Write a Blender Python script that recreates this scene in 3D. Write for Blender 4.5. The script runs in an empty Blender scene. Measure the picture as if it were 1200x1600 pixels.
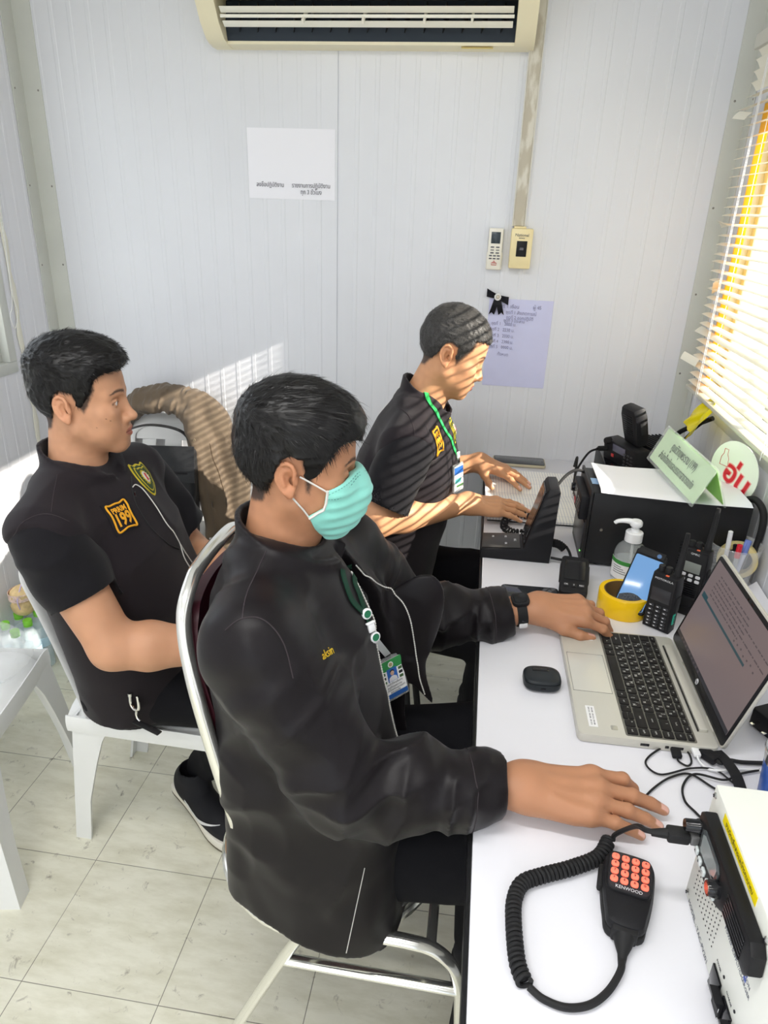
import bpy, bmesh, math, random
import numpy as np
from math import sin, cos, pi, radians, sqrt, atan2
from mathutils import Vector, Matrix, Euler, Quaternion
random.seed(7)
S = bpy.context.scene
COL = S.collection
# ------------------------------------------------------------------ materials
MATS = {}
def mat(name, col, rough=.5, metal=0., bump=0., bscale=300., spec=.5, alpha=1., trans=0., ior=1.45, var=0., vscale=8., sheen=0., coat=0., emit=None, estr=0., sss=0., stretch=None, attr=None):
    if name in MATS: return MATS[name]
    m = bpy.data.materials.new(name); m.use_nodes = True
    nt = m.node_tree; N = nt.nodes; L = nt.links
    b = N['Principled BSDF']
    c = (*col, 1.) if len(col) == 3 else col
    if max(c[:3]) < .06 and spec == .5 and rough > .2: spec = .22
    b.inputs['Base Color'].default_value = c
    b.inputs['Roughness'].default_value = rough
    b.inputs['Metallic'].default_value = metal
    b.inputs['Specular IOR Level'].default_value = spec
    b.inputs['Alpha'].default_value = alpha
    b.inputs['Transmission Weight'].default_value = trans
    b.inputs['IOR'].default_value = ior
    b.inputs['Sheen Weight'].default_value = sheen
    b.inputs['Coat Weight'].default_value = coat
    if sss:
        b.inputs['Subsurface Weight'].default_value = sss
        b.inputs['Subsurface Radius'].default_value = (1., .35, .18)
        b.inputs['Subsurface Scale'].default_value = .006
    if emit:
        b.inputs['Emission Color'].default_value = (*emit, 1.)
        b.inputs['Emission Strength'].default_value = estr
    tc = None
    def coords(scale):
        nonlocal tc
        if tc is None: tc = N.new('ShaderNodeTexCoord')
        if stretch:
            mp = N.new('ShaderNodeMapping'); mp.inputs['Scale'].default_value = stretch
            L.new(tc.outputs['Object'], mp.inputs['Vector']); return mp.outputs['Vector']
        return tc.outputs['Object']
    src = None
    if attr:
        at = N.new('ShaderNodeAttribute'); at.attribute_name = attr
        src = at.outputs['Color']
    if var > 0:
        nz = N.new('ShaderNodeTexNoise'); nz.inputs['Scale'].default_value = vscale; nz.inputs['Detail'].default_value = 5
        L.new(coords(vscale), nz.inputs['Vector'])
        mr = N.new('ShaderNodeMapRange'); mr.inputs['From Min'].default_value = .3; mr.inputs['From Max'].default_value = .7
        mr.inputs['To Min'].default_value = 1 - var; mr.inputs['To Max'].default_value = 1 + var
        L.new(nz.outputs['Fac'], mr.inputs['Value'])
        mx = N.new('ShaderNodeVectorMath'); mx.operation = 'SCALE'
        if src is not None: L.new(src, mx.inputs[0])
        else: mx.inputs[0].default_value = c[:3]
        L.new(mr.outputs['Result'], mx.inputs['Scale'])
        src = mx.outputs['Vector']
    if src is not None: L.new(src, b.inputs['Base Color'])
    if bump > 0:
        nz = N.new('ShaderNodeTexNoise'); nz.inputs['Scale'].default_value = bscale; nz.inputs['Detail'].default_value = 4
        L.new(coords(bscale), nz.inputs['Vector'])
        bp = N.new('ShaderNodeBump'); bp.inputs['Strength'].default_value = bump; bp.inputs['Distance'].default_value = .002
        L.new(nz.outputs['Fac'], bp.inputs['Height']); L.new(bp.outputs['Normal'], b.inputs['Normal'])
    MATS[name] = m
    return m
def lin(r, g, b):
    f = lambda v: ((v / 255 + .055) / 1.055) ** 2.4 if v > 10 else v / 255 / 12.92
    return (f(r), f(g), f(b))
# ------------------------------------------------------------------ transforms
def T(x, y, z): return Matrix.Translation((x, y, z))
def RX(a): return Matrix.Rotation(radians(a), 4, 'X')
def RY(a): return Matrix.Rotation(radians(a), 4, 'Y')
def RZ(a): return Matrix.Rotation(radians(a), 4, 'Z')
def frame(o, x, z):
    """matrix whose x axis follows x and whose z axis is as near z as it can be"""
    x = Vector(x).normalized(); z = Vector(z); z = (z - x * z.dot(x)).normalized(); y = z.cross(x)
    m = Matrix((x, y, z)).transposed().to_4x4(); m.translation = Vector(o); return m
def catmull(P, n=8, closed=False):
    P = [Vector(p) for p in P]; out = []
    m = len(P)
    rng = range(m) if closed else range(m - 1)
    for i in rng:
        p1 = P[i]; p2 = P[(i + 1) % m]
        p0 = P[i - 1] if (i > 0 or closed) else p1 * 2 - p2
        p3 = P[(i + 2) % m] if (i + 2 < m or closed) else p2 * 2 - p1
        for k in range(n):
            t = k / n
            out.append(.5 * ((2 * p1) + (p2 - p0) * t + (2 * p0 - 5 * p1 + 4 * p2 - p3) * t * t + (3 * p1 - p0 - 3 * p2 + p3) * t ** 3))
    if not closed: out.append(P[-1])
    return out
# ------------------------------------------------------------------ mesh builder
class MB:
    def __init__(s): s.v = []; s.f = []; s.mi = []; s.cur = 0
    def add(s, vs, fs, M=None):
        o = len(s.v)
        for p in vs:
            p = Vector(p)
            s.v.append(M @ p if M else p)
        for f in fs:
            s.f.append([i + o for i in f]); s.mi.append(s.cur)
        return s
    def bm(s, b, M=None):
        b.verts.index_update()
        return s.add([v.co.copy() for v in b.verts], [[v.index for v in f.verts] for f in b.faces], M)
    def box(s, c, sz, r=0., M=None, seg=2):
        b = bmesh.new(); bmesh.ops.create_cube(b, size=1)
        for v in b.verts: v.co = Vector((v.co.x * sz[0], v.co.y * sz[1], v.co.z * sz[2]))
        if r > 0: bmesh.ops.bevel(b, geom=b.edges[:], offset=min(r, min(sz) * .49), segments=seg, profile=.5, affect='EDGES')
        bmesh.ops.translate(b, verts=b.verts, vec=c)
        s.bm(b, M); b.free(); return s
    def vbox(s, c, sz, r, e=0., M=None, seg=5):
        """box with big rounded corners seen from above (radius r) and softened rims (e)"""
        pts = []
        hx, hy = sz[0] / 2, sz[1] / 2; r = min(r, hx * .999, hy * .999)
        for (cx, cy, a0) in ((hx - r, hy - r, 0), (-hx + r, hy - r, 90), (-hx + r, -hy + r, 180), (hx - r, -hy + r, 270)):
            for k in range(seg + 1):
                a = radians(a0 + 90 * k / seg); pts.append((cx + r * cos(a), cy + r * sin(a)))
        return s.prism(pts, sz[2], e, T(c[0], c[1], c[2] - sz[2] / 2) if M is None else M @ T(c[0], c[1], c[2] - sz[2] / 2))
    def prism(s, poly, h, e=0., M=None):
        """polygon (x,y) extruded 0..h along z, rims softened by e"""
        n = len(poly)
        P = [Vector((p[0], p[1])) for p in poly]
        area = sum(P[i].x * P[(i + 1) % n].y - P[(i + 1) % n].x * P[i].y for i in range(n))
        if area < 0: P = P[::-1]
        def inset(d):
            out = []
            for i in range(n):
                a = (P[i] - P[i - 1]); b = (P[(i + 1) % n] - P[i])
                if a.length < 1e-9 or b.length < 1e-9: out.append(P[i]); continue
                a.normalize(); b.normalize()
                na = Vector((-a.y, a.x)); nb = Vector((-b.y, b.x)); m = na + nb
                d2 = max(.5, m.dot(m)); out.append(P[i] + m * (2 / d2) * d)
            return out
        rings = []
        if e > 0:
            rings = [(inset(e), 0), (inset(e * .3), e * .3), (P, e), (P, h - e), (inset(e * .3), h - e * .3), (inset(e), h)]
        else: rings = [(P, 0), (P, h)]
        vs = []; fs = []
        for (R, z) in rings: vs += [(p[0], p[1], z) for p in R]
        for k in range(len(rings) - 1):
            for i in range(n):
                j = (i + 1) % n
                fs.append([k * n + i, k * n + j, (k + 1) * n + j, (k + 1) * n + i])
        fs.append(list(range(n))[::-1]); fs.append([(len(rings) - 1) * n + i for i in range(n)])
        return s.add(vs, fs, M)
    def tube(s, P, r, seg=10, closed=False, caps=True, M=None, flat=None):
        """sweep a round (or flat = (half width, half thickness, side vector)) section along points"""
        P = [Vector(p) for p in P]; n = len(P)
        R = r if isinstance(r, (list, tuple)) else [r] * n
        tn = []
        for i in range(n):
            a = P[i - 1] if (i > 0 or closed) else P[i]; b = P[(i + 1) % n] if (i < n - 1 or closed) else P[i]
            t = b - a; tn.append(t.normalized() if t.length > 1e-9 else Vector((0, 0, 1)))
        u = tn[0].orthogonal().normalized()
        vs = []; fs = []
        for i in range(n):
            if flat:
                u = Vector(flat[2][i] if isinstance(flat[2], list) else flat[2])
            u = (u - tn[i] * u.dot(tn[i])); u = u.normalized() if u.length > 1e-6 else tn[i].orthogonal().normalized()
            w = tn[i].cross(u)
            for k in range(seg):
                a = 2 * pi * k / seg
                if flat:
                    ca, sa = cos(a + pi / seg), sin(a + pi / seg)
                    sc = 1 / max(abs(ca), abs(sa)) if seg == 4 else 1
                    vs.append(P[i] + u * ca * sc * flat[0] * R[i] + w * sa * sc * flat[1] * R[i])
                else: vs.append(P[i] + (u * cos(a) + w * sin(a)) * R[i])
        m = n if closed else n - 1
        for i in range(m):
            j = (i + 1) % n
            for k in range(seg):
                l = (k + 1) % seg
                fs.append([i * seg + k, i * seg + l, j * seg + l, j * seg + k])
        if caps and not closed:
            fs.append(list(range(seg))[::-1]); fs.append([(n - 1) * seg + k for k in range(seg)])
        return s.add(vs, fs, M)
    def lathe(s, prof, seg=32, M=None, cap=True):
        n = len(prof); vs = []; fs = []
        for (r, z) in prof:
            for k in range(seg):
                a = 2 * pi * k / seg; vs.append((r * cos(a), r * sin(a), z))
        for i in range(n - 1):
            for k in range(seg):
                l = (k + 1) % seg
                fs.append([i * seg + k, i * seg + l, (i + 1) * seg + l, (i + 1) * seg + k])
        if cap:
            fs.append(list(range(seg))[::-1]); fs.append([(n - 1) * seg + k for k in range(seg)])
        return s.add(vs, fs, M)
    def sphere(s, c, r, M=None, seg=16):
        b = bmesh.new(); bmesh.ops.create_uvsphere(b, u_segments=seg, v_segments=max(6, seg // 2), radius=1)
        rr = r if isinstance(r, (list, tuple)) else (r, r, r)
        for v in b.verts: v.co = Vector((v.co.x * rr[0] + c[0], v.co.y * rr[1] + c[1], v.co.z * rr[2] + c[2]))
        s.bm(b, M); b.free(); return s
    def surf(s, fn, nu, nv, th=0., M=None, closed_u=False):
        """grid fn(u,v) -> point, thickened by th along its normal"""
        G = [[Vector(fn(i / nu, j / nv)) for j in range(nv + 1)] for i in range(nu + 1)]
        W = nv + 1
        def idx(i, j): return i * W + j
        vs = [G[i][j] for i in range(nu + 1) for j in range(W)]
        fs = [[idx(i, j), idx(i + 1, j), idx(i + 1, j + 1), idx(i, j + 1)] for i in range(nu) for j in range(nv)]
        if th:
            nr = []
            for i in range(nu + 1):
                for j in range(W):
                    a = G[min(i + 1, nu)][j] - G[max(i - 1, 0)][j]; b = G[i][min(j + 1, nv)] - G[i][max(j - 1, 0)]
                    c = a.cross(b); nr.append(c.normalized() if c.length > 1e-12 else Vector((0, 0, 1)))
            o = len(vs)
            vs = [v + n * th / 2 for v, n in zip(vs, nr)] + [v - n * th / 2 for v, n in zip(vs, nr)]
            fs += [[o + k for k in f[::-1]] for f in fs]
            rim = [(idx(i, 0), idx(i + 1, 0)) for i in range(nu)] + [(idx(nu, j), idx(nu, j + 1)) for j in range(nv)] + \
                  [(idx(i + 1, nv), idx(i, nv)) for i in reversed(range(nu))] + [(idx(0, j + 1), idx(0, j)) for j in reversed(range(nv))]
            fs += [[b, a, a + o, b + o] for a, b in rim]
        return s.add(vs, fs, M)
    def build(s, name, m, parent=None, smooth=True, ang=35, fix=True):
        me = bpy.data.meshes.new(name)
        me.from_pydata([tuple(v) for v in s.v], [], s.f)
        if fix:
            b = bmesh.new(); b.from_mesh(me); bmesh.ops.recalc_face_normals(b, faces=b.faces[:]); b.to_mesh(me); b.free()
        ms = m if isinstance(m, (list, tuple)) else [m]
        for q in ms: me.materials.append(q)
        if len(ms) > 1: me.polygons.foreach_set('material_index', s.mi)
        if smooth:
            me.polygons.foreach_set('use_smooth', [True] * len(me.polygons))
            me.set_sharp_from_angle(angle=radians(ang))
        me.update()
        o = bpy.data.objects.new(name, me); COL.objects.link(o)
        if parent: o.parent = parent
        return o
def tag(o, label, cat, group=None, kind=None):
    o['label'] = label; o['category'] = cat
    if group: o['group'] = group
    if kind: o['kind'] = kind
    return o
def thing(name, label, cat, loc=(0, 0, 0), rz=0., group=None, M=None):
    o = bpy.data.objects.new(name, None); COL.objects.link(o)
    o.empty_display_size = .05
    if M is not None: o.matrix_world = M
    else: o.location = loc; o.rotation_euler = (0, 0, radians(rz))
    tag(o, label, cat, group); return o
def struct(o): o['kind'] = 'structure'; return o
def dup(o, parent=None):
    c = o.copy(); COL.objects.link(c)
    if parent: c.parent = parent
    for ch in list(o.children): dup(ch, c)
    return c
def text(name, body, size, m, parent=None, M=None, ext=.0004, align='CENTER', sx=1., bold=0.):
    cu = bpy.data.curves.new(name, 'FONT'); cu.body = body; cu.size = size; cu.extrude = ext
    cu.align_x = align; cu.align_y = 'CENTER'; cu.offset = bold; cu.resolution_u = 2
    t = bpy.data.objects.new(name, cu); me = bpy.data.meshes.new_from_object(t)
    bpy.data.objects.remove(t); bpy.data.curves.remove(cu)
    me.name = name; me.materials.clear(); me.materials.append(m)
    for v in me.vertices: v.co.x *= sx
    o = bpy.data.objects.new(name, me); COL.objects.link(o)
    if parent: o.parent = parent
    if M is not None: o.matrix_local = M
    return o
EXPOSURE = .02; FILL_BATTEN = 15; SKY = 2.2; SUN = 13.0; SLAT = 11
# ================================================================== camera
PIT, YAW, ROL, FPX = radians(23.498), radians(7.483), radians(1.9927), 1093.4
fw = Vector((sin(-YAW) * cos(PIT), cos(YAW) * cos(PIT), -sin(PIT)))
rt0 = Vector((cos(YAW), sin(YAW), 0)); up0 = rt0.cross(fw)
rt = cos(ROL) * rt0 + sin(ROL) * up0; up = -sin(ROL) * rt0 + cos(ROL) * up0
cam_d = bpy.data.cameras.new('camera'); cam = bpy.data.objects.new('camera', cam_d); COL.objects.link(cam)
cam.matrix_world = Matrix(((rt.x, up.x, -fw.x, 0), (rt.y, up.y, -fw.y, 0), (rt.z, up.z, -fw.z, 1.55), (0, 0, 0, 1)))
cam_d.sensor_fit = 'VERTICAL'; cam_d.sensor_height = 36; cam_d.sensor_width = 27
cam_d.lens = FPX / 1600 * 36; cam_d.clip_start = .01
S.camera = cam
S.view_settings.view_transform = 'Standard'; S.view_settings.look = 'None'; S.view_settings.gamma = 1
S.view_settings.use_curve_mapping = False; S.view_settings.exposure = EXPOSURE
S.cycles.use_denoising = True
S.cycles.max_bounces = 10; S.cycles.diffuse_bounces = 6; S.cycles.transparent_max_bounces = 24
S.cycles.caustics_reflective = False; S.cycles.caustics_refractive = False
S.cycles.sample_clamp_indirect = 6
# ================================================================== materials of the setting
m_wall = mat('wall_panel', lin(224, 226, 231), rough=.32, var=.02, vscale=3)
m_wall_side = mat('wall_side_panel', lin(226, 227, 232), rough=.4)
m_trim = mat('corner_trim_metal', lin(205, 207, 200), rough=.4, var=.04, vscale=6)
m_ceil = mat('ceiling_panel', lin(235, 236, 238), rough=.6)
m_alu = mat('window_aluminium', lin(208, 210, 204), rough=.35, metal=.2, var=.04, vscale=12)
m_glass = mat('window_glass', (.9, .95, .96), rough=.02, alpha=.08, spec=.6)
m_white = mat('white_plastic', lin(236, 237, 238), rough=.35)
m_cream = mat('cream_plastic', lin(236, 226, 186), rough=.4, var=.04, vscale=9)
m_dark = mat('black_plastic', (.012, .012, .014), rough=.38, bump=.15, bscale=900)
m_screw = mat('screw_steel', (.25, .24, .22), rough=.4, metal=.8)
# floor: vinyl tiles
m_floor = bpy.data.materials.new('floor_tiles'); m_floor.use_nodes = True
def floor_nodes(nt):
    N = nt.nodes; L = nt.links; b = N['Principled BSDF']
    tc = N.new('ShaderNodeTexCoord'); sep = N.new('ShaderNodeSeparateXYZ'); L.new(tc.outputs['Object'], sep.inputs[0])
    def M(op, a, bb=None, c=None):
        n = N.new('ShaderNodeMath'); n.operation = op
        for i, v in enumerate((a, bb, c)):
            if v is None: continue
            if isinstance(v, (int, float)): n.inputs[i].default_value = v
            else: L.new(v, n.inputs[i])
        return n.outputs[0]
    tile = .3085
    u = M('DIVIDE', M('ADD', sep.outputs[0], .8635), tile); v = M('DIVIDE', M('SUBTRACT', sep.outputs[1], 1.171), tile)
    du = M('ABSOLUTE', M('SUBTRACT', u, M('ROUND', u))); dv = M('ABSOLUTE', M('SUBTRACT', v, M('ROUND', v)))
    d = M('MINIMUM', du, dv)
    wn = N.new('ShaderNodeTexNoise'); wn.inputs['Scale'].default_value = 4; L.new(tc.outputs['Object'], wn.inputs['Vector'])
    wd = M('MULTIPLY', wn.outputs['Fac'], .0085)
    line = M('SUBTRACT', 1., M('SMOOTH_MIN', 1., M('DIVIDE', d, wd), .2))
    fl = N.new('ShaderNodeTexWhiteNoise'); cv = N.new('ShaderNodeCombineXYZ')
    L.new(M('FLOOR', u), cv.inputs[0]); L.new(M('FLOOR', v), cv.inputs[1]); L.new(cv.outputs[0], fl.inputs['Vector'])
    # streaks, rotated from tile to tile
    mp = N.new('ShaderNodeMapping'); mp.inputs['Scale'].default_value = (8, 26, 1); mp.inputs['Rotation'].default_value = (0, 0, .5)
    L.new(tc.outputs['Object'], mp.inputs[0])
    st = N.new('ShaderNodeTexNoise'); st.inputs['Scale'].default_value = 1; st.inputs['Detail'].default_value = 7; st.inputs['Roughness'].default_value = .65
    L.new(mp.outputs[0], st.inputs['Vector'])
    rp = N.new('ShaderNodeValToRGB'); L.new(st.outputs['Fac'], rp.inputs[0])
    rp.color_ramp.elements[0].position = .28; rp.color_ramp.elements[0].color = (*lin(216, 213, 190), 1)
    rp.color_ramp.elements[1].position = .6; rp.color_ramp.elements[1].color = (*lin(238, 236, 218), 1)
    # scuffs
    sc = N.new('ShaderNodeTexNoise'); sc.inputs['Scale'].default_value = 26; sc.inputs['Detail'].default_value = 8; sc.inputs['Roughness'].default_value = .7
    sc.inputs['Distortion'].default_value = .6; L.new(tc.outputs['Object'], sc.inputs['Vector'])
    sr = N.new('ShaderNodeValToRGB'); L.new(sc.outputs['Fac'], sr.inputs[0])
    sr.color_ramp.elements[0].position = .60; sr.color_ramp.elements[0].color = (0, 0, 0, 1)
    sr.color_ramp.elements[1].position = .72; sr.color_ramp.elements[1].color = (1, 1, 1, 1)
    m1 = N.new('ShaderNodeMixRGB'); m1.inputs[2].default_value = (*lin(120, 112, 96), 1)
    L.new(M('MULTIPLY', sr.outputs[0], .75), m1.inputs[0]); L.new(rp.outputs[0], m1.inputs[1])
    m2 = N.new('ShaderNodeMixRGB'); m2.blend_type = 'MULTIPLY'; m2.inputs[0].default_value = 1
    L.new(m1.outputs[0], m2.inputs[1]); k = M('ADD', .94, M('MULTIPLY', fl.outputs['Value'], .08))
    cc = N.new('ShaderNodeCombineXYZ'); [L.new(k, cc.inputs[i]) for i in range(3)]; L.new(cc.outputs[0], m2.inputs[2])
    m3 = N.new('ShaderNodeMixRGB'); m3.inputs[2].default_value = (*lin(70, 62, 50), 1)
    L.new(line, m3.inputs[0]); L.new(m2.outputs[0], m3.inputs[1]); L.new(m3.outputs[0], b.inputs['Base Color'])
    b.inputs['Roughness'].default_value = .42
    bp = N.new('ShaderNodeBump'); bp.inputs['Strength'].default_value = .25; bp.inputs['Distance'].default_value = .002
    L.new(M('SUBTRACT', st.outputs['Fac'], line), bp.inputs['Height']); L.new(bp.outputs['Normal'], b.inputs['Normal'])
floor_nodes(m_floor.node_tree)
# ================================================================== room shell
XL, XR, YB, YF, ZC = -1.54, .69, 2.42, -1.7, 2.5
w = MB(); w.box(((XL + XR) / 2, (YB + YF) / 2, -.03), (XR - XL + .2, YB - YF + .2, .06)); struct(w.build('floor', m_floor))
w = MB(); w.box(((XL + XR) / 2, (YB + YF) / 2, ZC + .03), (XR - XL + .2, YB - YF + .2, .06)); struct(w.build('ceiling', m_ceil))
def rib_profile(a, b, off, seams=()):
    """positions and depths along a ribbed sandwich panel; negative depth sinks into the wall"""
    out = [(a, 0)]; x = a + off; 
    while x < b - .02:
        if all(abs(x - s) > .02 for s in seams):
            h = .0009
            out += [(x - .0075, 0), (x - .0055, h), (x + .0055, h), (x + .0075, 0)]
        x += .0605
    for s in seams: out += [(s - .002, 0), (s - .0012, -.004), (s + .0012, -.004), (s + .002, 0)]
    out.append((b, 0)); out.sort(key=lambda t: t[0]); return out
def ribbed(mb, prof, P, z0, z1, back):
    """P(s, d) -> (x, y) ; extrude the profile from z0 to z1 and close the back"""
    n = len(prof); vs = []
    for (s_, d) in prof:
        x, y = P(s_, d); vs += [(x, y, z0), (x, y, z1)]
    for s_ in (prof[0][0], prof[-1][0]):
        x, y = P(s_, -back); vs += [(x, y, z0), (x, y, z1)]
    fs = [[2 * i, 2 * i + 2, 2 * i + 3, 2 * i + 1] for i in range(n - 1)]
    a, b = 2 * n, 2 * n + 2
    fs += [[a, 0, 1, a + 1], [2 * n - 2, b, b + 1, 2 * n - 1], [b, a, a + 1, b + 1]]
    fs += [[2 * i + 1 for i in range(n)] + [b + 1, a + 1], [2 * i for i in range(n)][::-1] + [a, b]]
    mb.add(vs, fs)
w = MB(); ribbed(w, rib_profile(XL - .05, XR + .05, .058, (-.503,)), lambda s_, d: (s_, YB - d), 0, ZC, .05)
struct(w.build('wall_back', m_wall, ang=10, smooth=False))
# left wall with a window
LW = (.95, 2.135, 1.02, 1.98)                                     # y0 y1 z0 z1 of the opening
w = MB()
PL = lambda s_, d: (XL + d, s_)
ribbed(w, rib_profile(YF, YB, .03), PL, 0, LW[2], .05)
ribbed(w, rib_profile(YF, YB, .03), PL, LW[3], ZC, .05)
ribbed(w, rib_profile(YF, LW[0], .03), PL, LW[2], LW[3], .05)
ribbed(w, rib_profile(LW[1], YB, .03), PL, LW[2], LW[3], .05)
struct(w.build('wall_left', m_wall_side, smooth=False))
# right wall with a window
RW = (1.30, 2.25, 1.02, 1.84)
w = MB()
PR_ = lambda s_, d: (XR - d, s_)
ribbed(w, rib_profile(YF, YB, .03), PR_, 0, RW[2], .05)
ribbed(w, rib_profile(YF, YB, .03), PR_, RW[3], ZC, .05)
ribbed(w, rib_profile(YF, RW[0], .03), PR_, RW[2], RW[3], .05)
ribbed(w, rib_profile(RW[1], YB, .045), PR_, RW[2], RW[3], .05)
struct(w.build('wall_right', m_wall_side, smooth=False))
# wall behind the camera, with an open doorway
w = MB()
w.box(((XL - 1.0) / 2, YF - .025, ZC / 2), (abs(XL + 1.0), .05, ZC)); w.box(((.35 + XR) / 2, YF - .025, ZC / 2), (XR - .35, .05, ZC))
w.box(((-1.0 + .35) / 2, YF - .025, (2.2 + ZC) / 2), (1.35, .05, ZC - 2.2))
struct(w.build('wall_front', m_wall_side, smooth=False))
# corner trims: folded metal angles with screws
def corner(name, xc, sgn, wx, wy):
    w = MB(); w.box((xc + sgn * wx / 2, YB - .0025, ZC / 2), (wx, .003, ZC)); w.box((xc + sgn * .0025, YB - wy / 2, ZC / 2), (.003, wy, ZC))
    o = struct(w.build(name, m_trim, smooth=False))
    for k, z in enumerate((.25, .66, 1.08, 1.33, 1.58, 1.86, 2.2)):
        s_ = MB(); s_.sphere((xc + sgn * (wx - .012), YB - .004, z), (.0032, .0015, .0032)); s_.sphere((xc + sgn * .004, YB - wy + .012, z), (.0015, .0032, .0032)); s_.build('screw', m_screw, o)
corner('trim_1', XL, 1, .066, .062); corner('trim_2', XR, -1, .052, .058)
# left window: frame, sash, glass
def window(name, x, op, sg, depth=.06):
    y0, y1, z0, z1 = op
    root = MB(); t = .036; xo = x + sg * .004
    for (a, b, c, d) in ((y0 - t * .4, y1 + t * .4, z0 - t * .4, z0 + t * .6), (y0 - t * .4, y1 + t * .4, z1 - t * .6, z1 + t * .4), (y0 - t * .4, y0 + t * .6, z0 + t * .6, z1 - t * .6), (y1 - t * .6, y1 + t * .4, z0 + t * .6, z1 - t * .6)):
        root.box((xo - sg * depth / 2, (a + b) / 2, (c + d) / 2), (depth, b - a, d - c), .002)
    o = struct(root.build(name, m_alu))
    ym = (y0 + y1) / 2
    for (a, b, dx) in ((y0 + .02, ym + .02, .018), (ym - .02, y1 - .02, .036)):
        s_ = MB(); q = .032; xx = xo - sg * dx
        for (c, d, e, f) in ((a, b, z0 + .02, z0 + .02 + q), (a, b, z1 - .02 - q, z1 - .02), (a, a + q, z0 + .02 + q, z1 - .02 - q), (b - q, b, z0 + .02 + q, z1 - .02 - q)):
            s_.box((xx, (c + d) / 2, (e + f) / 2), (.016, d - c, f - e), .0015)
        s = struct(s_.build('sash', m_alu, o))
        g = MB(); g.box((xx, (a + b) / 2, (z0 + z1) / 2), (.004, b - a - .05, z1 - z0 - .08)); struct(g.build('glass_pane', m_glass, s))
    return o
window('window_1', XL, LW, 1); window('window_2', XR, RW, -1)
# sealant strip on the left wall beside the window
w = MB()
P = [(XL + .0035, 2.19 + .004 * sin(k * 1.7) + .003 * sin(k * .6), .62 + k * .05) for k in range(38)]
w.tube(P, [1 + .35 * sin(k * 2.1) for k in range(38)], 8, flat=(.011, .0025, (0, 1, 0)))
struct(w.build('trim_3', mat('sealant', lin(232, 230, 216), rough=.7, bump=.4, bscale=60)))
w = MB(); cc = catmull([(XL + .02, 2.17, 1.9), (XL + .022, 2.165, 1.5), (XL + .024, 2.15, 1.25), (XL + .024, 2.125, 1.19), (XL + .024, 2.14, 1.15), (XL + .024, 2.165, 1.2), (XL + .022, 2.16, 1.27), (XL + .021, 2.178, 1.6), (XL + .02, 2.18, 1.9)], 8)
w.tube(cc, .0012, 6); tag(w.build('blind_cord', mat('white_cord', lin(225, 225, 220), rough=.7)), 'thin looped white cord hanging beside the left window frame', 'cord')
# unseen ceiling batten, added with an area light as interior fill
def batten(y):
    t = thing('added_ceiling_light', 'added unseen fluorescent batten on the ceiling for fill light', 'added ceiling light', (-.45, y, ZC))
    w = MB(); w.box((0, 0, -.02), (1.2, .06, .04), .006); w.build('body', m_white, t)
    w = MB(); w.tube([(-.56, 0, -.055), (.56, 0, -.055)], .014, 14); w.build('fill_tube', mat('fill_tube', (.9, .9, .9), emit=(1, .98, .95), estr=6), t)
    l = bpy.data.lights.new('fill_light', 'AREA'); l.shape = 'RECTANGLE'; l.size = 1.15; l.size_y = .08; l.energy = FILL_BATTEN; l.color = (1, .985, .96)
    lo = bpy.data.objects.new('fill_light', l); COL.objects.link(lo); lo.location = (-.45, y, ZC - .075); return t
batten(.35)
tt = batten(-.85); tt['label'] = 'second added fluorescent fill batten nearer the doorway'
# ================================================================== sun and sky
wd = bpy.data.worlds.new('sky'); S.world = wd; wd.use_nodes = True
bg = wd.node_tree.nodes['Background']; bg.inputs[0].default_value = (.86, .93, 1, 1); bg.inputs[1].default_value = SKY
sd = Vector((-1, .2, -.478)).normalized()
sl = bpy.data.lights.new('sun', 'SUN'); sl.energy = SUN; sl.angle = radians(.53); sl.color = (1, .93, .82)
so = bpy.data.objects.new('sun', sl); COL.objects.link(so); so.location = (3, 1, 3); so.rotation_euler = sd.to_track_quat('-Z', 'Y').to_euler()
w = MB(); w.box((0, 0, -.33), (40, 40, .06)); struct(w.build('ground', mat('outside_ground', lin(190, 190, 182), rough=.9, var=.1, vscale=.7)))
def FM(o, x, y):
    """matrix placing lettering: x = reading direction, y = up of the letters"""
    x = Vector(x).normalized(); y = Vector(y); y = (y - x * y.dot(x)).normalized(); z = x.cross(y)
    m = Matrix((x, y, z)).transposed().to_4x4(); m.translation = Vector(o); return m
WALLX, WALLZ = (1, 0, 0), (0, 0, 1)
m_ink = mat('black_ink', (.02, .02, .025), rough=.6)
m_greyink = mat('grey_ink', (.12, .12, .14), rough=.7)
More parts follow.
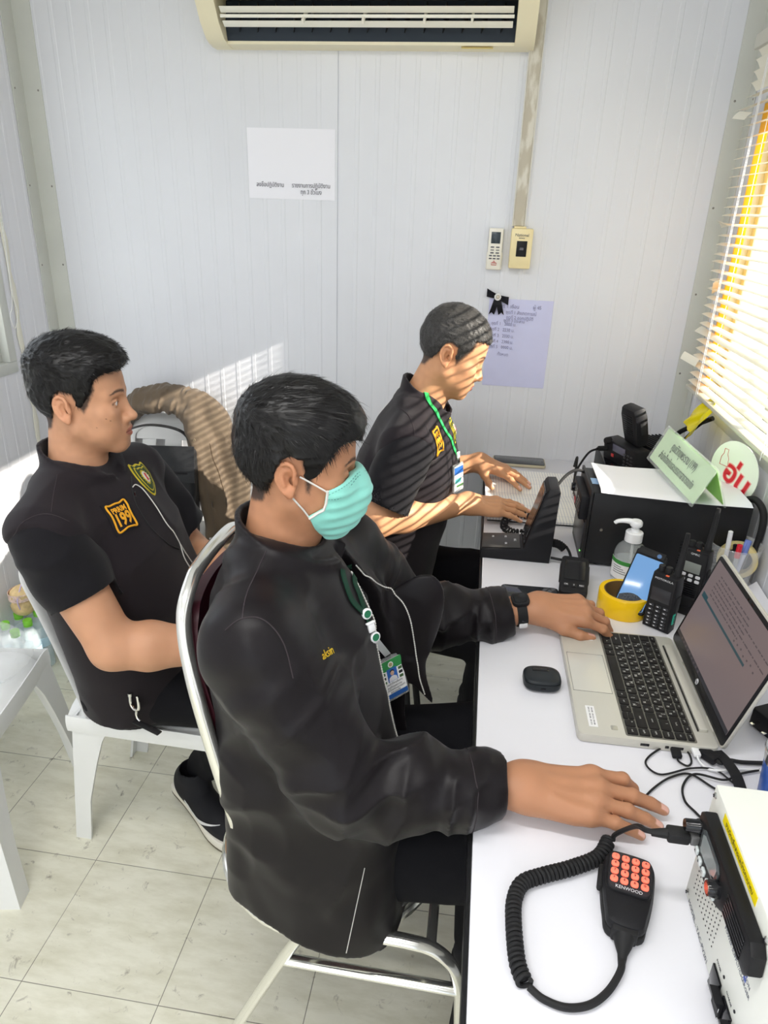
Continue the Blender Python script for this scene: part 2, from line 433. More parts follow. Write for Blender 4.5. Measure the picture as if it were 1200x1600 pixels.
# ------------------------------------------------ air conditioner
def aircon():
    t = thing('air_conditioner', 'yellowed white split air conditioner mounted high on the back wall', 'air conditioner', (-.405, YB, 1.975))
    m_ac = mat('aircon_plastic', lin(238, 230, 200), rough=.35, var=.03, vscale=5)
    m_acw = mat('aircon_panel', lin(240, 238, 226), rough=.3)
    m_in = mat('aircon_dark_inside', (.03, .04, .055), rough=.5)
    W = .475
    # casing: profile in (depth, height), swept along x, with the outlet left open at the lower front
    prof = [(0, .30), (0, 0), (-.04, .0), (-.065, .004)]
    prof2 = [(-.165, .094), (-.188, .118), (-.198, .15), (-.2, .2), (-.196, .27), (-.18, .30)]
    def sweep(mb, pr, x0, x1, close=True):
        n = len(pr); vs = [(x0, p[0], p[1]) for p in pr] + [(x1, p[0], p[1]) for p in pr]
        fs = [[i, (i + 1) % n, n + (i + 1) % n, n + i] for i in range(n if close else n - 1)]
        if close: fs += [list(range(n))[::-1], list(range(n, 2 * n))]
        mb.add(vs, fs)
    full = prof + [(-.09, .012), (-.13, .045)] + prof2
    w = MB(); sweep(w, full, -W, -W + .055); sweep(w, full, W - .055, W)
    sweep(w, [(0, .3), (0, 0), (-.062, .004), (-.062, .012), (-.02, .02), (-.02, .3)], -W + .055, W - .055)
    sweep(w, [(-.02, .3), (-.02, .14), (-.165, .094)] + prof2[1:], -W + .055, W - .055)
    w.build('casing', m_ac, t, ang=25)
    w = MB(); sweep(w, [(-.19, .118), (-.202, .15), (-.204, .2), (-.2, .27), (-.184, .31), (-.16, .31), (-.16, .118)], -W - .002, W + .002); w.build('front_panel', m_acw, t, ang=25)
    w = MB(); sweep(w, [(-.022, .02), (-.062, .012), (-.075, .05), (-.06, .11), (-.022, .13)], -W + .056, W - .056); w.build('outlet_duct', m_in, t, smooth=False)
    for z, y, n in ((.043, -.118, 'louver'), (.072, -.142, 'louver')):
        w = MB(); w.box((0, 0, 0), (2 * W - .13, .02, .0025), .001, T(0, y, z) @ RX(-35)); w.build(n, m_acw, t)
    w = MB(); w.box((0, -.135, .058), (2 * W - .125, .004, .008), .001); w.build('louver_rod', m_acw, t)
    for k in range(15):
        w = MB(); w.box((0, 0, 0), (.003, .06, .05), .001, T(-W + .1 + k * .054, -.075, .065) @ RZ(25) @ RX(-30)); w.build('air_vane', m_dark, t)
    for x in (-.17, .0, .17, .3):
        w = MB(); w.box((0, 0, 0), (.006, .012, .07), .001, T(x, -.12, .062) @ RX(-55)); w.build('louver_arm', m_acw, t)
    w = MB(); w.box((0, 0, 0), (.09, .018, .0006), 0, T(W - .16, -.048, .0005)); w.build('tape_strip', mat('tan_tape', lin(236, 214, 120), rough=.5), t)
    w = MB(); w.box((0, 0, 0), (.08, .0016, .012), .0005, T(-.38, -.196, .152)); w.build('logo_plate', mat('dull_plate', lin(226, 222, 205), rough=.4), t)
aircon()
# ------------------------------------------------ conduit, switch box, remote control
w = MB(); w.box((.0775, YB - .012, 1.835), (.036, .022, .65), .003)
m_cond = mat('conduit_worn', lin(214, 208, 190), rough=.6)
nt = m_cond.node_tree; b_ = nt.nodes['Principled BSDF']; tc = nt.nodes.new('ShaderNodeTexCoord'); mp = nt.nodes.new('ShaderNodeMapping'); mp.inputs['Scale'].default_value = (26, 26, 9)
nz = nt.nodes.new('ShaderNodeTexNoise'); nz.inputs['Scale'].default_value = 1; nz.inputs['Detail'].default_value = 6
rp = nt.nodes.new('ShaderNodeValToRGB'); rp.color_ramp.elements[0].position = .47; rp.color_ramp.elements[0].color = (*lin(190, 183, 166), 1); rp.color_ramp.elements[1].position = .55; rp.color_ramp.elements[1].color = (*lin(216, 212, 200), 1)
nt.links.new(tc.outputs['Object'], mp.inputs[0]); nt.links.new(mp.outputs[0], nz.inputs['Vector']); nt.links.new(nz.outputs['Fac'], rp.inputs[0]); nt.links.new(rp.outputs[0], b_.inputs['Base Color'])
co = tag(w.build('cable_trunking', m_cond), 'vertical cable trunking with peeling paint beside the air conditioner', 'trunking')
w = MB(); w.box((.0585, YB - .013, 1.835), (.003, .024, .65), .001); w.box((.0965, YB - .013, 1.835), (.003, .024, .65), .001); w.build('edge_rib', mat('trunk_edge', lin(226, 224, 216), rough=.5), co)
t = thing('switch_box', 'yellowed cream breaker switch box at the foot of the cable trunking', 'switch box', (.091, YB, 1.445))
w = MB(); w.box((0, -.022, 0), (.067, .044, .118), .004); w.build('housing', mat('yellowed_box', lin(238, 222, 172), rough=.35), t)
w = MB(); w.box((.002, -.0445, .0), (.032, .002, .046), .001); w.build('switch_window', m_dark, t)
w = MB(); w.box((.002, -.047, .0), (.012, .006, .008), .001); w.build('toggle', m_greyink, t)
text('lettering', 'National', .0125, m_greyink, t, FM((0, -.0445, .040), WALLX, WALLZ)); text('lettering', 'BREAKER', .0045, m_greyink, t, FM((0, -.0445, .031), WALLX, WALLZ))
w = MB(); w.box((-.008, -.022, .062), (.037, .026, .006), .001); w.build('trunking_collar', mat('yellowed_box', (1, 1, 1)), t)
t = thing('remote_control', 'small white air conditioner remote in a wall holder', 'remote control', (.011, YB, 1.44))
w = MB(); w.box((0, -.014, 0), (.045, .02, .124), .004); w.build('remote_body', mat('remote_white', lin(238, 234, 220), rough=.35), t)
w = MB(); w.box((0, -.010, -.035), (.050, .020, .052), .003); w.build('holder', mat('remote_white', (1, 1, 1)), t)
w = MB(); w.box((0, -.0245, .034), (.029, .002, .034), .001); w.build('display', mat('lcd_dark', (.03, .045, .055), rough=.2), t)
for r in range(5):
    for c in range(2 if r < 3 else 3):
        w = MB(); n = 2 if r < 3 else 3
        w.box(((c - (n - 1) / 2) * (.017 if n == 2 else .0125), -.0245, .006 - r * .0085), (.011 if n == 2 else .009, .003, .004), .001); w.build('button', m_greyink if r != 1 else mat('grey_btn', (.3, .3, .28)), t)
w = MB(); cc = [(-.008, -.0255, -.047), (.008, -.0255, -.047), (.008, -.0255, -.041), (-.008, -.0255, -.041)]
w.tube(cc, .0009, 6, closed=True); w.tube([(-.004, -.0255, -.041), (0, -.0255, -.034), (.004, -.0255, -.041)], .0009, 6); w.build('red_emblem', mat('red_print', lin(200, 60, 60), rough=.5), t)
# ------------------------------------------------ paper notices
def sheet(name, label, cat, x0, x1, z0, z1, m, curl=.002, tilt=0.):
    w = MB(); w.surf(lambda u, v: (x0 + (x1 - x0) * u, YB - .0011 - curl * (1 - max(abs(2 * u - 1), abs(2 * v - 1)) ** 5) * (.8 + .2 * sin(9 * u)), z0 + (z1 - z0) * v), 14, 14, .0004)
    return tag(w.build(name, m), label, cat)
m_paperw = mat('paper_white', lin(240, 240, 246), rough=.6)
p1 = sheet('paper_notice', 'landscape white paper notice with small printed captions taped to the back wall', 'notice', -.797, -.512, 1.565, 1.768, m_paperw)
text('caption', 'ลงชื่อปฏิบัติงาน', .0185, m_greyink, p1, FM((-.725, YB - .0042, 1.606), WALLX, WALLZ), .0002, sx=.8)
text('caption', 'รายงานการปฏิบัติงาน', .0185, m_greyink, p1, FM((-.59, YB - .0042, 1.606), WALLX, WALLZ), .0002, sx=.8)
text('caption', 'ทุก 3 ชั่วโมง', .0185, m_greyink, p1, FM((-.59, YB - .0042, 1.587), WALLX, WALLZ), .0002, sx=.8)
m_lav = mat('paper_lavender', lin(206, 208, 238), rough=.65, var=.02, vscale=14)
p2 = sheet('handwritten_note', 'lavender paper note with handwriting taped up behind the bent man', 'note', .008, .216, 1.0, 1.288, m_lav, .003)
for k, (tx, x, z, sz) in enumerate((('เวร 1 เดือน', .075, 1.265, .017), ('ผู้ 45', .165, 1.265, .017), ('ชุดที่ 1 สังเกตการณ์', .115, 1.245, .015), ('ชุดที่ 2 ออกปฏิบัติ', .112, 1.229, .015), ('ชุดที่ 3 ประสาน', .095, 1.219, .014),
        ('ชุดที่ 1   2000 น.', .062, 1.208, .015), ('ชุดที่ 2   2230 น.', .058, 1.189, .015), ('ชุดที่ 3   2330 น.', .058, 1.169, .015), ('ชุดที่ 4   2300 น.', .058, 1.150, .015), ('ชุดที่ 5   0000 น.', .058, 1.132, .015), ('ทั้งหมด', .068, 1.108, .015))):
    text('handwriting', tx, sz, mat('pencil_grey', lin(146, 146, 174), rough=.7), p2, FM((x, YB - .0052, z), (1, 0, -.03), WALLZ), .0002, sx=.85)
# black mourning bow with a white flower brooch
t = thing('ribbon_bow', 'small black ribbon bow with a white flower centre pinned over the lavender note', 'bow', (.034, YB - .008, 1.294))
m_rib = mat('ribbon_black', (.008, .008, .012), rough=.55)
for sg in (-1, 1):
    w = MB(); w.surf(lambda u, v: (sg * u * .036, -.006 * sin(pi * u) * (1 if v > .5 else .5), (v - .5) * (.014 + .012 * u) - sg * .33 * u * .036), 8, 4, .001); w.build('loop', m_rib, t)
    w = MB(); w.surf(lambda u, v: (sg * (.002 + .014 * u) + (v - .5) * .018, -.002 - .003 * sin(pi * u), -.006 - u * (.043 + (.010 if abs(v - .5) < .26 else 0) * 0) - (0.008 * abs(v - .5) * 2 * u)), 8, 4, .001); w.build('tail', m_rib, t)
w = MB()
for k in range(11):
    a = 2 * pi * k / 11; w.sphere((.0085 * cos(a), -.006, .0085 * sin(a)), (.0032, .002, .0032), seg=8)
w.build('flower', mat('petal_white', lin(235, 235, 232), rough=.4), t)
w = MB(); w.sphere((0, -.007, 0), (.0055, .0035, .0055), seg=12); w.build('flower_centre', mat('pearl', lin(214, 206, 190), rough=.25), t)
# ------------------------------------------------ venetian blind and yellow tape on the right window
def blind():
    X0 = .648; y0, y1 = .93, 2.262
    t = thing('venetian_blind', 'cream slatted venetian blind with bent slats over the sunny right window', 'blind', (X0, (y0 + y1) / 2, 1.0))
    m_sl = mat('blind_slat', lin(246, 242, 226), rough=.4)
    b_ = m_sl.node_tree.nodes['Principled BSDF']
    b_.inputs['Transmission Weight'].default_value = 0
    L_ = y1 - y0; W_ = .0125
    def slat(a0, a1, y_end=0.):
        w = MB()
        def fn(u, v):
            a = radians(a0 + (a1 - a0) * max(0, (u - .9) / .1)); s_ = (v - .5) * 2
            return (s_ * W_ * cos(a), (u - .5) * L_ + y_end * u, s_ * W_ * sin(a) + .0022 * (1 - s_ * s_) - .0012)
        w.surf(fn, 12, 5, .0005); return w.build('slat', m_sl, t)
    base = slat(SLAT, SLAT); n = 36
    for k in range(n):
        z = .098 + k * .0243
        if k in (6, 18): o = slat(SLAT + 4, 38 if k == 6 else -50, .05)
        elif k == 30: o = slat(SLAT, 5, .09)
        elif k > 31: o = slat(SLAT - 32 - k, SLAT - 30 - k)
        elif k == 0: o = base
        else: o = dup(base, t)
        o.location = (random.uniform(-.0015, .0015), random.uniform(-.004, .004), z + random.uniform(-.0012, .0012)); o.rotation_euler = (radians(random.uniform(-.22, .22)), radians(random.uniform(-3, 3)), 0)
    w = MB(); w.box((0, 0, .072), (.027, L_ + .02, .012), .003); w.build('bottom_rail', mat('blind_rail', lin(216, 214, 200), rough=.35), t)
    w = MB(); w.box((0, 0, .975), (.034, L_ + .02, .035), .003); w.build('head_rail', mat('blind_rail', (1, 1, 1)), t)
    for y in (-.52, -.02, .54):
        for dx in (-.0135, .0135):
            w = MB(); w.tube([(dx, y, .07), (dx, y + .001, .5), (dx, y, .97)], .0009, 5); w.build('ladder_cord', m_white, t)
        w = MB(); w.tube([(-.016, y + .006, .06), (-.016, y + .004, .5), (-.0155, y + .004, .97)], .0011, 5); w.build('lift_cord', m_white, t)
    # broken, hanging slat pieces at the far end
    for (y, z, ln, rz, ry) in ((.665, .80, .075, 12, 8), (.63, .39, .06, -38, 30), (.655, .155, .07, 28, -14)):
        w = MB(); w.surf(lambda u, v: ((v - .5) * .024, u * ln, .002 * (1 - (2 * v - 1) ** 2)), 5, 5, .0006)
        o = w.build('bent_slat', m_sl, t); o.location = (-.012, y - .05, z); o.rotation_euler = (radians(rz), radians(ry - 55), 0)
blind()
m_yel = mat('yellow_tape', lin(252, 212, 10), rough=.3)
nt = m_yel.node_tree; tr = nt.nodes.new('ShaderNodeBsdfTranslucent'); tr.inputs[0].default_value = (*lin(255, 214, 10), 1); mxs = nt.nodes.new('ShaderNodeMixShader'); mxs.inputs[0].default_value = .5
nt.links.new(nt.nodes['Principled BSDF'].outputs[0], mxs.inputs[1]); nt.links.new(tr.outputs[0], mxs.inputs[2]); nt.links.new(mxs.outputs[0], nt.nodes['Material Output'].inputs[0])
w = MB(); w.surf(lambda u, v: (.671 + .001 * sin(14 * u), 2.146 + .068 * v + .003 * sin(6 * u), 1.04 + .79 * u), 24, 3, .0006)
tag(w.build('yellow_tape_strip', m_yel), 'vertical strip of yellow plastic tape on the window behind the blind', 'tape')
w = MB()
def yr(u, v):
    b0 = Vector((.655, 2.02, 1.085)); 
    c = b0 + Vector((-.045, .06, -.095)) * u
    return c + Vector((.2, 1, .25)).normalized() * (v - .5) * (.075 + .06 * u) + Vector((-1, 0, 0)) * (.008 * sin(7 * v + 3 * u) + .004 * sin(17 * v - 5 * u))
w.surf(yr, 16, 16, .0006); tag(w.build('yellow_tape_flap', mat('yellow_film', lin(240, 222, 10), rough=.25)), 'crumpled yellow tape holding a black cable at the right window sill', 'tape')
w = MB(); w.tube(catmull([(.665, 2.05, 1.03), (.63, 2.10, .99), (.60, 2.13, .955), (.58, 2.16, .90), (.58, 2.2, .86)], 8), .007, 10)
w.tube(catmull([(.655, 2.05, 1.03), (.63, 2.08, .985), (.615, 2.10, .95), (.61, 2.16, .90)], 8), .0035, 8)
tag(w.build('antenna_cable', mat('cable_black', (.012, .012, .013), rough=.45)), 'black cable taken through the yellow tape at the window sill', 'cable')
DZ = .75
m_desk = mat('desk_white', lin(230, 230, 236), rough=.28, spec=.4, var=.012, vscale=5)
m_band = mat('desk_black_edge', (.01, .01, .011), rough=.35)
m_steel = mat('desk_leg_steel', (.02, .02, .022), rough=.4)
m_chrome = mat('chrome', (.86, .86, .85), rough=.12, metal=1.)
m_blk = mat('matte_black', (.014, .014, .016), rough=.5, bump=.1, bscale=700)
m_gls = mat('gloss_black', (.008, .008, .01), rough=.12)
m_rub = mat('rubber_black', (.02, .02, .021), rough=.6)
m_lblw = mat('label_white', lin(240, 240, 240), rough=.5)
m_prw = mat('print_white', lin(225, 225, 228), rough=.5)
def desk():
    t = thing('desk', 'long white topped work desk with a black edge along the back right wall', 'desk', (.364, 1.25, 0))
    w = MB(); w.box((.002, 0, DZ - .011), (.642, 2.33, .022), .0015); w.build('tabletop', m_desk, t)
    w = MB(); w.box((-.3225, 0, DZ - .0135), (.006, 2.33, .026), .0015); w.build('edge_band', m_band, t)
    for x in (-.28, .29):
        for y in (-1.12, -.02, 1.12):
            w = MB(); w.box((x, y, (DZ - .022) / 2), (.035, .035, DZ - .022), .003); w.build('leg', m_steel, t)
    w = MB(); w.box((.29, 0, .45), (.015, 2.2, .4), .002); w.build('modesty_panel', m_steel, t)
desk()
# ------------------------------------------------ open log book
def logbook():
    t = thing('open_logbook', 'open ruled logbook under the hands of the bent man', 'logbook', (.19, 2.045, DZ), 2)
    m_pg = bpy.data.materials.new('ruled_page'); m_pg.use_nodes = True
    N = m_pg.node_tree.nodes; L = m_pg.node_tree.links; b = N['Principled BSDF']; b.inputs['Roughness'].default_value = .6
    tc = N.new('ShaderNodeTexCoord'); sp = N.new('ShaderNodeSeparateXYZ'); L.new(tc.outputs['Object'], sp.inputs[0])
    def line(ax, per, wid):
        n1 = N.new('ShaderNodeMath'); n1.operation = 'PINGPONG'; L.new(sp.outputs[ax], n1.inputs[0]); n1.inputs[1].default_value = per / 2
        n2 = N.new('ShaderNodeMath'); n2.operation = 'LESS_THAN'; L.new(n1.outputs[0], n2.inputs[0]); n2.inputs[1].default_value = wid; return n2.outputs[0]
    mx = N.new('ShaderNodeMath'); mx.operation = 'MAXIMUM'; L.new(line(0, .0085, .0006), mx.inputs[0]); L.new(line(1, .058, .0005), mx.inputs[1])
    mi = N.new('ShaderNodeMixRGB'); mi.inputs[1].default_value = (*lin(240, 238, 232), 1); mi.inputs[2].default_value = (*lin(178, 182, 200), 1); L.new(mx.outputs[0], mi.inputs[0]); L.new(mi.outputs[0], b.inputs['Base Color'])
    w = MB(); w.box((0, -.02, .003), (.288, .388, .004), .001); w.build('cover', m_blk, t)
    W = .145
    for nm, sg, ln in (('page_block', -1, .215), ('page_block', 1, .175)):
        w = MB(); n = 16
        top = [(sg * ln * k / n, .005 + .017 * sin(min(1, k / n * 1.9) * pi * .5) * (1 - .35 * (k / n)) * (1 if sg > 0 else .75)) for k in range(n + 1)]
        vs = []; 
        for x in (-W, W):
            for (y, z) in top: vs.append((x, y, z + .002 * sin(8 * y)))
        for x in (-W, W):
            for (y, z) in top: vs.append((x, y, .005))
        m = n + 1
        fs = [[k, k + 1, m + k + 1, m + k] for k in range(n)] + [[k, 2 * m + k, 2 * m + k + 1, k + 1] for k in range(n)] + [[m + k, m + k + 1, 3 * m + k + 1, 3 * m + k] for k in range(n)]
        fs += [[n, 2 * m + n, 3 * m + n, m + n], [0, m, 3 * m, 2 * m]]
        w.add(vs, fs); w.build(nm, m_pg, t)
    w = MB(); random.seed(3)
    for r in range(9):
        x = -.08 + r * .0085; y = .05
        for c in range(5):
            P = [(x + random.uniform(-.002, .002), y + c * .011 + k * .0026, .0222) for k in range(4)]; w.tube(P, .0004, 4)
    w.build('handwriting', mat('blue_ink', (.06, .07, .16), rough=.6), t)
logbook()
def smartphone(name, label, M, L_, W_, case, edge=.0095):
    t = thing(name, label, 'smartphone', M=M)
    w = MB(); w.vbox((0, 0, edge / 2), (L_, W_, edge), .011, .0018); w.build('case', case, t)
    w = MB(); w.vbox((0, 0, edge + .0004), (L_ - .006, W_ - .006, .001), .009, .0003); w.build('screen', mat('phone_glass', (.03, .033, .038), rough=.08), t)
    w = MB(); w.lathe([(.0022, 0), (.0022, .0004)], 12, T(L_ / 2 - .01, 0, edge + .0008)); w.build('front_camera', m_gls, t)
    return t
smartphone('smartphone', 'smartphone in a pale gold case lying at the wall end of the desk', T(.158, 2.345, DZ + .001) @ RZ(1), .178, .085, mat('gold_case', lin(196, 186, 160), rough=.35))
smartphone('smartphone', 'black smartphone lying on the desk beyond the watch wrist', T(.155, 1.42, DZ + .001) @ RZ(2), .13, .068, m_blk, .008)
# ------------------------------------------------ helpers for coiled cords
def coil(mb, path, R, r, turns, seg=6, per=14):
    P = catmull(path, 24); L_ = [0]
    for i in range(1, len(P)): L_.append(L_[-1] + (P[i] - P[i - 1]).length)
    n = int(turns * per); out = []; u = None
    for k in range(n + 1):
        s_ = L_[-1] * k / n; i = max(1, next((j for j in range(1, len(L_)) if L_[j] >= s_ - 1e-9), len(P) - 1))
        f = (s_ - L_[i - 1]) / max(1e-9, L_[i] - L_[i - 1]); c = P[i - 1].lerp(P[i], f); t = (P[min(i + 1, len(P) - 1)] - P[max(i - 2, 0)]).normalized()
        if u is None: u = t.orthogonal().normalized()
        u = (u - t * u.dot(t)).normalized(); v = t.cross(u); a = 2 * pi * k / per
        out.append(c + u * R * cos(a) + v * R * sin(a))
    mb.tube(out, r, seg); return out
# ------------------------------------------------ wedge shaped desk console
def console():
    t = thing('desk_console', 'black wedge shaped desk console with raised screen beside the logbook', 'console', (.038, 1.592, DZ))
    # local: x away from the user, y across
    prof = [(0, 0), (.171, 0), (.173, .03), (.176, .19), (.170, .199), (.150, .198), (.145, .192), (.104, .036), (.098, .034), (.0, .026)]
    w = MB(); w.prism([(p[0], p[1]) for p in prof], .092, .003, Matrix(((1, 0, 0, 0), (0, 0, -1, .092), (0, 1, 0, 0), (0, 0, 0, 1)))); w.build('housing', m_blk, t, ang=25)
    Mx = frame((.05, .046, .0315), (1, 0, .08), (0, 0, 1))
    w = MB(); w.box((0, 0, .0008), (.094, .084, .002), .0006, Mx); w.build('key_panel', mat('panel_grey', (.055, .052, .05), rough=.35), t)
    for k, (x, y, s_) in enumerate(((-.02, .02, 'M1'), (.012, .02, 'M2'), (.012, -.02, 'OK'), (.035, .0, 'ESC'))):
        text('key_print', s_, .008, m_prw, t, Mx @ FM((x, y, .002), (0, -1, 0), (1, 0, 0)))
    w = MB(); w.box((0, 0, .0012), (.001, .08, .001), 0, Mx @ T(.022, 0, 0)); w.build('panel_seam', m_gls, t)
    Ms = frame((.1245, .046, .116), (.041, 0, .156), (-1, 0, .26))
    w = MB(); w.vbox((0, 0, .001), (.150, .080, .003), .004, .0008, Ms); w.build('screen', m_gls, t)
    w = MB(); w.box((.0, 0, .003), (.118, .064, .0004), 0, Ms); w.build('display', mat('display_dark', (.02, .022, .03), rough=.15), t)
    w = MB(); w.tube(catmull([(.16, .06, .165), (.20, .13, .19), (.23, .15, .20), (.262, .165, .185)], 8), .004, 8); w.build('cable', m_rub, t)
console()
w = MB()
coil(w, [(.185, 1.70, DZ + .06), (.188, 1.76, DZ + .035), (.175, 1.812, DZ + .026), (.142, 1.832, DZ + .026), (.11, 1.812, DZ + .022), (.099, 1.768, DZ + .014), (.118, 1.735, DZ + .014), (.145, 1.715, DZ + .022)], .0085, .0026, 26)
tag(w.build('coiled_cord', m_rub), 'black coiled cord looped behind the desk console under the fingers', 'cord')
w = MB()
o_ = coil(w, [(.212, 1.655, DZ + .03), (.235, 1.662, DZ + .024), (.25, 1.655, DZ + .016)], .0085, .0028, 9)
w.tube(catmull([o_[-1], (.262, 1.64, DZ + .014), (.262, 1.615, DZ + .01), (.245, 1.598, DZ + .012), (.212, 1.60, DZ + .014)], 8), .0035, 8)
tag(w.build('coiled_cord', m_rub), 'short black coiled cord plugged into the right side of the desk console', 'cord')
# ------------------------------------------------ black radio power box
def blackbox():
    x0, x1, y0, y1, h = .292, .655, 1.603, 1.787, .193
    t = thing('radio_power_box', 'big black radio power supply box with a paper on its lid', 'power supply', ((x0 + x1) / 2, (y0 + y1) / 2, DZ))
    X, Y = (x1 - x0), (y1 - y0)
    m_bb = mat('painted_black_metal', (.012, .012, .013), rough=.42, bump=.08, bscale=1200, spec=.35)
    w = MB(); w.box((0, 0, h / 2 + .004), (X, Y, h - .006), .003); w.build('body', m_bb, t)
    w = MB(); w.box((-X / 2 - .004, 0, h / 2 + .004), (.006, Y + .006, h + .004), .001); w.build('front_panel', m_bb, t)
    fx = -X / 2 - .007
    w = MB(); w.box((fx - .001, 0, .064), (.003, Y - .04, .085), .001); w.build('lower_plate', mat('satin_dark', (.05, .05, .055), rough=.3), t)
    w = MB(); w.box((fx - .009, -.005, .147), (.02, Y - .035, .062), .004); w.build('control_head', m_blk, t)
    for k in range(5):
        w = MB(); w.box((fx - .0195, -.055, .128 + k * .0085), (.002, .05, .003), .0008); w.build('grille_slot', m_gls, t)
    w = MB(); w.lathe([(.011, 0), (.011, .008), (.009, .010)], 16, T(fx - .018, .045, .155) @ RY(-90)); w.build('tuning_knob', m_gls, t)
    w = MB(); w.box((fx - .0195, .012, .158), (.001, .04, .024), 0); w.build('display', mat('lcd_grey', (.18, .2, .2), rough=.2), t)
    w = MB(); w.box((fx - .0195, .014, .132), (.001, .018, .014), 0); w.build('red_sticker', mat('red_print', (1, 1, 1)), t)
    for k in range(4):
        w = MB(); w.box((fx - .0195, .05 - k * .013, .128), (.003, .008, .006), .001); w.build('key', m_prw, t)
    w = MB(); w.lathe([(.0025, 0), (.0025, .002)], 10, T(fx - .001, -.07, .030) @ RY(-90)); w.build('power_led', mat('green_led', (.1, .9, .1), emit=(.3, 1, .2), estr=1.5), t)
    w = MB(); w.box((-X / 2 + .014, -.01, h + .0015), (.022, .04, .0008), 0); w.build('blue_sticker', mat('blue_sticker', lin(170, 205, 240), rough=.5), t)
    for px in (-X / 2 + .03, X / 2 - .03):
        w = MB(); w.lathe([(.004, 0), (.0035, .0015)], 12, T(px, -Y / 2 - .0005, .10) @ RX(90)); w.build('screw', m_screw, t)
    for k in range(9):
        for j in range(3):
            w = MB(); w.box((.05 + j * .035, -Y / 2, .03 + k * .007), (.026, .0016, .0025), .0005); w.build('vent_slot', m_gls, t)
    for sx in (-.15, .15):
        for sy in (-.07, .07):
            w = MB(); w.lathe([(.008, 0), (.008, .005)], 12, T(sx, sy, 0)); w.build('foot', m_rub, t)
blackbox()
w = MB()
def lid(u, v):
    x = .306 + .338 * u; y = 1.592 + .205 * v - .012 * u * (1 - v)
    z = .9475 + .004 * max(0, 1 - 4 * u) ** 2 + .0012 * sin(7 * u + 3 * v) + (.0015 if v > .02 else -.003)
    return (x, y, z + .0015)
w.surf(lid, 20, 12, .0006); tag(w.build('paper_sheet', m_paperw), 'plain white paper sheet lying on the black power supply box', 'paper')
# ------------------------------------------------ tent card
def tent():
    P1, P2 = Vector((.456, 1.847, .9615)), Vector((.497, 1.541, .9515))
    ax = (P2 - P1); L_ = ax.length; M = frame(P1, ax, (0, 0, 1))     # x along the card, y to its right, z up
    t = thing('tent_card', 'green paper tent card in a clear acrylic holder on the black box', 'sign', M=M)
    m_ac = mat('acrylic_clear', (.95, 1, .96), rough=.04, alpha=.16, spec=.7)
    m_gr = mat('green_paper', lin(208, 236, 190), rough=.55)
    m_gr2 = mat('green_paper_inside', lin(170, 228, 120), rough=.55)
    hx, hz = .04, .093; s_ = 1
    # y axis of the frame points towards z cross x ; find which side is the world +x
    side = 1 if (M.to_3x3() @ Vector((0, 1, 0))).x > 0 else -1
    def panel(y0, z0, y1, z1, th, a, b, pad):
        d = Vector((0, y1 - y0, z1 - z0)); u = d.normalized(); n = Vector((0, -u.z, u.y)) * side
        w = MB(); w.vbox((0, 0, 0), (b - a, d.length - pad, th), .004, 0, FM(Vector((L_ / 2 + 0 * a, (y0 + y1) / 2, (z0 + z1) / 2)), (1, 0, 0), u)); return w, u
    F0, F1, B1 = (0, 0), (side * hx, hz), (side * .078, .0)
    w, u = panel(*F0, *F1, .0022, 0, L_, 0); f = w.build('front_pane', m_ac, t)
    w, u2 = panel(*B1, *F1, .0022, 0, L_, 0); w.build('back_pane', m_ac, t)
    off = Vector((0, side * .0022, -.0009))
    w, _ = panel(F0[0] + off.y, F0[1] + off.z, F1[0] + off.y, F1[1] + off.z, .0006, 0, L_ - .012, .012); pf = w.build('green_sheet', m_gr, t)
    w, _ = panel(B1[0] - side * .0025, B1[1], F1[0] - side * .0025, F1[1], .0006, 0, L_ - .012, .012); w.build('green_sheet', m_gr2, t)
    mid = Vector((L_ / 2, side * hx / 2, hz / 2)); nrm = Vector((0, -side * hz, hx)).normalized()
    for k, (s, dz, sz) in enumerate((('ศูนย์วิทยุพระราม (199)', .018, .028), ('สำนักป้องกันและบรรเทาสาธารณภัย', -.017, .026))):
        o = text('lettering', s, sz, mat('dark_green_ink', (.03, .055, .035), rough=.6), t, FM(mid + nrm * .0004 + u * dz, (1, 0, 0), u), .0002)
        ww = max(v.co.x for v in o.data.vertices) - min(v.co.x for v in o.data.vertices); tgt = .15 if k == 0 else .215
        for v in o.data.vertices: v.co.x *= tgt / ww
tent()
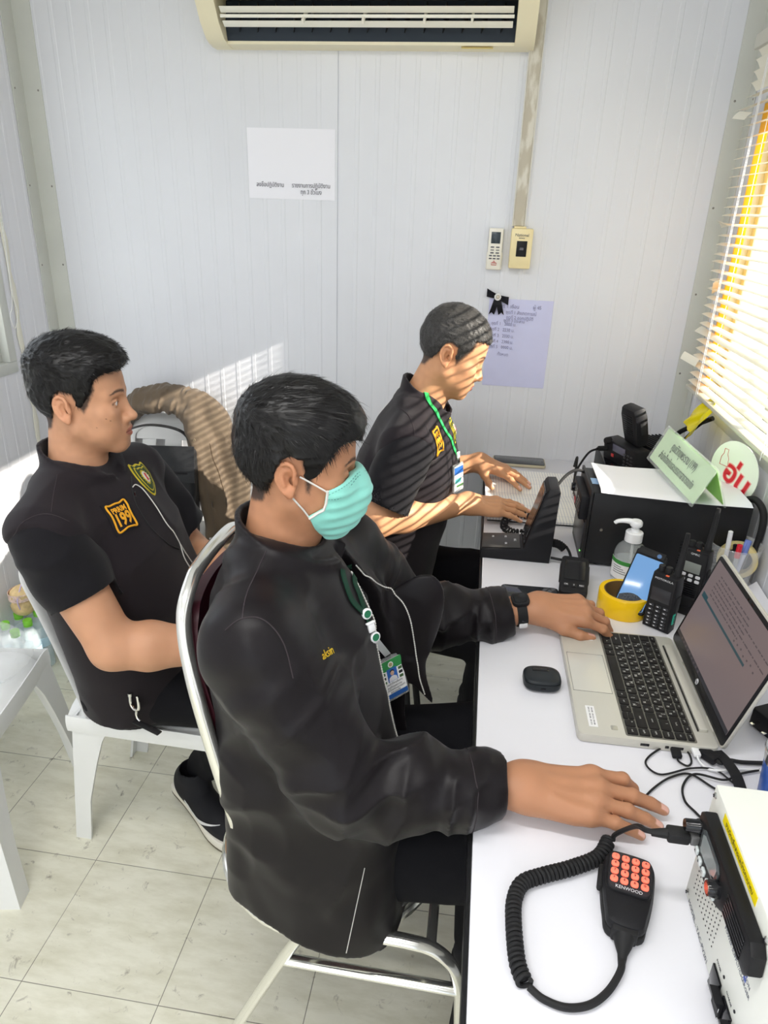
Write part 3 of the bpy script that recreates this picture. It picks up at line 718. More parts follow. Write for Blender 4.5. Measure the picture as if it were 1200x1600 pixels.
# ------------------------------------------------ radio and hand microphone behind the box
t = thing('equipment_case', 'black equipment case standing on the desk behind the power supply box', 'case', (.52, 2.13, DZ))
w = MB(); w.box((0, 0, .057), (.26, .22, .112), .004); w.build('body', m_blk, t)
w = MB(); w.box((0, 0, .1135), (.25, .20, .002), .001); w.build('lid', m_gls, t)
def mobile_radio():
    t = thing('mobile_radio', 'black mobile radio with keypad front on the case behind the tent card', 'radio', (.495, 2.10, .866), 26)
    w = MB(); w.box((.055, 0, .028), (.15, .15, .05), .004); w.build('body', m_blk, t)
    w = MB(); w.box((-.045, 0, .036), (.05, .16, .066), .006, RY(-6)); w.build('control_head', m_blk, t)
    w = MB(); w.lathe([(.011, 0), (.0105, .016), (.009, .018)], 18, T(-.07, .055, .058) @ RY(-96)); w.build('volume_knob', m_rub, t)
    w = MB(); w.box((-.0705, .0, .052), (.002, .06, .022), .0005, RY(-6)); w.build('display', mat('lcd_violet', (.12, .12, .17), rough=.15), t)
    for r in range(4):
        for c in range(3):
            w = MB(); w.box((-.0715, -.03 - c * .016, .015 + r * .011), (.003, .011, .006), .001, RY(-6)); w.build('key', mat('key_charcoal', (.05, .05, .055), rough=.4), t)
    w = MB(); w.box((-.0705, .03, .026), (.003, .012, .01), .001, RY(-6)); w.build('red_key', mat('red_print', (1, 1, 1)), t)
    w = MB(); w.tube([(-.068, .062, .03), (-.10, .066, .03)], .008, 10); R34 = RZ(-34); w.tube(catmull([Vector((-.10, .066, .03)), Vector((-.135, .062, .02))] + [R34 @ Vector(q) for q in ((-.17, -.02, -.03), (-.177, -.06, -.050), (-.178, -.15, -.045), (-.18, -.26, .075), (-.185, -.29, .06))], 8), .0033, 8); w.build('mic_cable', m_rub, t)
    w = MB()
    for k in range(10): w.box((.0 + k * .013, 0, .056), (.004, .14, .012), .001)
    w.build('heat_sink', m_blk, t)
mobile_radio()
def handmic_back():
    M = T(.475, 2.075, .935) @ RZ(22) @ RY(-16) @ Matrix.Scale(1.18, 4)
    t = thing('hand_microphone', 'black grilled hand microphone propped on the radio behind the tent card', 'microphone', M=M)
    w = MB(); w.prism([(-.03, .0), (.03, .0), (.034, .03), (.036, .075), (.028, .097), (-.028, .097), (-.036, .075), (-.034, .03)], .036, .009, FM((0, 0, 0), (0, -1, 0), (0, 0, 1)) @ T(0, 0, -.018)); w.build('housing', m_blk, t, ang=30)
    for k in range(9):
        w = MB(); w.box((-.0185, 0, .03 + k * .006), (.002, .036, .0025), .0006); w.build('grille_slot', m_gls, t)
    w = MB(); w.box((0, -.036, .05), (.016, .006, .034), .003); w.build('talk_button', m_rub, t)
    w = MB(); w.tube([(0, 0, .004), (0, 0, -.004)], [.012, .012], 10); w.build('cord_boss', m_rub, t)
handmic_back()
# ------------------------------------------------ round paper fan
def fan():
    nx = Vector((-.86, -.42, .3)).normalized(); c = Vector((.632, 1.715, .985))
    M = FM(c, Vector((0, 0, 1)).cross(nx), (0, 0, 1)); 
    t = thing('round_hand_fan', 'round white hand fan with red lettering behind the tent card', 'hand fan', M=M)
    R = .076; w = MB(); w.lathe([(R, -.0008), (R, .0008)], 64); w.build('disc', mat('fan_white', lin(238, 240, 236), rough=.45), t)
    o = text('red_lettering', 'อุ่น', .075, mat('red_letter', lin(214, 34, 52), rough=.45), t, FM((.014, -.014, .0012), (1, -.38, 0), (0, 1, 0)), .0004, bold=.0015)
    o = text('red_lettering', 'อุ่น', .075, mat('pink_letter', lin(240, 170, 175), rough=.45), t, FM((.014, -.014, .0009), (1, -.38, 0), (0, 1, 0)), .0003, bold=.004)
    w = MB(); bt = [(-.006, .03), (-.006, .018), (-.012, .008), (-.013, -.012), (.013, -.012), (.012, .008), (.006, .018), (.006, .03)]
    w.tube([(p[0] - .035, p[1] + .018, .0012) for p in bt], .0007, 4, closed=True); w.build('bottle_drawing', mat('red_print', (1, 1, 1)), t)
    w = MB(); w.box((-.02, -R - .03, 0), (.012, .10, .002), .0008); w.build('handle', mat('fan_white', (1, 1, 1)), t)
fan()
w = MB(); w.tube(catmull([(.640, 1.655, .925), (.652, 1.64, .945), (.664, 1.62, .95), (.676, 1.60, .93), (.678, 1.59, .89), (.672, 1.585, .83), (.66, 1.58, .775), (.64, 1.575, .757)], 8), .008, 12)
tag(w.build('thick_cable', m_rub), 'thick black cable arching down behind the power supply box', 'cable')
GLY = {}
def glyph(ch, size):
    """(vertices, faces) of one character, for the small key legends"""
    k = (ch, size)
    if k not in GLY:
        cu = bpy.data.curves.new('g', 'FONT'); cu.body = ch; cu.size = size; cu.resolution_u = 1; cu.align_x = 'CENTER'; cu.align_y = 'CENTER'
        t = bpy.data.objects.new('g', cu); me = bpy.data.meshes.new_from_object(t)
        GLY[k] = ([v.co.copy() for v in me.vertices], [list(p.vertices) for p in me.polygons])
        bpy.data.objects.remove(t); bpy.data.curves.remove(cu); bpy.data.meshes.remove(me)
    return GLY[k]
def laptop():
    t = thing('laptop', 'open silver laptop with black keys in front of the masked man', 'laptop', (.3205, 1.115, DZ), -89.2)
    m_si = mat('laptop_silver', lin(206, 204, 194), rough=.36, metal=.2)
    m_key = mat('laptop_key', (.018, .017, .017), rough=.45)
    m_sil2 = mat('trackpad_silver', lin(212, 210, 202), rough=.3, metal=.2)
    W, D, H = .325, .224, .0165
    w = MB(); w.vbox((0, 0, H / 2 + .001), (W, D, H), .011, .002); w.build('base', m_si, t)
    for x in (-.13, .13):
        w = MB(); w.box((x, -.09, .0006), (.03, .006, .0012), .0003); w.build('rubber_foot', m_rub, t)
    z = H + .001
    kx0, ky0, U = -.1555, -.0325, .0193
    w = MB(); w.vbox((kx0 + 8 * U, ky0 + .0545, z + .0001), (16 * U + .004, .1135, .0006), .004, 0); w.build('keyboard_well', mat('laptop_well', lin(120, 119, 112), rough=.4, metal=.4), t)
    rows = [
        (.0193, [(1.25, 'ctrl'), (1, 'fn'), (1, 'H'), (1, 'alt'), (5.75, ''), (1, 'alt'), (1, 'ctrl'), (1, '<'), (1, '^v'), (1, '>'), (1, 'end')]),
        (.0193, [(2.25, 'shift')] + [(1, a) for a in ('Zผ', 'Xป', 'Cแ', 'Vอ', 'Bท', 'Nม', 'Mฒ', ',ม', '.ใ', '/ฝ')] + [(2.75, 'shift'), (1, 'pgdn')]),
        (.0193, [(1.75, 'caps')] + [(1, a) for a in ('Aฟ', 'Sห', 'Dก', 'Fด', 'Gเ', 'Hฌ', 'Jา', 'Kส', 'Lว', ';ซ', "'ง")] + [(2.25, 'enter'), (1, 'pgup')]),
        (.0193, [(1.5, 'tab')] + [(1, a) for a in ('Qๆ', 'Wไ', 'Eำ', 'Rพ', 'Tะ', 'Yฆ', 'Uร', 'Iน', 'Oย', 'Pบ', '[ล', ']ฃ')] + [(1.5, '\\'), (1, 'home')]),
        (.0193, [(1, a) for a in ('`', '1ๅ', '2/', '3-', '4ภ', '5ถ', '6฿', '7ค', '8ต', '9จ', '0ข', '-ช', '=ซ')] + [(2, 'back'), (1, 'del')]),
        (.0125, [(1, a) for a in ('esc', 'f1', 'f2', 'f3', 'f4', 'f5', 'f6', 'f7', 'f8', 'f9', 'f10', 'f11', 'f12', 'prt', 'ins', 'pwr')]),
    ]
    leg = MB(); y = ky0; src = {}
    def key(cx, cy, kw, kh):
        k = (round(kw, 5), round(kh, 5))
        if k not in src:
            w = MB(); w.vbox((0, 0, .0011), (kw - .0026, kh - .0026, .0022), .0016, .0004, seg=2); src[k] = w.build('key', m_key, t); o = src[k]
        else: o = dup(src[k], t)
        o.location = (cx, cy, z + .0002); return o
    for (rh, ks) in rows:
        x = kx0
        for (uw, s_) in ks:
            cx, cy, kw = x + uw * U / 2, y + rh / 2, uw * U
            if s_ == '^v':
                key(cx, cy + rh / 4, kw, rh / 2 + .0012); key(cx, cy - rh / 4, kw, rh / 2 + .0012); s_ = ''
            else: key(cx, cy, kw, rh)
            zz = z + .0026
            if s_:
                if len(s_) == 2 and s_[0] not in 'f' and not s_.isascii():
                    for ch, dx, dy in ((s_[0], -.0035, .0035), (s_[1], .0028, -.003)):
                        v, f = glyph(ch, .0078); leg.add(v, f, T(cx + dx, cy + dy, zz))
                elif len(s_) == 1:
                    v, f = glyph(s_, .006); leg.add(v, f, T(cx - .003, cy + .003, zz))
                else:
                    v, f = glyph(s_, .0042); leg.add(v, f, T(cx, cy, zz))
            x += uw * U
        y += rh
    leg.build('key_legends', mat('legend_white', lin(225, 225, 220), rough=.5), t, smooth=False, fix=False)
    w = MB(); w.vbox((-.012, -.073, z), (.118, .068, .0008), .003, .0002); w.build('trackpad', m_sil2, t)
    w = MB(); w.tube([(-.071, -.107, z + .0002), (.047, -.107, z + .0002), (.047, -.039, z + .0002), (-.071, -.039, z + .0002)], .0005, 4, closed=True); w.build('trackpad_seam', mat('seam_grey', (.12, .12, .11), rough=.5), t)
    w = MB(); w.box((.115, -.085, z + .0003), (.054, .015, .0005), 0, None); w.build('warranty_sticker', m_lblw, t)
    for k in range(6):
        o = text('sticker_print', 'S/N 5CG' if k % 2 else 'P/N 40R', .0038, m_greyink, t, T(.115 + (k % 3 - 1) * .016, -.0825 - (k // 3) * .005, z + .0007), .0001)
    w = MB(); w.box((-.128, -.058, z + .0003), (.013, .017, .0005), 0); w.build('small_sticker', m_lblw, t)
    for k in range(4): text('sticker_print', 'ENERGY', .003, m_greyink, t, T(-.128, -.052 - k * .004, z + .0007), .0001)
    w = MB(); w.vbox((.139, -.051, z), (.011, .011, .0006), .002, .0001); w.build('fingerprint_reader', mat('reader_silver', lin(182, 180, 170), rough=.3, metal=.5), t)
    w = MB(); w.vbox((0, .0955, z + .002), (.25, .014, .007), .002, .001); w.build('hinge_cover', m_si, t)
    w = MB(); w.box((0, .0868, z + .001), (.25, .002, .003), 0); w.build('vent_slot', m_gls, t)
    # ports on the right hand side
    for yy, ln, nm in ((-.005, .014, 'port'), (.03, .006, 'port'), (.05, .012, 'port'), (.078, .010, 'port')):
        w = MB(); w.box((W / 2, yy, .009), (.0012, ln, .005), .0004); w.build(nm, m_gls, t)
    # lid
    A = 15.5; Ml = T(0, .1125, .012) @ RX(-A)
    w = MB(); w.vbox((0, 0, 0), (W, .209, .006), .010, .0015, Ml @ T(0, .003, .107) @ RX(90)); w.build('lid', m_si, t)
    Ms = Ml @ FM((0, -.0003, .107), (1, 0, 0), (0, 0, 1))
    w = MB(); w.vbox((0, 0, .0003), (W - .004, .200, .001), .008, .0002, Ms); w.build('bezel', mat('bezel_black', (.016, .016, .018), rough=.25), t)
    m_scr = bpy.data.materials.new('laptop_screen'); m_scr.use_nodes = True
    b = m_scr.node_tree.nodes['Principled BSDF']; b.inputs['Base Color'].default_value = (.02, .02, .022, 1); b.inputs['Roughness'].default_value = .3
    b.inputs['Emission Color'].default_value = (*lin(120, 106, 106), 1); b.inputs['Emission Strength'].default_value = .8
    Sw, Sh = .306, .171
    Mx = Ms @ T(0, .006, .0012)
    w = MB(); w.box((0, 0, 0), (Sw, Sh, .0006), 0, Mx); sc = w.build('screen', m_scr, t)
    def glow(name, c, e=.8): return mat(name, (.02, .02, .02), rough=.3, emit=c, estr=e)
    teal = glow('screen_teal', lin(40, 74, 82)); dk = glow('screen_text', lin(84, 74, 78)); bar = glow('screen_bar', lin(44, 44, 52), .6); lt = glow('screen_light', lin(150, 136, 132))
    def rect(x0, x1, y0, y1, m, nm): w_ = MB(); w_.box((Sw * ((x0 + x1) / 2 - .5), Sh * ((y0 + y1) / 2 - .5), .0006), (Sw * (x1 - x0), Sh * (y1 - y0), .0003), 0, Mx); w_.build(nm, m, sc, smooth=False)
    rect(.03, .80, .555, .582, teal, 'screen_bar'); rect(.03, .115, .555, .615, teal, 'screen_tab'); rect(0, 1, 0, .045, bar, 'task_bar')
    w = MB(); random.seed(11)
    for r in range(6):
        y_ = .66 + r * .048; x_ = .10 + random.uniform(0, .03)
        while x_ < (.97 if r in (1, 3) else .62):
            l_ = random.uniform(.012, .05)
            w.box((Sw * (x_ + l_ / 2 - .5), Sh * (y_ - .5), .0006), (Sw * l_, .0022, .0003), 0, Mx); x_ += l_ + random.uniform(.006, .02)
    for k in range(7): w.box((Sw * (.60 + k * .05 - .5), Sh * (.62 + (k % 3) * .01 - .5), .0006), (.004, .003, .0003), 0, Mx)
    w.build('screen_text', dk, sc, smooth=False)
    w = MB()
    for k in range(9): w.box((Sw * (.1 + k * .045 - .5), Sh * (.022 - .5), .0009), (.005, .004, .0003), 0, Mx)
    w.build('task_icons', dk, sc, smooth=False)
    w = MB(); w.lathe([(.0055, 0), (.0055, .0005)], 24, Ms @ T(0, -.089, .0008)); lg = w.build('logo_disc', m_prw, t)
    text('logo_letters', 'hp', .0095, m_gls, t, Ms @ T(0.0002, -.0888, .0014) , .0001)
    w = MB(); w.lathe([(.0022, 0), (.0022, .0004)], 12, Ms @ T(0, .095, .0008)); w.build('webcam', m_gls, t)
    w = MB(); w.box((.02, .0955, .001), (.012, .002, .0004), 0, Ms); w.build('webcam_slider', m_gls, t)
    for x in (-.1, .1):
        w = MB(); w.tube([(x - .02, .1145, .012), (x + .02, .1145, .012)], .005, 10); w.build('hinge', m_si, t)
laptop()
# ------------------------------------------------ body camera
def bodycam():
    t = thing('body_camera', 'small black body camera with three white key marks beyond the watch wrist', 'camera', (.252, 1.462, DZ), -6)
    Mx = T(0, 0, .036) @ RX(24)
    w = MB(); w.vbox((0, 0, 0), (.062, .108, .026), .008, .004, Mx); w.build('housing', m_blk, t)
    w = MB(); w.box((0, .012, .0135), (.046, .056, .002), .001, Mx); w.build('screen', m_gls, t)
    for k in range(3):
        w = MB(); w.vbox((-.017 + k * .017, -.032, .0138), (.012, .012, .002), .003, .0006, Mx); o = w.build('button', m_rub, t)
        text('key_mark', ('OK', 'II', 'REC')[k], .006, m_prw, t, Mx @ T(-.017 + k * .017, -.032, .0152), .0001)
    for sx in (-.031, .031):
        w = MB(); w.box((sx, .01, 0), (.004, .05, .012), .0015, Mx); w.build('side_button', m_rub, t)
    w = MB(); w.box((0, .02, .008), (.05, .05, .016), .003); w.build('clip_base', m_blk, t)
    for sx in (-.02, .02):
        w = MB(); w.tube([(sx, .056, .040), (sx, .06, .046)], .007, 10); w.build('top_button', m_rub, t)
bodycam()
# ------------------------------------------------ hand sanitiser
def sanitiser():
    t = thing('sanitizer_bottle', 'clear pump bottle of hand sanitizer in front of the black box', 'bottle', M=T(.388, 1.552, DZ) @ Matrix.Diagonal((1.14, 1.14, 1.0, 1)))
    m_pet = mat('clear_plastic', (.93, .97, .97), rough=.05, alpha=.17, spec=.7)
    prof = [(.0, .001), (.029, .001), (.0325, .005), (.033, .01), (.033, .060), (.0325, .072), (.028, .086), (.019, .096), (.0135, .099), (.0135, .107)]
    w = MB(); w.lathe(prof, 36, cap=False); w.build('bottle_body', m_pet, t)
    w = MB(); w.lathe([(0, .003), (.0312, .003), (.0315, .052), (0, .052)], 32, cap=False); w.build('gel', mat('gel_clear', (.80, .88, .88), rough=.03, alpha=.3, spec=.5), t)
    def wrap(r, z0, z1, a0, a1, name, m):
        w = MB(); w.surf(lambda u, v: (r * cos(radians(a0 + (a1 - a0) * u)), r * sin(radians(a0 + (a1 - a0) * u)), z0 + (z1 - z0) * v), 16, 2, .0003); w.build(name, m, t)
    wrap(.0334, .012, .060, 170, 330, 'label', m_lblw); wrap(.0337, .050, .060, 170, 330, 'label_band', mat('label_green', lin(60, 140, 62), rough=.5))
    for k in range(4): wrap(.0338, .027 + k * .0055, .0285 + k * .0055, 200, 200 + 60 - k * 9, 'label_print', m_greyink)
    w = MB(); w.lathe([(.0175, .102), (.0175, .124), (.016, .126), (.0085, .127), (.0085, .133), (.006, .134), (.006, .141)], 28); w.build('pump_collar', m_white, t)
    w = MB(); w.lathe([(.0105, .139), (.0125, .142), (.0125, .150), (.010, .154)], 24); w.tube(catmull([(0, 0, .148), (-.018, .002, .150), (-.034, .004, .147), (-.041, .005, .141)], 6), [.0075, .0072, .007, .0068, .0066, .0064, .006, .0058, .0056, .0054, .0052, .005, .005, .0048, .0046, .0045, .0044, .0043, .0042], 12); w.build('pump_head', m_white, t)
    w = MB(); w.tube([(0, 0, .105), (.004, 0, .01)], .0028, 8); w.build('dip_tube', mat('tube_clear', (.9, .93, .93), rough=.1, alpha=.35), t)
sanitiser()
# ------------------------------------------------ yellow tape roll and the phone standing in it
t = thing('tape_roll', 'roll of bright yellow tape standing on its side behind the laptop', 'tape roll', (.354, 1.402, DZ))
m_ty = mat('tape_yellow', lin(246, 200, 22), rough=.28)
w = MB(); w.lathe([(.0445, .0005), (.0535, .0005), (.0545, .002), (.0545, .046), (.0535, .048), (.0445, .048)], 56, cap=False); w.build('tape', m_ty, t, ang=50)
w = MB(); w.lathe([(.0445, .048), (.0425, .048), (.0425, .0005), (.0445, .0005)], 56, cap=False); w.build('cardboard_core', mat('core_card', lin(120, 92, 52), rough=.8), t, ang=50)
def leanphone():
    bl, tl, tr = Vector((.355, 1.437, .788)), Vector((.389, 1.480, .862)), Vector((.440, 1.452, .855))
    # the phone leans back in the roll; axes fitted to its corners
    yv = Vector((.36, .52, .80)).normalized(); xv = Vector((.90, -.42, -.06)).normalized()
    xv = (xv - yv * xv.dot(yv)).normalized(); zv = xv.cross(yv)
    M = Matrix((xv, yv, zv)).transposed().to_4x4(); M.translation = Vector((.382, 1.402, .824)); M = M @ Matrix.Scale(1.14, 4)
    t = thing('smartphone', 'black smartphone with a lit blue screen standing in the yellow tape roll', 'smartphone', M=M)
    w = MB(); w.vbox((0, 0, 0), (.058, .122, .011), .006, .002); w.build('case', m_blk, t)
    m_bl = mat('blue_screen', (.02, .02, .02), rough=.12, emit=lin(110, 160, 214), estr=.95)
    w = MB(); w.vbox((0, -.004, .0057), (.052, .104, .001), .003, .0002); w.build('screen', m_bl, t)
    w = MB(); w.surf(lambda u, v: (.025 * (2 * u - 1), -.0555 + v * (.018 + .010 * sin(pi * u)), .0063), 14, 3, .0002); w.build('screen_picture', mat('screen_picture', (.01, .012, .015), rough=.12, emit=lin(30, 40, 52), estr=.6, var=.4, vscale=260), t)
    w = MB(); w.box((0, .0575, .006), (.05, .014, .004), .0015); w.build('top_bumper', m_rub, t)
    w = MB(); w.lathe([(.0042, 0), (.0042, .001)], 16, T(.014, .0565, .008)); w.build('lens', mat('lens_blue', lin(70, 110, 160), rough=.35, spec=.2), t)
leanphone()
# ------------------------------------------------ walkie talkies
def walkie(name, label, M, body, antenna, scr, rows, brand, tagc=None, knobs=2, grille=False):
    W, D, H = body
    t = thing(name, label, 'radio', M=M, group='handheld radios behind the laptop')
    pr = [(-W / 2, 0), (W / 2, 0), (W / 2, H * .8), (W * .46, H), (-W * .46, H), (-W / 2, H * .8)]
    w = MB(); w.prism(pr, D, .004, FM((0, D / 2, 0), (1, 0, 0), (0, 0, 1))); w.build('body', m_blk, t, ang=28)
    w = MB(); w.box((0, -D / 2 - .0015, H * .52), (W * .86, .004, H * .88), .002); w.build('front_plate', m_rub, t)
    F = FM((0, -D / 2 - .0036, 0), (1, 0, 0), (0, 0, 1))
    (sw, sh, sz) = scr
    w = MB(); w.box((0, sz, .0006), (sw, sh, .0016), .0006, F); w.build('display', mat('radio_lcd_' + ('grey' if grille else 'dark'), (.25, .27, .25) if grille else (.045, .045, .05), rough=.15), t)
    text('brand', brand, .0062, m_prw, t, F @ T(0, H * .935, .0003), .0001, sx=1.1)
    for (n, z, kw, kh, m) in rows:
        for k in range(n):
            x = (k - (n - 1) / 2) * (W * .8 / max(n, 1))
            w = MB(); w.vbox((x, z, .0008), (kw, kh, .0022), min(kw, kh) * .35, .0005, F, seg=3); w.build('key', m, t)
            if m is not m_prw: 
                w = MB(); w.box((x - .001, z, .0021), (kw * .35, kh * .3, .0003), 0, F); w.build('key_mark', m_prw, t)
    if grille:
        for k in range(7):
            w = MB(); w.box((0, .016 + k * .0052, .0004), (W * .62, .0022, .0014), .0005, F); w.build('grille_slot', m_gls, t)
    ax = W * .28
    w = MB(); w.tube([(ax, .002, H - .002), (ax, .002, H + .012), (ax, .003, H + .016), (ax + .002, .004, H + antenna * .8), (ax + .002, .004, H + antenna)], [.0075, .0075, .0065, .0052, .0042], 14); w.build('antenna', m_rub, t)
    for k in range(knobs):
        w = MB(); w.lathe([(.0068, 0), (.0068, .012), (.006, .0135)], 14, T(-W * .30 + k * .015, .002, H - .001)); w.build('knob', m_rub, t)
    w = MB(); w.box((W * .05, -D * .42, H + .0004), (.007, .005, .002), .0008); w.build('orange_button', mat('orange_key', lin(238, 110, 70), rough=.4), t)
    w = MB(); w.box((W / 2 + .0015, -.002, H * .52), (.004, D * .5, H * .28), .0015); w.build('side_button', m_rub, t)
    w = MB(); w.box((0, D / 2 + .004, H * .45), (W * .5, .006, H * .5), .002); w.build('belt_clip', m_rub, t)
    if tagc:
        w = MB(); w.vbox((0, 0, 0), (.011, .024, .0012), .002, 0, FM((W / 2 + .0008, -.003, H * .25), (0, 1, 0), (0, 0, 1))); w.build('teal_tag', mat('teal_tag', lin(40, 190, 160), rough=.5), t)
        text('tag_print', 'ยืมใช้', .0085, m_ink, t, FM((W / 2 + .002, -.003, H * .25), (0, 0, -1), (0, 1, 0)), .0001)
    return t
m_kc = mat('key_charcoal', (.05, .05, .055), rough=.4)
walkie('walkie_talkie', 'black handheld radio with keypad and teal tag beside the tape roll', T(.420, 1.345, DZ + .0005) @ RZ(-36), (.057, .035, .128), .096, (.040, .030, .084),
       [(3, .057, .011, .006, m_kc), (3, .047, .011, .006, m_kc), (3, .036, .010, .0055, m_kc), (3, .028, .010, .0055, m_kc), (3, .020, .010, .0055, m_kc), (3, .012, .010, .0055, m_kc)], 'MOTOROLA', True)
walkie('walkie_talkie', 'black handheld radio with white round keys standing in its charger', T(.500, 1.44, DZ + .024) @ RZ(-34), (.057, .032, .124), .098, (.034, .024, .084),
       [(3, .065, .010, .007, m_prw), (3, .054, .010, .007, m_prw)], 'GMRC', None, grille=True)
t = thing('charging_cradle', 'black charging cradle under the radio with white round keys', 'charger', (.500, 1.44, DZ), -34)
w = MB(); w.vbox((0, 0, .010), (.085, .075, .020), .012, .003); w.build('base', m_blk, t)
for sy in (-1, 1):
    w = MB(); w.box((0, sy * .031, .030), (.078, .008, .028), .003); w.build('cradle_wall', m_blk, t)
w = MB(); w.lathe([(.0025, 0), (.0025, .001)], 10, T(.03, -.03, .0205)); w.build('charge_led', mat('green_led', (1, 1, 1)), t)
# ------------------------------------------------ clear cup with pens and a masking tape roll
CUP = (.624, 1.572)
t = thing('clear_cup', 'clear plastic cup of pens and a tape roll at the end of the black box', 'cup', (CUP[0], CUP[1], DZ))
w = MB(); w.lathe([(.001, .001), (.041, .001), (.043, .004), (.0565, .108), (.0585, .110), (.0575, .112), (.055, .109), (.0415, .006), (.001, .004)], 48, cap=False); w.build('cup_wall', mat('cup_clear', (.95, .97, .98), rough=.04, alpha=.22, spec=.8), t)
cu_ = t
M = T(CUP[0] + .012, CUP[1] + .004, DZ + .066) @ RZ(-25) @ RX(90) @ RY(8)
t = thing('masking_tape_roll', 'cream masking tape roll standing inside the clear pen cup', 'tape roll', M=M)
w = MB(); w.lathe([(.0335, -.011), (.0435, -.011), (.044, -.010), (.044, .010), (.0435, .011), (.0335, .011)], 48, cap=False); w.build('tape', mat('masking_cream', lin(232, 214, 150), rough=.55), t, ang=50)
w = MB(); w.lathe([(.0335, .011), (.0320, .011), (.0320, -.011), (.0335, -.011)], 48, cap=False); w.build('cardboard_core', mat('core_pale', lin(214, 196, 146), rough=.8), t, ang=50)
def pen(label, p, d, L_, r, body, cap, clabel):
    M = frame(Vector(p), d, (0, 0, 1)); t = thing('pen', label, 'pen', M=M, group='pens in the clear cup')
    w = MB(); w.tube([(0, 0, 0), (.012, 0, 0), (L_ * .7, 0, 0)], [r * .25, r, r], 12); w.build('barrel', body, t)
    w = MB(); w.tube([(L_ * .7, 0, 0), (L_ * .99, 0, 0), (L_, 0, 0)], [r * 1.15, r * 1.1, r * .7], 12); w.build('cap', cap, t)
    w = MB(); w.box((L_ * .85, 0, r * 1.35), (L_ * .22, r * .7, r * .4), .0004); w.build('clip', cap, t)
m_red = mat('pen_red', lin(220, 40, 60), rough=.35)
m_clr = mat('pen_clear', (.75, .78, .8), rough=.1, alpha=.5)
pen('white capped pen sticking highest out of the clear cup', (CUP[0] - .020, CUP[1] - .018, DZ + .008), (-.06, -.05, 1), .142, .0048, m_white, m_white, '')
pen('red capped pen with a clear barrel in the cup', (CUP[0] - .005, CUP[1] - .032, DZ + .008), (.02, .03, 1), .112, .0056, m_clr, m_red, '')
pen('pale blue marker leaning across the cup', (CUP[0] - .002, CUP[1] - .030, DZ + .010), (.22, .22, 1), .118, .0068, mat('marker_pale', lin(214, 218, 236), rough=.3), mat('marker_blue', lin(120, 140, 210), rough=.3), '')
pen('dark pen standing at the back of the cup', (CUP[0] + .004, CUP[1] - .022, DZ + .008), (-.10, .10, 1), .105, .0045, m_blk, m_blk, '')
# ------------------------------------------------ earbud case
t = thing('earbud_case', 'rounded dark grey earbud case lying on the desk before the laptop', 'earbud case', (.160, 1.094, DZ), 3)
m_eb = mat('earbud_grey', (.022, .026, .030), rough=.33)
def superell(ax, p, e1, nu=40, nv=20, z0=-1., z1=1.):
    w = MB(); f = lambda c, e: math.copysign(abs(c) ** e, c)
    a0, a1 = math.asin(z0), math.asin(z1)
    def fn(u, v):
        th = 2 * pi * u; ph = a0 + (a1 - a0) * v
        return (ax[0] * f(cos(th), e1) * f(cos(ph), p), ax[1] * f(sin(th), e1) * f(cos(ph), p), ax[2] * f(sin(ph), p))
    return w.surf(fn, nu, nv)
w = superell((.0345, .0285, .0135), .55, .62, z0=-1., z1=.18); o = w.build('lower_shell', m_eb, t); o.location = (0, 0, .0137)
w = superell((.0345, .0285, .0135), .55, .62, z0=.22, z1=1.); o = w.build('lid', m_eb, t); o.location = (0, 0, .0137)
w = superell((.0338, .0278, .0130), .55, .62, z0=.1, z1=.3); o = w.build('seam', m_gls, t); o.location = (0, 0, .0137)
w = MB(); w.box((-.003, .009, .0271), (.030, .008, .0016), .0003); w.build('hinge_mark', m_gls, t)
w = MB(); w.box((.0, -.0285, .0115), (.009, .003, .0035), .001); w.build('charge_port', m_gls, t)
# ------------------------------------------------ wrist side things: charger brick, papers, tumbler
t = thing('wall_charger', 'black plug in charger with two metal prongs behind the laptop lid', 'charger', (.545, 1.035, DZ), -62)
w = MB(); w.vbox((0, 0, .0185), (.062, .046, .035), .006, .003); w.build('body', m_blk, t)
for x in (-.012, .012):
    w = MB(); w.box((x, -.031, .018), (.006, .018, .0016), .0004); w.build('prong', m_chrome, t)
text('lettering', 'hitifu', .013, mat('pale_blue_print', lin(170, 190, 215), rough=.5), t, T(-.002, 0, .0363) @ RZ(0), .0002)
w = MB(); w.tube(catmull([(.0, .023, .02), (.01, .06, .012), (.05, .1, .006), (.09, .12, .006)], 8), .003, 8); w.build('cable', m_rub, t)
w = MB(); w.surf(lambda u, v: (.60 + .085 * u, 1.36 + .20 * v, DZ + .0012 + .02 * max(0, u - .75) * 4 * (.5 + .5 * v)), 10, 8, .0005)
o = tag(w.build('paper_sheet', m_paperw), 'white paper with black marker letters against the right wall', 'paper')
text('marker_letters', 'ศวก', .045, m_ink, o, FM((.64, 1.46, DZ + .0022), (.2, -1, 0), (1, .2, 0)), .0002, bold=.0008)
w = MB(); random.seed(5)
P = []
for k in range(60): P.append((.655 + .022 * cos(k * .62) + random.uniform(-.003, .003), 1.36 + .03 * sin(k * .62) + random.uniform(-.004, .004), DZ + .012 + .012 * (k % 9) / 9))
w.tube(catmull(P, 4), .0025, 6); tag(w.build('cable_bundle', m_rub), 'tangled bundle of thin black cable on the papers by the wall', 'cable')
t = thing('tumbler', 'blue steel tumbler with a clear lid behind the white radio box', 'tumbler', (.505, .868, DZ))
m_stl = mat('brushed_steel', (.62, .62, .6), rough=.22, metal=1.)
w = MB(); w.lathe([(.001, .001), (.036, .001), (.038, .004), (.043, .072)], 48, cap=False); w.build('body', mat('tumbler_blue', lin(48, 92, 176), rough=.3), t)
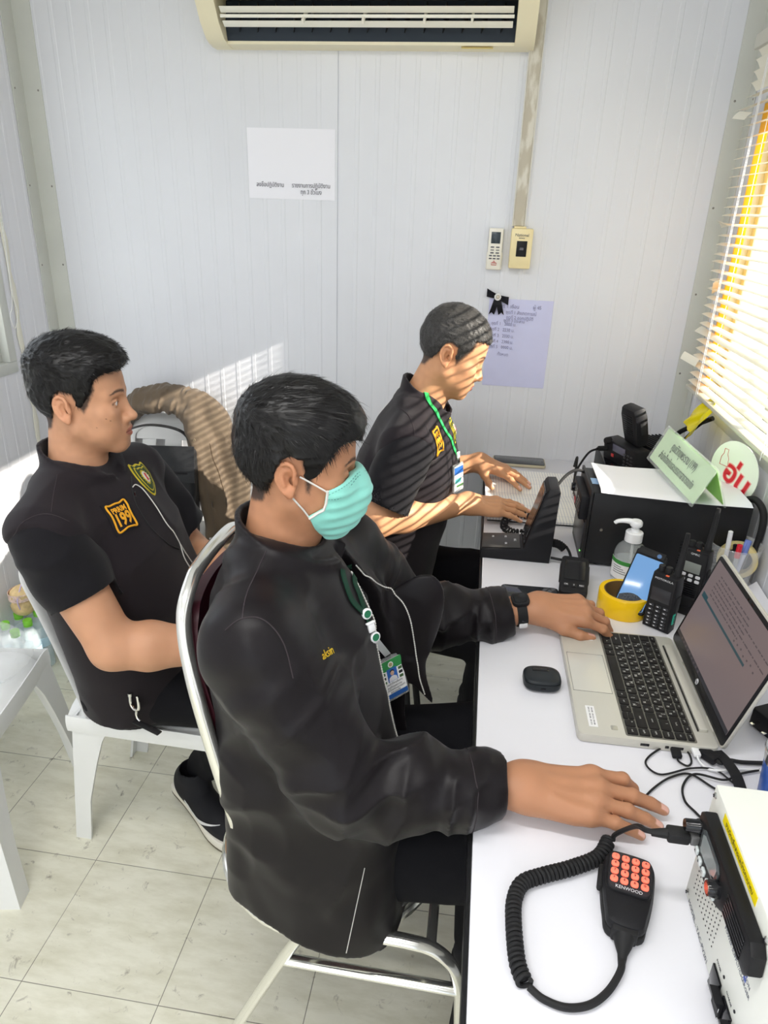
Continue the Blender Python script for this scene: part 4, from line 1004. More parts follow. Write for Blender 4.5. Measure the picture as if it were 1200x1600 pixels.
w = MB(); w.lathe([(.043, .072), (.0455, .090), (.0465, .092), (.0455, .093), (.0425, .091), (.040, .06), (.034, .006), (0, .005)], 48, cap=False); w.build('steel_rim', m_stl, t)
w = MB(); w.lathe([(.0, .084), (.036, .084), (.042, .091), (.045, .096), (.043, .098), (.038, .092), (0, .090)], 48, cap=False); w.build('lid', mat('lid_clear', (.9, .93, .95), rough=.06, alpha=.25, spec=.7), t)
w = MB(); w.box((0, 0, 0), (.020, .034, .006), .002, T(-.02, -.008, .095) @ RZ(35)); w.build('lid_slider', m_white, t)
# ------------------------------------------------ white radio power box with a built in mobile radio
def whitebox():
    x0, x1, y0, y1, h = .318, .60, .392, .686, .182
    t = thing('radio_base_station', 'white metal radio base box with a black radio front at the near desk corner', 'radio', (x0, (y0 + y1) / 2, DZ + .004))
    yc = (y0 + y1) / 2; zc = DZ + .004
    m_wb = mat('painted_white_metal', lin(232, 234, 226), rough=.42, var=.015, vscale=9)
    Y = y1 - y0; X = x1 - x0
    w = MB(); w.box((X / 2, 0, h / 2), (X, Y, h), .003); w.build('case', m_wb, t)
    for sx in (.03, X - .03):
        for sy in (-1, 1):
            w = MB(); w.lathe([(.009, -.004), (.009, .001)], 12, T(sx, sy * (Y / 2 - .03), 0)); w.build('foot', m_rub, t)
    def L(y, z, d=0): return Vector((-d, y - yc, z - zc))           # point on the front face from world (y, z), d in front of it
    RD, UP = (0, -1, 0), (0, 0, 1)
    m_sc = mat('screw_bright', (.6, .6, .58), rough=.3, metal=.9)
    def screw(M, r=.0045):
        w = MB(); w.lathe([(r, 0), (r, .0008), (r * .6, .0022), (.0002, .0026)], 16, M); s = w.build('screw', m_sc, t)
        w = MB(); w.box((0, 0, .0024), (r * 1.1, r * .25, .001), 0, M); w.box((0, 0, .0024), (r * .25, r * 1.1, .001), 0, M); w.build('screw_slot', m_ink, s)
    for (y, z) in ((.677, .926), (.502, .918), (.676, .765), (.402, .918), (.402, .765)): screw(FM(L(y, z), RD, UP), .0038)
    for (x, y) in ((.060, .622), (.060, .46), (.22, .622), (.22, .46)): screw(T(x, y - yc, h), .0062)
    # yellow label along the top of the front
    w = MB(); w.box((0, 0, 0), (.108, .0125, .0005), 0, FM(L(.590, .9265, .0004), RD, UP)); w.build('yellow_label', mat('label_yellow', lin(250, 226, 20), rough=.4), t)
    o = text('label_lettering', 'งานวิทยุสื่อสารและโทรคมนาคม', .0085, mat('olive_ink', (.09, .08, .01), rough=.6), t, FM(L(.590, .9265, .0009), RD, UP), .0001)
    ww = max(v.co.x for v in o.data.vertices) * 2
    for v in o.data.vertices: v.co.x *= .088 / ww
    # radio front: a bezel standing out of the box
    outline = [(.668, .885), (.668, .908), (.660, .9165), (.500, .9155), (.490, .907), (.487, .885), (.494, .875), (.560, .875), (.573, .866), (.590, .858), (.618, .853), (.650, .857), (.663, .866)]
    F = FM(Vector((0, 0, 0)), RD, UP)
    poly = [(-(y - yc), z - zc) for (y, z) in outline]
    w = MB(); w.prism(poly, .016, .003, F); w.build('radio_front', mat('radio_black', (.012, .012, .013), rough=.42, bump=.1, bscale=900), t, ang=25)
    f = .016
    w = MB(); dp = [(-(y - yc), z - zc) for (y, z) in ((.645, .881), (.647, .902), (.639, .908), (.592, .908), (.585, .902), (.586, .888), (.596, .881), (.637, .876))]
    w.prism(dp, .0018, .0005, F @ T(0, 0, f)); w.build('display', mat('display_grey', (.07, .08, .085), rough=.08), t)
    w = MB(); w.prism([(p[0] * .8 + -(-.0) * 0 + .2 * dp[0][0] * 0 + .2 * (-(0.616 - yc)), p[1] * .75 + .25 * (.893 - zc)) for p in dp], .0004, 0, F @ T(0, 0, f + .0018)); w.build('display_window', mat('lcd_pale', (.30, .33, .33), rough=.08), t)
    for k, y in enumerate((.648, .634, .6195, .604, .5855)):
        w = MB(); w.vbox((-(y - yc), (.870 if k == 4 else .8655 if k else .867) - zc, f + .0012), (.0098, .0095, .003), .003, .001, F); b_ = w.build('key', mat('key_pale', lin(214, 222, 222), rough=.35), t)
        text('key_mark', 'ABCDE'[k], .005, m_ink, b_, F @ T(-(y - yc), (.870 if k == 4 else .8655 if k else .867) - zc, f + .0034), .0001)
    # knobs and connector
    w = MB(); w.lathe([(.0088, 0), (.0088, .004), (.0078, .006), (.0074, .018), (.0068, .0195)], 22, F @ T(-(.659 - yc), .893 - zc, f - .002)); w.build('volume_knob', m_gls, t)
    w = MB(); w.lathe([(.0098, 0), (.0098, .006), (.0085, .012), (.008, .014)], 22, F @ T(-(.580 - yc), .8865 - zc, f - .002)); k_ = w.build('channel_knob', m_gls, t)
    w = MB(); w.lathe([(.006, 0), (.006, .0006)], 16, F @ T(-(.580 - yc), .8865 - zc, f + .012)); w.build('knob_cap', mat('copper_cap', (.7, .55, .48), rough=.15, metal=1.), k_)
    w = MB(); w.box((-(.6590 - yc), .8765 - zc, f + .004), (.018, .014, .010), .002, F); w.build('socket', mat('socket_clear', (.12, .12, .12), rough=.15), t)
    for k in range(6):
        w = MB(); w.box((-(.532 - yc), .8805 - zc + k * .0052, f + .0004), (.052, .0026, .0018), .0006, F); w.build('grille_rib', m_gls, t)
    # holes, print, switches
    w = MB()
    for r in range(8):
        for c in range(10):
            w.lathe([(.0011, 0), (.0011, .0004)], 6, F @ T(-(.664 - c * .0085 - yc), .838 - r * .0072 - zc, .0001))
    g = w.build('speaker_holes', m_ink, t); g['kind'] = 'stuff'
    text('model_lettering', 'MODEL : TAC-PV201', .0092, mat('blue_grey_print', (.12, .13, .17), rough=.5), t, F @ T(-(.627 - yc), .760 - zc, .0002), .0001)
    for k, s_ in enumerate(('TELECOMMUNICATION', 'POWER SUPPLY/CHARGER')):
        text('maker_lettering', s_, .0066, mat('blue_grey_print', (1, 1, 1)), t, F @ T(-(.535 - yc), .848 - k * .009 - zc, .0002), .0001)
    for k in range(2):
        w = MB(); w.box((-(.513 - yc), .852 - k * .007 - zc, .0002), (.006, .005, .0003), 0, F); w.build('blue_mark', mat('blue_mark', lin(60, 84, 170), rough=.5), t)
    for k, y in enumerate((.558, .522)):
        w = MB(); w.box((-(y - yc), .768 - zc, .001), (.026, .032, .003), .001, F); w.build('switch_frame', m_gls, t)
        w = MB(); w.prism([(-.012, 0), (.012, 0), (.013, .010), (.0, .004), (-.013, .003)], .021, .0008, F @ T(-(y - yc) + .0105, .768 - zc, .002) @ RZ(90) @ RX(0) @ RY(0) @ FM((0, 0, 0), (1, 0, 0), (0, 0, 1)) @ T(0, 0, 0)); s_ = w.build('rocker', m_blk, t)
        text('switch_mark', 'I', .008, m_prw, s_, F @ T(-(y - yc), .776 - zc, .0088), .0001); text('switch_mark', 'O', .008, m_prw, s_, F @ T(-(y - yc), .760 - zc, .0065), .0001)
        text('switch_caption', ('POWER', 'CHARGE')[k], .0042, m_ink, t, F @ T(-(y - .026 - yc) - .03, .792 - zc, .0002), .0001)
        w = MB(); w.lathe([(.0018, 0), (.0018, .001)], 8, F @ T(-(y - yc) + .012, .797 - zc, 0)); w.build('indicator', m_ink, t)
whitebox()
# ------------------------------------------------ hand microphone with orange keypad
def handmic():
    # x to the right of the keys, y towards the top of the microphone, z up
    top, bot = Vector((.248, .715, 0)), Vector((.221, .590, 0))
    yv = (top - bot).normalized(); xv = yv.cross(Vector((0, 0, 1)))
    M = Matrix((xv, yv, Vector((0, 0, 1)))).transposed().to_4x4(); M.translation = Vector((.2385, .656, DZ)); M = M @ RX(3)
    t = thing('hand_microphone', 'black hand microphone with orange keypad lying on the near desk end', 'microphone', M=M)
    def outline(s): return [(x * s, y * s) for (x, y) in ((-.018, -.052), (.018, -.052), (.026, -.030), (.0315, .005), (.0325, .035), (.028, .050), (.018, .0555), (-.018, .0555), (-.028, .050), (-.0325, .035), (-.0315, .005), (-.026, -.030))]
    def smooth(P, n=5): return [(p.x, p.y) for p in catmull([(p[0], p[1], 0) for p in P], n, True)]
    w = MB(); w.prism(smooth(outline(1.02)), .014, .005, T(0, 0, .002)); w.build('back_shell', m_rub, t, ang=40)
    w = MB(); w.prism(smooth(outline(.97)), .019, .007, T(0, 0, .012)); w.build('front_shell', m_blk, t, ang=40)
    w = MB(); w.vbox((0, .0185, .0315), (.054, .058, .007), .011, .002, seg=6); w.build('keypad_bezel', m_blk, t, ang=40)
    w = MB(); w.vbox((0, .0185, .0350), (.050, .054, .001), .009, .0003, seg=6); w.build('keypad_plate', mat('keypad_plate', (.035, .03, .034), rough=.4), t)
    m_or = mat('orange_keys', lin(255, 128, 104), rough=.35, emit=lin(255, 110, 84), estr=.45); base = None
    labs = ['1', '2', '3', 'A', '4', '5', '6', 'B', '7', '8', '9', 'C', '*', '0', '#', 'D']
    for r in range(4):
        for c in range(4):
            x, y = -.0185 + c * .0123, .0375 - r * .0112
            if base is None: w = MB(); w.vbox((0, 0, .0012), (.0095, .0088, .003), .0034, .0008, seg=4); base = w.build('key', m_or, t); k = base
            else: k = dup(base, t)
            k.location = (x, y, .0352)
            text('key_digit', labs[r * 4 + c], .0046, mat('maroon_ink', (.12, .01, .015), rough=.6), k, T(0, .0008, .0029), .0001)
    text('brand', 'KENWOOD', .0064, m_prw, t, T(0, -.0050, .0357), .0001, sx=.95)
    w = MB(); w.box((0, -.049, .0165), (.030, .018, .022), .003); w.build('cord_boot_block', m_rub, t)
    w = MB(); w.tube([(0, -.056, .0165), (0, -.066, .0155), (0, -.076, .0135), (0, -.088, .012)], [.013, .010, .0058, .0042], 14); w.build('cord_boot', m_rub, t)
    w = MB(); w.box((-.0325, .018, .013), (.008, .034, .013), .003); w.build('talk_button', m_rub, t)
    # the coiled cord: its tail leaves the boot, runs round to the coil, and the far end plugs into the box
    Mi = M.inverted()
    def Wp(x, y, z=.006): return Mi @ Vector((x, y, DZ + z))
    w = MB()
    w.tube(catmull([(0, -.080, .0128), Wp(.2165, .560, .010), Wp(.200, .537), Wp(.178, .519), Wp(.152, .512), Wp(.128, .517), Wp(.112, .526, .009)], 8), .0042, 10)
    o_ = coil(w, [Wp(.108, .528, .010), Wp(.100, .552, .0105), Wp(.097, .60, .0105), Wp(.099, .632, .0105), Wp(.110, .657, .0105), Wp(.135, .672, .0105), Wp(.175, .691, .0105), Wp(.212, .714, .011), Wp(.229, .741, .014)], .0078, .0027, 47, 7)
    w.tube(catmull([o_[-1], Wp(.234, .737, .030), Wp(.240, .712, .070), Wp(.242, .684, .105), Wp(.245, .664, .121), Wp(.254, .659, .1245)], 8), .0032, 10)
    w.build('coiled_cord', m_rub, t)
    w = MB()
    Mc = frame(Mi @ Vector((.280, .659, DZ + .1255)), Mi.to_3x3() @ Vector((1, 0, 0)), Mi.to_3x3() @ Vector((0, 0, 1)))
    w.box((0, 0, 0), (.026, .018, .014), .003, Mc); w.tube([Mc @ Vector((-.011, 0, 0)), Mc @ Vector((-.030, 0, -.002))], [.0065, .0042], 10); w.build('plug', m_rub, t)
handmic()
# ------------------------------------------------ loose cables and plugs on the near side of the laptop
def cable(name, label, P, r, m=None, plug=None):
    t = thing(name, label, 'cable', (P[0][0], P[0][1], DZ)); o0 = Vector((P[0][0], P[0][1], DZ))
    w = MB(); w.tube(catmull([Vector(p) + Vector((0, 0, DZ)) - o0 for p in P], 10), r, 8); w.build('cord', m or m_rub, t)
    if plug:
        sz, mm = plug; d = (Vector(P[0]) - Vector(P[1])).normalized(); Mx = frame(Vector((0, 0, P[0][2])) + d * sz[0] * .4, d, (0, 0, 1))
        w = MB(); w.box((0, 0, 0), sz, .002, Mx); w.build('plug', mm, t)
        w = MB(); w.box((sz[0] * .5 + .004, 0, 0), (.009, sz[1] * .7, sz[2] * .55), .0005, Mx); w.build('plug_tip', m_chrome, t)
    return t
cable('usb_cable', 'thin black usb lead plugged into the laptop and looped on the desk', [(.366, .938, .006), (.366, .928, .005), (.378, .921, .004), (.387, .932, .004), (.386, .955, .004), (.368, .966, .004), (.340, .951, .004), (.313, .917, .004), (.331, .894, .004), (.381, .914, .006), (.418, .916, .007), (.440, .892, .006), (.46, .87, .006)], .0016, None, ((.026, .015, .008), m_blk))
cable('mouse_cable', 'thin black lead running in under the near hand', [(.286, .825, .004), (.298, .842, .004), (.318, .866, .004), (.345, .890, .004), (.377, .902, .005), (.405, .879, .005), (.43, .86, .006)], .0017)
cable('power_cable', 'thin black lead going down behind the white radio box', [(.372, .815, .004), (.366, .825, .004), (.356, .845, .004), (.361, .876, .004), (.384, .901, .007), (.425, .894, .009), (.455, .915, .006), (.49, .93, .006)], .0018)
cable('charging_cable', 'white charging lead plugged into the near side of the laptop', [(.397, .942, .0095), (.398, .93, .008), (.408, .918, .006), (.425, .914, .009), (.458, .926, .006), (.50, .93, .006)], .0019, m_white, ((.022, .012, .007), m_white))
cable('display_cable', 'thick black display lead with angled plug beside the laptop hinge', [(.424, .937, .0095), (.430, .93, .010), (.446, .940, .009), (.47, .943, .006), (.52, .95, .006)], .0033, None, ((.030, .020, .012), m_blk))
w = MB(); w.tube(catmull([(.430, .955, DZ + .012), (.437, .935, DZ + .014), (.444, .905, DZ + .013), (.446, .875, DZ + .006)], 8), 1, 4, flat=(.009, .0008, (1, .2, 0)))
tag(w.build('cable_strap', m_blk), 'flat black strap crossing the leads beside the laptop hinge', 'strap')
# ================================================================== signed distance modelling: one continuous surface per body or garment
f32 = np.float32
def V3(*a): return np.array(a, dtype=f32)
def d_cap(a, b, ra, rb=None):
    a = np.asarray(a, f32); b = np.asarray(b, f32); rb = ra if rb is None else rb
    ab = b - a; L2 = max(float(ab @ ab), 1e-12)
    def f(p):
        t = np.clip(((p - a) @ ab) / L2, 0, 1)
        return np.linalg.norm(p - (a + t[:, None] * ab), axis=1) - (ra + (rb - ra) * t)
    return f
def d_ell(c, r, R=None):
    c = np.asarray(c, f32); r = np.asarray(r, f32); R = None if R is None else np.asarray(R, f32)   # columns of R are the axes
    def f(p):
        q = p - c
        if R is not None: q = q @ R
        k0 = np.linalg.norm(q / r, axis=1); k1 = np.linalg.norm(q / (r * r), axis=1)
        return k0 * (k0 - 1) / np.maximum(k1, 1e-9)
    return f
def d_box(c, h, rad=0., R=None):
    c = np.asarray(c, f32); h = np.asarray(h, f32) - rad
    def f(p):
        q = p - c
        if R is not None: q = q @ np.asarray(R, f32)
        q = np.abs(q) - h
        return np.linalg.norm(np.maximum(q, 0), axis=1) + np.minimum(q.max(axis=1), 0) - rad
    return f
def d_plane(o, n):
    o = np.asarray(o, f32); n = np.asarray(n, f32); n = n / np.linalg.norm(n)
    return lambda p: (p - o) @ n
def d_loft(C, W, D, lat, fwd, cap=.06, sq=2.):
    """torso like tube: centres C, half widths W along lat, half depths D along fwd (each per centre)"""
    C = np.asarray(C, f32); lat = np.asarray(lat, f32); lat = lat / np.linalg.norm(lat)
    ax = C[-1] - C[0]; L_ = np.linalg.norm(ax); ax = ax / L_
    lat = lat - ax * (lat @ ax); lat /= np.linalg.norm(lat); fw_ = np.cross(lat, ax)
    if fw_ @ np.asarray(fwd, f32) < 0: fw_ = -fw_
    s = (C - C[0]) @ ax
    def f(p):
        t = (p - C[0]) @ ax; tc = np.clip(t, s[0], s[-1])
        c = np.stack([np.interp(tc, s, C[:, i]) for i in range(3)], 1)
        q = p - c; w = np.interp(tc, s, W); d = np.interp(tc, s, D)
        a = np.abs(q @ lat) / w; b = np.abs(q @ fw_) / d; e = np.abs(t - tc) / cap
        k0 = (a ** sq + b ** sq + e ** sq) ** (1 / sq)
        k0s = np.sqrt(a * a + b * b + e * e); k1 = np.sqrt((a / w) ** 2 + (b / d) ** 2 + (e / cap) ** 2)
        return k0s / np.maximum(k1, 1e-6) * (k0 - 1)
    return f
def d_chain(P, R):
    fs = [d_cap(P[i], P[i + 1], R[i], R[i + 1]) for i in range(len(P) - 1)]
    def f(p):
        d = fs[0](p)
        for g in fs[1:]: d = np.minimum(d, g(p))
        return d
    return f
def smin(a, b, k):
    if k <= 0: return np.minimum(a, b)
    h = np.maximum(k - np.abs(a - b), 0) / k
    return np.minimum(a, b) - h * h * k * .25
def smax(a, b, k): return -smin(-a, -b, k)
def xform(f, M, s=1.):
    """distance field given in a local frame, seen from the world (M: local to world, uniform scale s)"""
    R = np.array(M.to_3x3(), dtype=f32) / s; o = np.array(M.translation, dtype=f32)
    return lambda p: f(((p - o) @ R) / s) * s
# value noise
_rs = np.random.RandomState(5); _perm = _rs.rand(64, 64, 64).astype(f32)
def vnoise(p):
    i = np.floor(p).astype(np.int64); f = (p - i).astype(f32); f = f * f * (3 - 2 * f); i &= 63; j = (i + 1) & 63
    r = 0
    for dx in (0, 1):
        for dy in (0, 1):
            for dz in (0, 1):
                w = (f[:, 0] if dx else 1 - f[:, 0]) * (f[:, 1] if dy else 1 - f[:, 1]) * (f[:, 2] if dz else 1 - f[:, 2])
                r = r + w * _perm[(j if dx else i)[:, 0], (j if dy else i)[:, 1], (j if dz else i)[:, 2]]
    return r
def ridge(p): return 1 - np.abs(2 * vnoise(p) - 1)
class SDF:
    """ordered list of operations: ('u' add, 's' take away, 'i' keep inside, 'd' displace) with a blend radius"""
    def __init__(s): s.ops = []
    def u(s, f, k=.0): s.ops.append(('u', f, k)); return s
    def s(s, f, k=.0): s.ops.append(('s', f, k)); return s
    def i(s, f, k=.0): s.ops.append(('i', f, k)); return s
    def d(s, f): s.ops.append(('d', f, 0)); return s
    def __call__(s, p): return s.ev(p, None)
    def ev(s, p, act):
        d = np.full(len(p), .5, f32)
        for n, (o, f, k) in enumerate(s.ops):
            if act is not None and n not in act: continue
            if o == 'd': d = d - f(p); continue
            v = f(p)
            if o == 'u': d = smin(d, v, k)
            elif o == 's': d = smax(d, -v, k)
            else: d = smax(d, v, k)
        return d.astype(f32)
    def mesh(s, lo, hi, h, B=8):
        lo = np.asarray(lo, f32); hi = np.asarray(hi, f32)
        nb = np.ceil((hi - lo) / (h * B)).astype(int)
        g = np.stack(np.meshgrid(*[np.arange(n) for n in nb], indexing='ij'), -1).reshape(-1, 3)
        cen = (lo + (g + .5) * h * B).astype(f32); rad = h * B * .866
        # coarse pass
        dc = np.concatenate([s.ev(cen[i:i + 20000], None) for i in range(0, len(cen), 20000)])
        keep = np.abs(dc) < rad * 1.9 + .012
        g = g[keep]; cen = cen[keep]
        # which operations matter in which block
        A = []
        for (o, f, k) in s.ops:
            if o == 'd': A.append(np.ones(len(cen), bool)); continue
            v = f(cen); m = rad * 3 + k + .03
            A.append(v < m if o == 'u' else (v < m if o == 's' else v > -m))
        A = np.array(A).T
        key = np.packbits(A, axis=1); _, inv = np.unique(key, axis=0, return_inverse=True); inv = inv.ravel()
        order = np.argsort(inv, kind='stable')
        n1 = B + 1
        off = np.stack(np.meshgrid(*[np.arange(n1)] * 3, indexing='ij'), -1).reshape(-1, 3)
        VK = []; VP = []; EF = []
        N = (nb * B + 4).astype(np.int64); S_ = np.array([N[1] * N[2], N[2], 1], np.int64)
        i0 = 0
        while i0 < len(order):
            i1 = i0
            while i1 < len(order) and inv[order[i1]] == inv[order[i0]] and i1 - i0 < 160: i1 += 1
            bl = order[i0:i1]; act = set(np.nonzero(A[bl[0]])[0].tolist()); i0 = i1
            gi = (g[bl][:, None, :] * B + off[None]).reshape(-1, 3)
            d = s.ev((lo + gi * f32(h)).astype(f32), act).reshape(len(bl), n1, n1, n1)
            neg = d < 0
            c = np.zeros((len(bl), B, B, B), np.int8)
            for dx in (0, 1):
                for dy in (0, 1):
                    for dz in (0, 1): c += neg[:, dx:B + dx, dy:B + dy, dz:B + dz]
            m = (c > 0) & (c < 8)
            if not m.any(): continue
            bi, x, y, z = np.nonzero(m)
            acc = np.zeros((len(bi), 3), f32); cnt = np.zeros(len(bi), f32)
            cs = {}
            for q in range(8): cs[q] = d[bi, x + (q >> 2 & 1), y + (q >> 1 & 1), z + (q & 1)]
            for a in range(8):
                for ax, bit in ((0, 4), (1, 2), (2, 1)):
                    if a & bit: continue
                    b = a | bit; da, db = cs[a], cs[b]; cr = (da < 0) != (db < 0)
                    t = np.where(cr, da / np.where(np.abs(da - db) < 1e-12, 1, da - db), 0)
                    base = np.array([a >> 2 & 1, a >> 1 & 1, a & 1], f32); e = np.zeros(3, f32); e[ax] = 1
                    acc += np.where(cr[:, None], base + t[:, None] * e, 0); cnt += cr
            cell = g[bl][bi] * B + np.stack([x, y, z], 1)
            VP.append(lo + (cell + acc / cnt[:, None]) * f32(h)); VK.append((cell + 1) @ S_)
            for ax in range(3):
                sl0 = [slice(None)] + [slice(0, B)] * 3; sl1 = list(sl0); sl1[ax + 1] = slice(1, n1)
                n0, n1_ = neg[tuple(sl0)], neg[tuple(sl1)]
                cr = n0 != n1_
                if not cr.any(): continue
                bi2, x2, y2, z2 = np.nonzero(cr); k = (g[bl][bi2] * B + np.stack([x2, y2, z2], 1) + 1) @ S_
                u_, v_ = S_[(ax + 1) % 3], S_[(ax + 2) % 3]
                q = np.stack([k, k - u_, k - u_ - v_, k - v_], 1)
                fl = n0[cr]; q[~fl] = q[~fl][:, ::-1]; EF.append(q)
        VK = np.concatenate(VK); VP = np.concatenate(VP); EF = np.concatenate(EF)
        o = np.argsort(VK); VK = VK[o]; VP = VP[o]
        idx = np.searchsorted(VK, EF); idx = np.minimum(idx, len(VK) - 1)
        ok = (VK[idx] == EF).all(1); F = idx[ok]
        used = np.unique(F); mp = np.zeros(len(VP), np.int64); mp[used] = np.arange(len(used))
        return VP[used].astype(np.float64), mp[F]
def biggest(v, f, least=.02):
    """drop stray crumbs"""
    n = len(v); lab = np.arange(n)
    e = np.concatenate([f[:, [0, 1]], f[:, [1, 2]], f[:, [2, 3]]])
    for _ in range(400):
        m = np.minimum(lab[e[:, 0]], lab[e[:, 1]]); new = lab.copy()
        np.minimum.at(new, e[:, 0], m); np.minimum.at(new, e[:, 1], m); new = new[new]
        if (new == lab).all(): break
        lab = new
    u, c = np.unique(lab, return_counts=True); good = u[c >= max(8, least * c.max())]
    kv = np.isin(lab, good); mp = np.cumsum(kv) - 1
    return v[kv], mp[f[kv[f[:, 0]]]]
def relax(v, f, n=2, w=.5):
    e = np.concatenate([f[:, [0, 1]], f[:, [1, 2]], f[:, [2, 3]], f[:, [3, 0]]]); e = np.unique(np.sort(e, 1), axis=0)
    cnt = np.bincount(e.ravel(), minlength=len(v))[:, None]
    for _ in range(n):
        a = np.zeros_like(v)
        for i in range(3): a[:, i] = np.bincount(e[:, 0], v[e[:, 1], i], len(v)) + np.bincount(e[:, 1], v[e[:, 0], i], len(v))
        v = v + w * (a / np.maximum(cnt, 1) - v)
    return v
def npmesh(name, v, f, m, parent=None, col=None, origin=None):
    """link arrays as a mesh; v in world space, stored relative to the parent's origin"""
    o_ = np.zeros(3) if origin is None else np.asarray(origin)
    me = bpy.data.meshes.new(name); n = len(f); k = f.shape[1]
    me.vertices.add(len(v)); me.vertices.foreach_set('co', (v - o_).astype(f32).ravel())
    me.loops.add(n * k); me.loops.foreach_set('vertex_index', f.astype(np.int32).ravel())
    me.polygons.add(n); me.polygons.foreach_set('loop_start', np.arange(0, n * k, k, dtype=np.int32))
    me.polygons.foreach_set('use_smooth', np.ones(n, bool))
    me.update(calc_edges=True); me.materials.append(m)
    if col is not None:
        a = me.color_attributes.new('tint', 'FLOAT_COLOR', 'POINT'); a.data.foreach_set('color', np.concatenate([col, np.ones((len(col), 1))], 1).astype(f32).ravel())
    o = bpy.data.objects.new(name, me); COL.objects.link(o)
    if parent: o.parent = parent
    return o
# ================================================================== people: heads, hands, arms
def fold(f):
    def g(p):
        q = p.copy(); q[:, 1] = np.abs(q[:, 1]); return f(q)
    return g
def rotm(rx=0, ry=0, rz=0):
    return np.array((RZ(rz) @ RY(ry) @ RX(rx)).to_3x3(), dtype=f32)
def head_sdf(eye=.0, nose=1., jaw=1.):
    """head in its own frame: x forward, y left, z up, origin between the ears"""
    s = SDF()
    s.u(d_ell((-.010, 0, .030), (.088, .0765, .086)))
    s.u(d_ell((.022, 0, .030), (.066, .064, .066)), .03)
    s.u(d_ell((.028, 0, -.036), (.057, .058, .076)), .03)
    s.u(fold(d_cap((.004, .049 * jaw, -.056), (.066, .017, -.098), .019, .017)), .03)
    s.u(d_ell((.074, 0, -.103), (.0175, .022, .0145)), .022)
    s.u(fold(d_ell((.055, .044, -.024), (.026, .021, .018))), .022)
    s.u(fold(d_ell((.056, .033, -.058), (.027, .025, .030))), .025)
    s.u(fold(d_cap((.0805, .011, .0135), (.064, .046, .0125), .0095, .0085)), .014)
    s.s(fold(d_ell((.0925, .030, -.004), (.0165, .0165, .0105))), .013)
    s.u(d_cap((.0815, 0, .004), (.1005, 0, -.036), .0072, .0092), .013)
    s.u(d_ell((.1025, 0, -.040), (.0118 * nose, .0125, .0098)), .008)
    s.u(fold(d_ell((.0925, .0145, -.0435), (.0108, .0075, .0085))), .006)
    s.s(fold(d_ell((.0985, .0065, -.0515), (.006, .0035, .0042))), .002)
    s.u(d_ell((.073, 0, -.070), (.0245, .030, .024)), .016)
    s.u(fold(d_cap((.0955, .004, -.0655), (.083, .0215, -.0715), .0055, .0028)), .005)
    s.u(fold(d_cap((.0945, .000, -.0775), (.083, .0195, -.0725), .0066, .003)), .005)
    s.s(d_ell((.103, 0, -.0716), (.0125, .0235, .0010)), .0028)
    s.s(d_cap((.1045, 0, -.055), (.1035, 0, -.061), .0022), .005)
    # eyelids, slit
    s.u(fold(d_ell((.0715, .0310, -.0045), (.0132, .0145, .0128))), .004)
    if eye > 0: s.s(fold(d_ell((.0870, .0315, -.0050), (.0085, .0122, eye))), .0014)
    else: s.s(fold(d_ell((.0855, .0315, -.0098), (.0050, .0118, .0008))), .0016)
    s.s(fold(d_cap((.0835, .022, .0055), (.076, .043, .004), .0012)), .003)
    # ears
    Re = rotm(0, -10, 0) @ rotm(0, 0, 0); Rz = rotm(0, 0, 18)
    R = Rz @ Re
    Ec = V3(-.012, .0775, -.008)
    s.u(fold(d_ell(Ec, (.0168, .0058, .0268), R)), .006)
    def E(x, z, y=.003): return Ec + R @ V3(x * .95, y, z * .87)
    s.s(fold(d_ell(E(.0040, -.002, .0058), (.0098, .0070, .0150), R)), .003)
    s.s(fold(d_ell(E(.0065, -.004, -.002), (.0048, .0105, .0062), R)), .003)
    rim = [(.013, .002), (.0155, .014), (.0115, .0255), (.001, .031), (-.0105, .027), (-.0165, .014), (-.0165, -.003), (-.011, -.017), (-.004, -.026)]
    s.u(fold(d_chain([E(x, z, .0052) for x, z in rim], [.0032, .0034, .0036, .0038, .004, .004, .0038, .0034, .003])), .0025)
    s.u(fold(d_chain([E(-.0065, .018, .0038), E(-.009, .004, .004), E(-.004, -.011, .0035)], [.0028, .003, .0026])), .004)
    s.u(fold(d_ell(E(.003, -.0285, .001), (.0075, .0050, .0085), R)), .005)
    s.u(fold(d_ell(E(.014, -.004, .0025), (.0045, .0035, .0065), R)), .004)
    return s
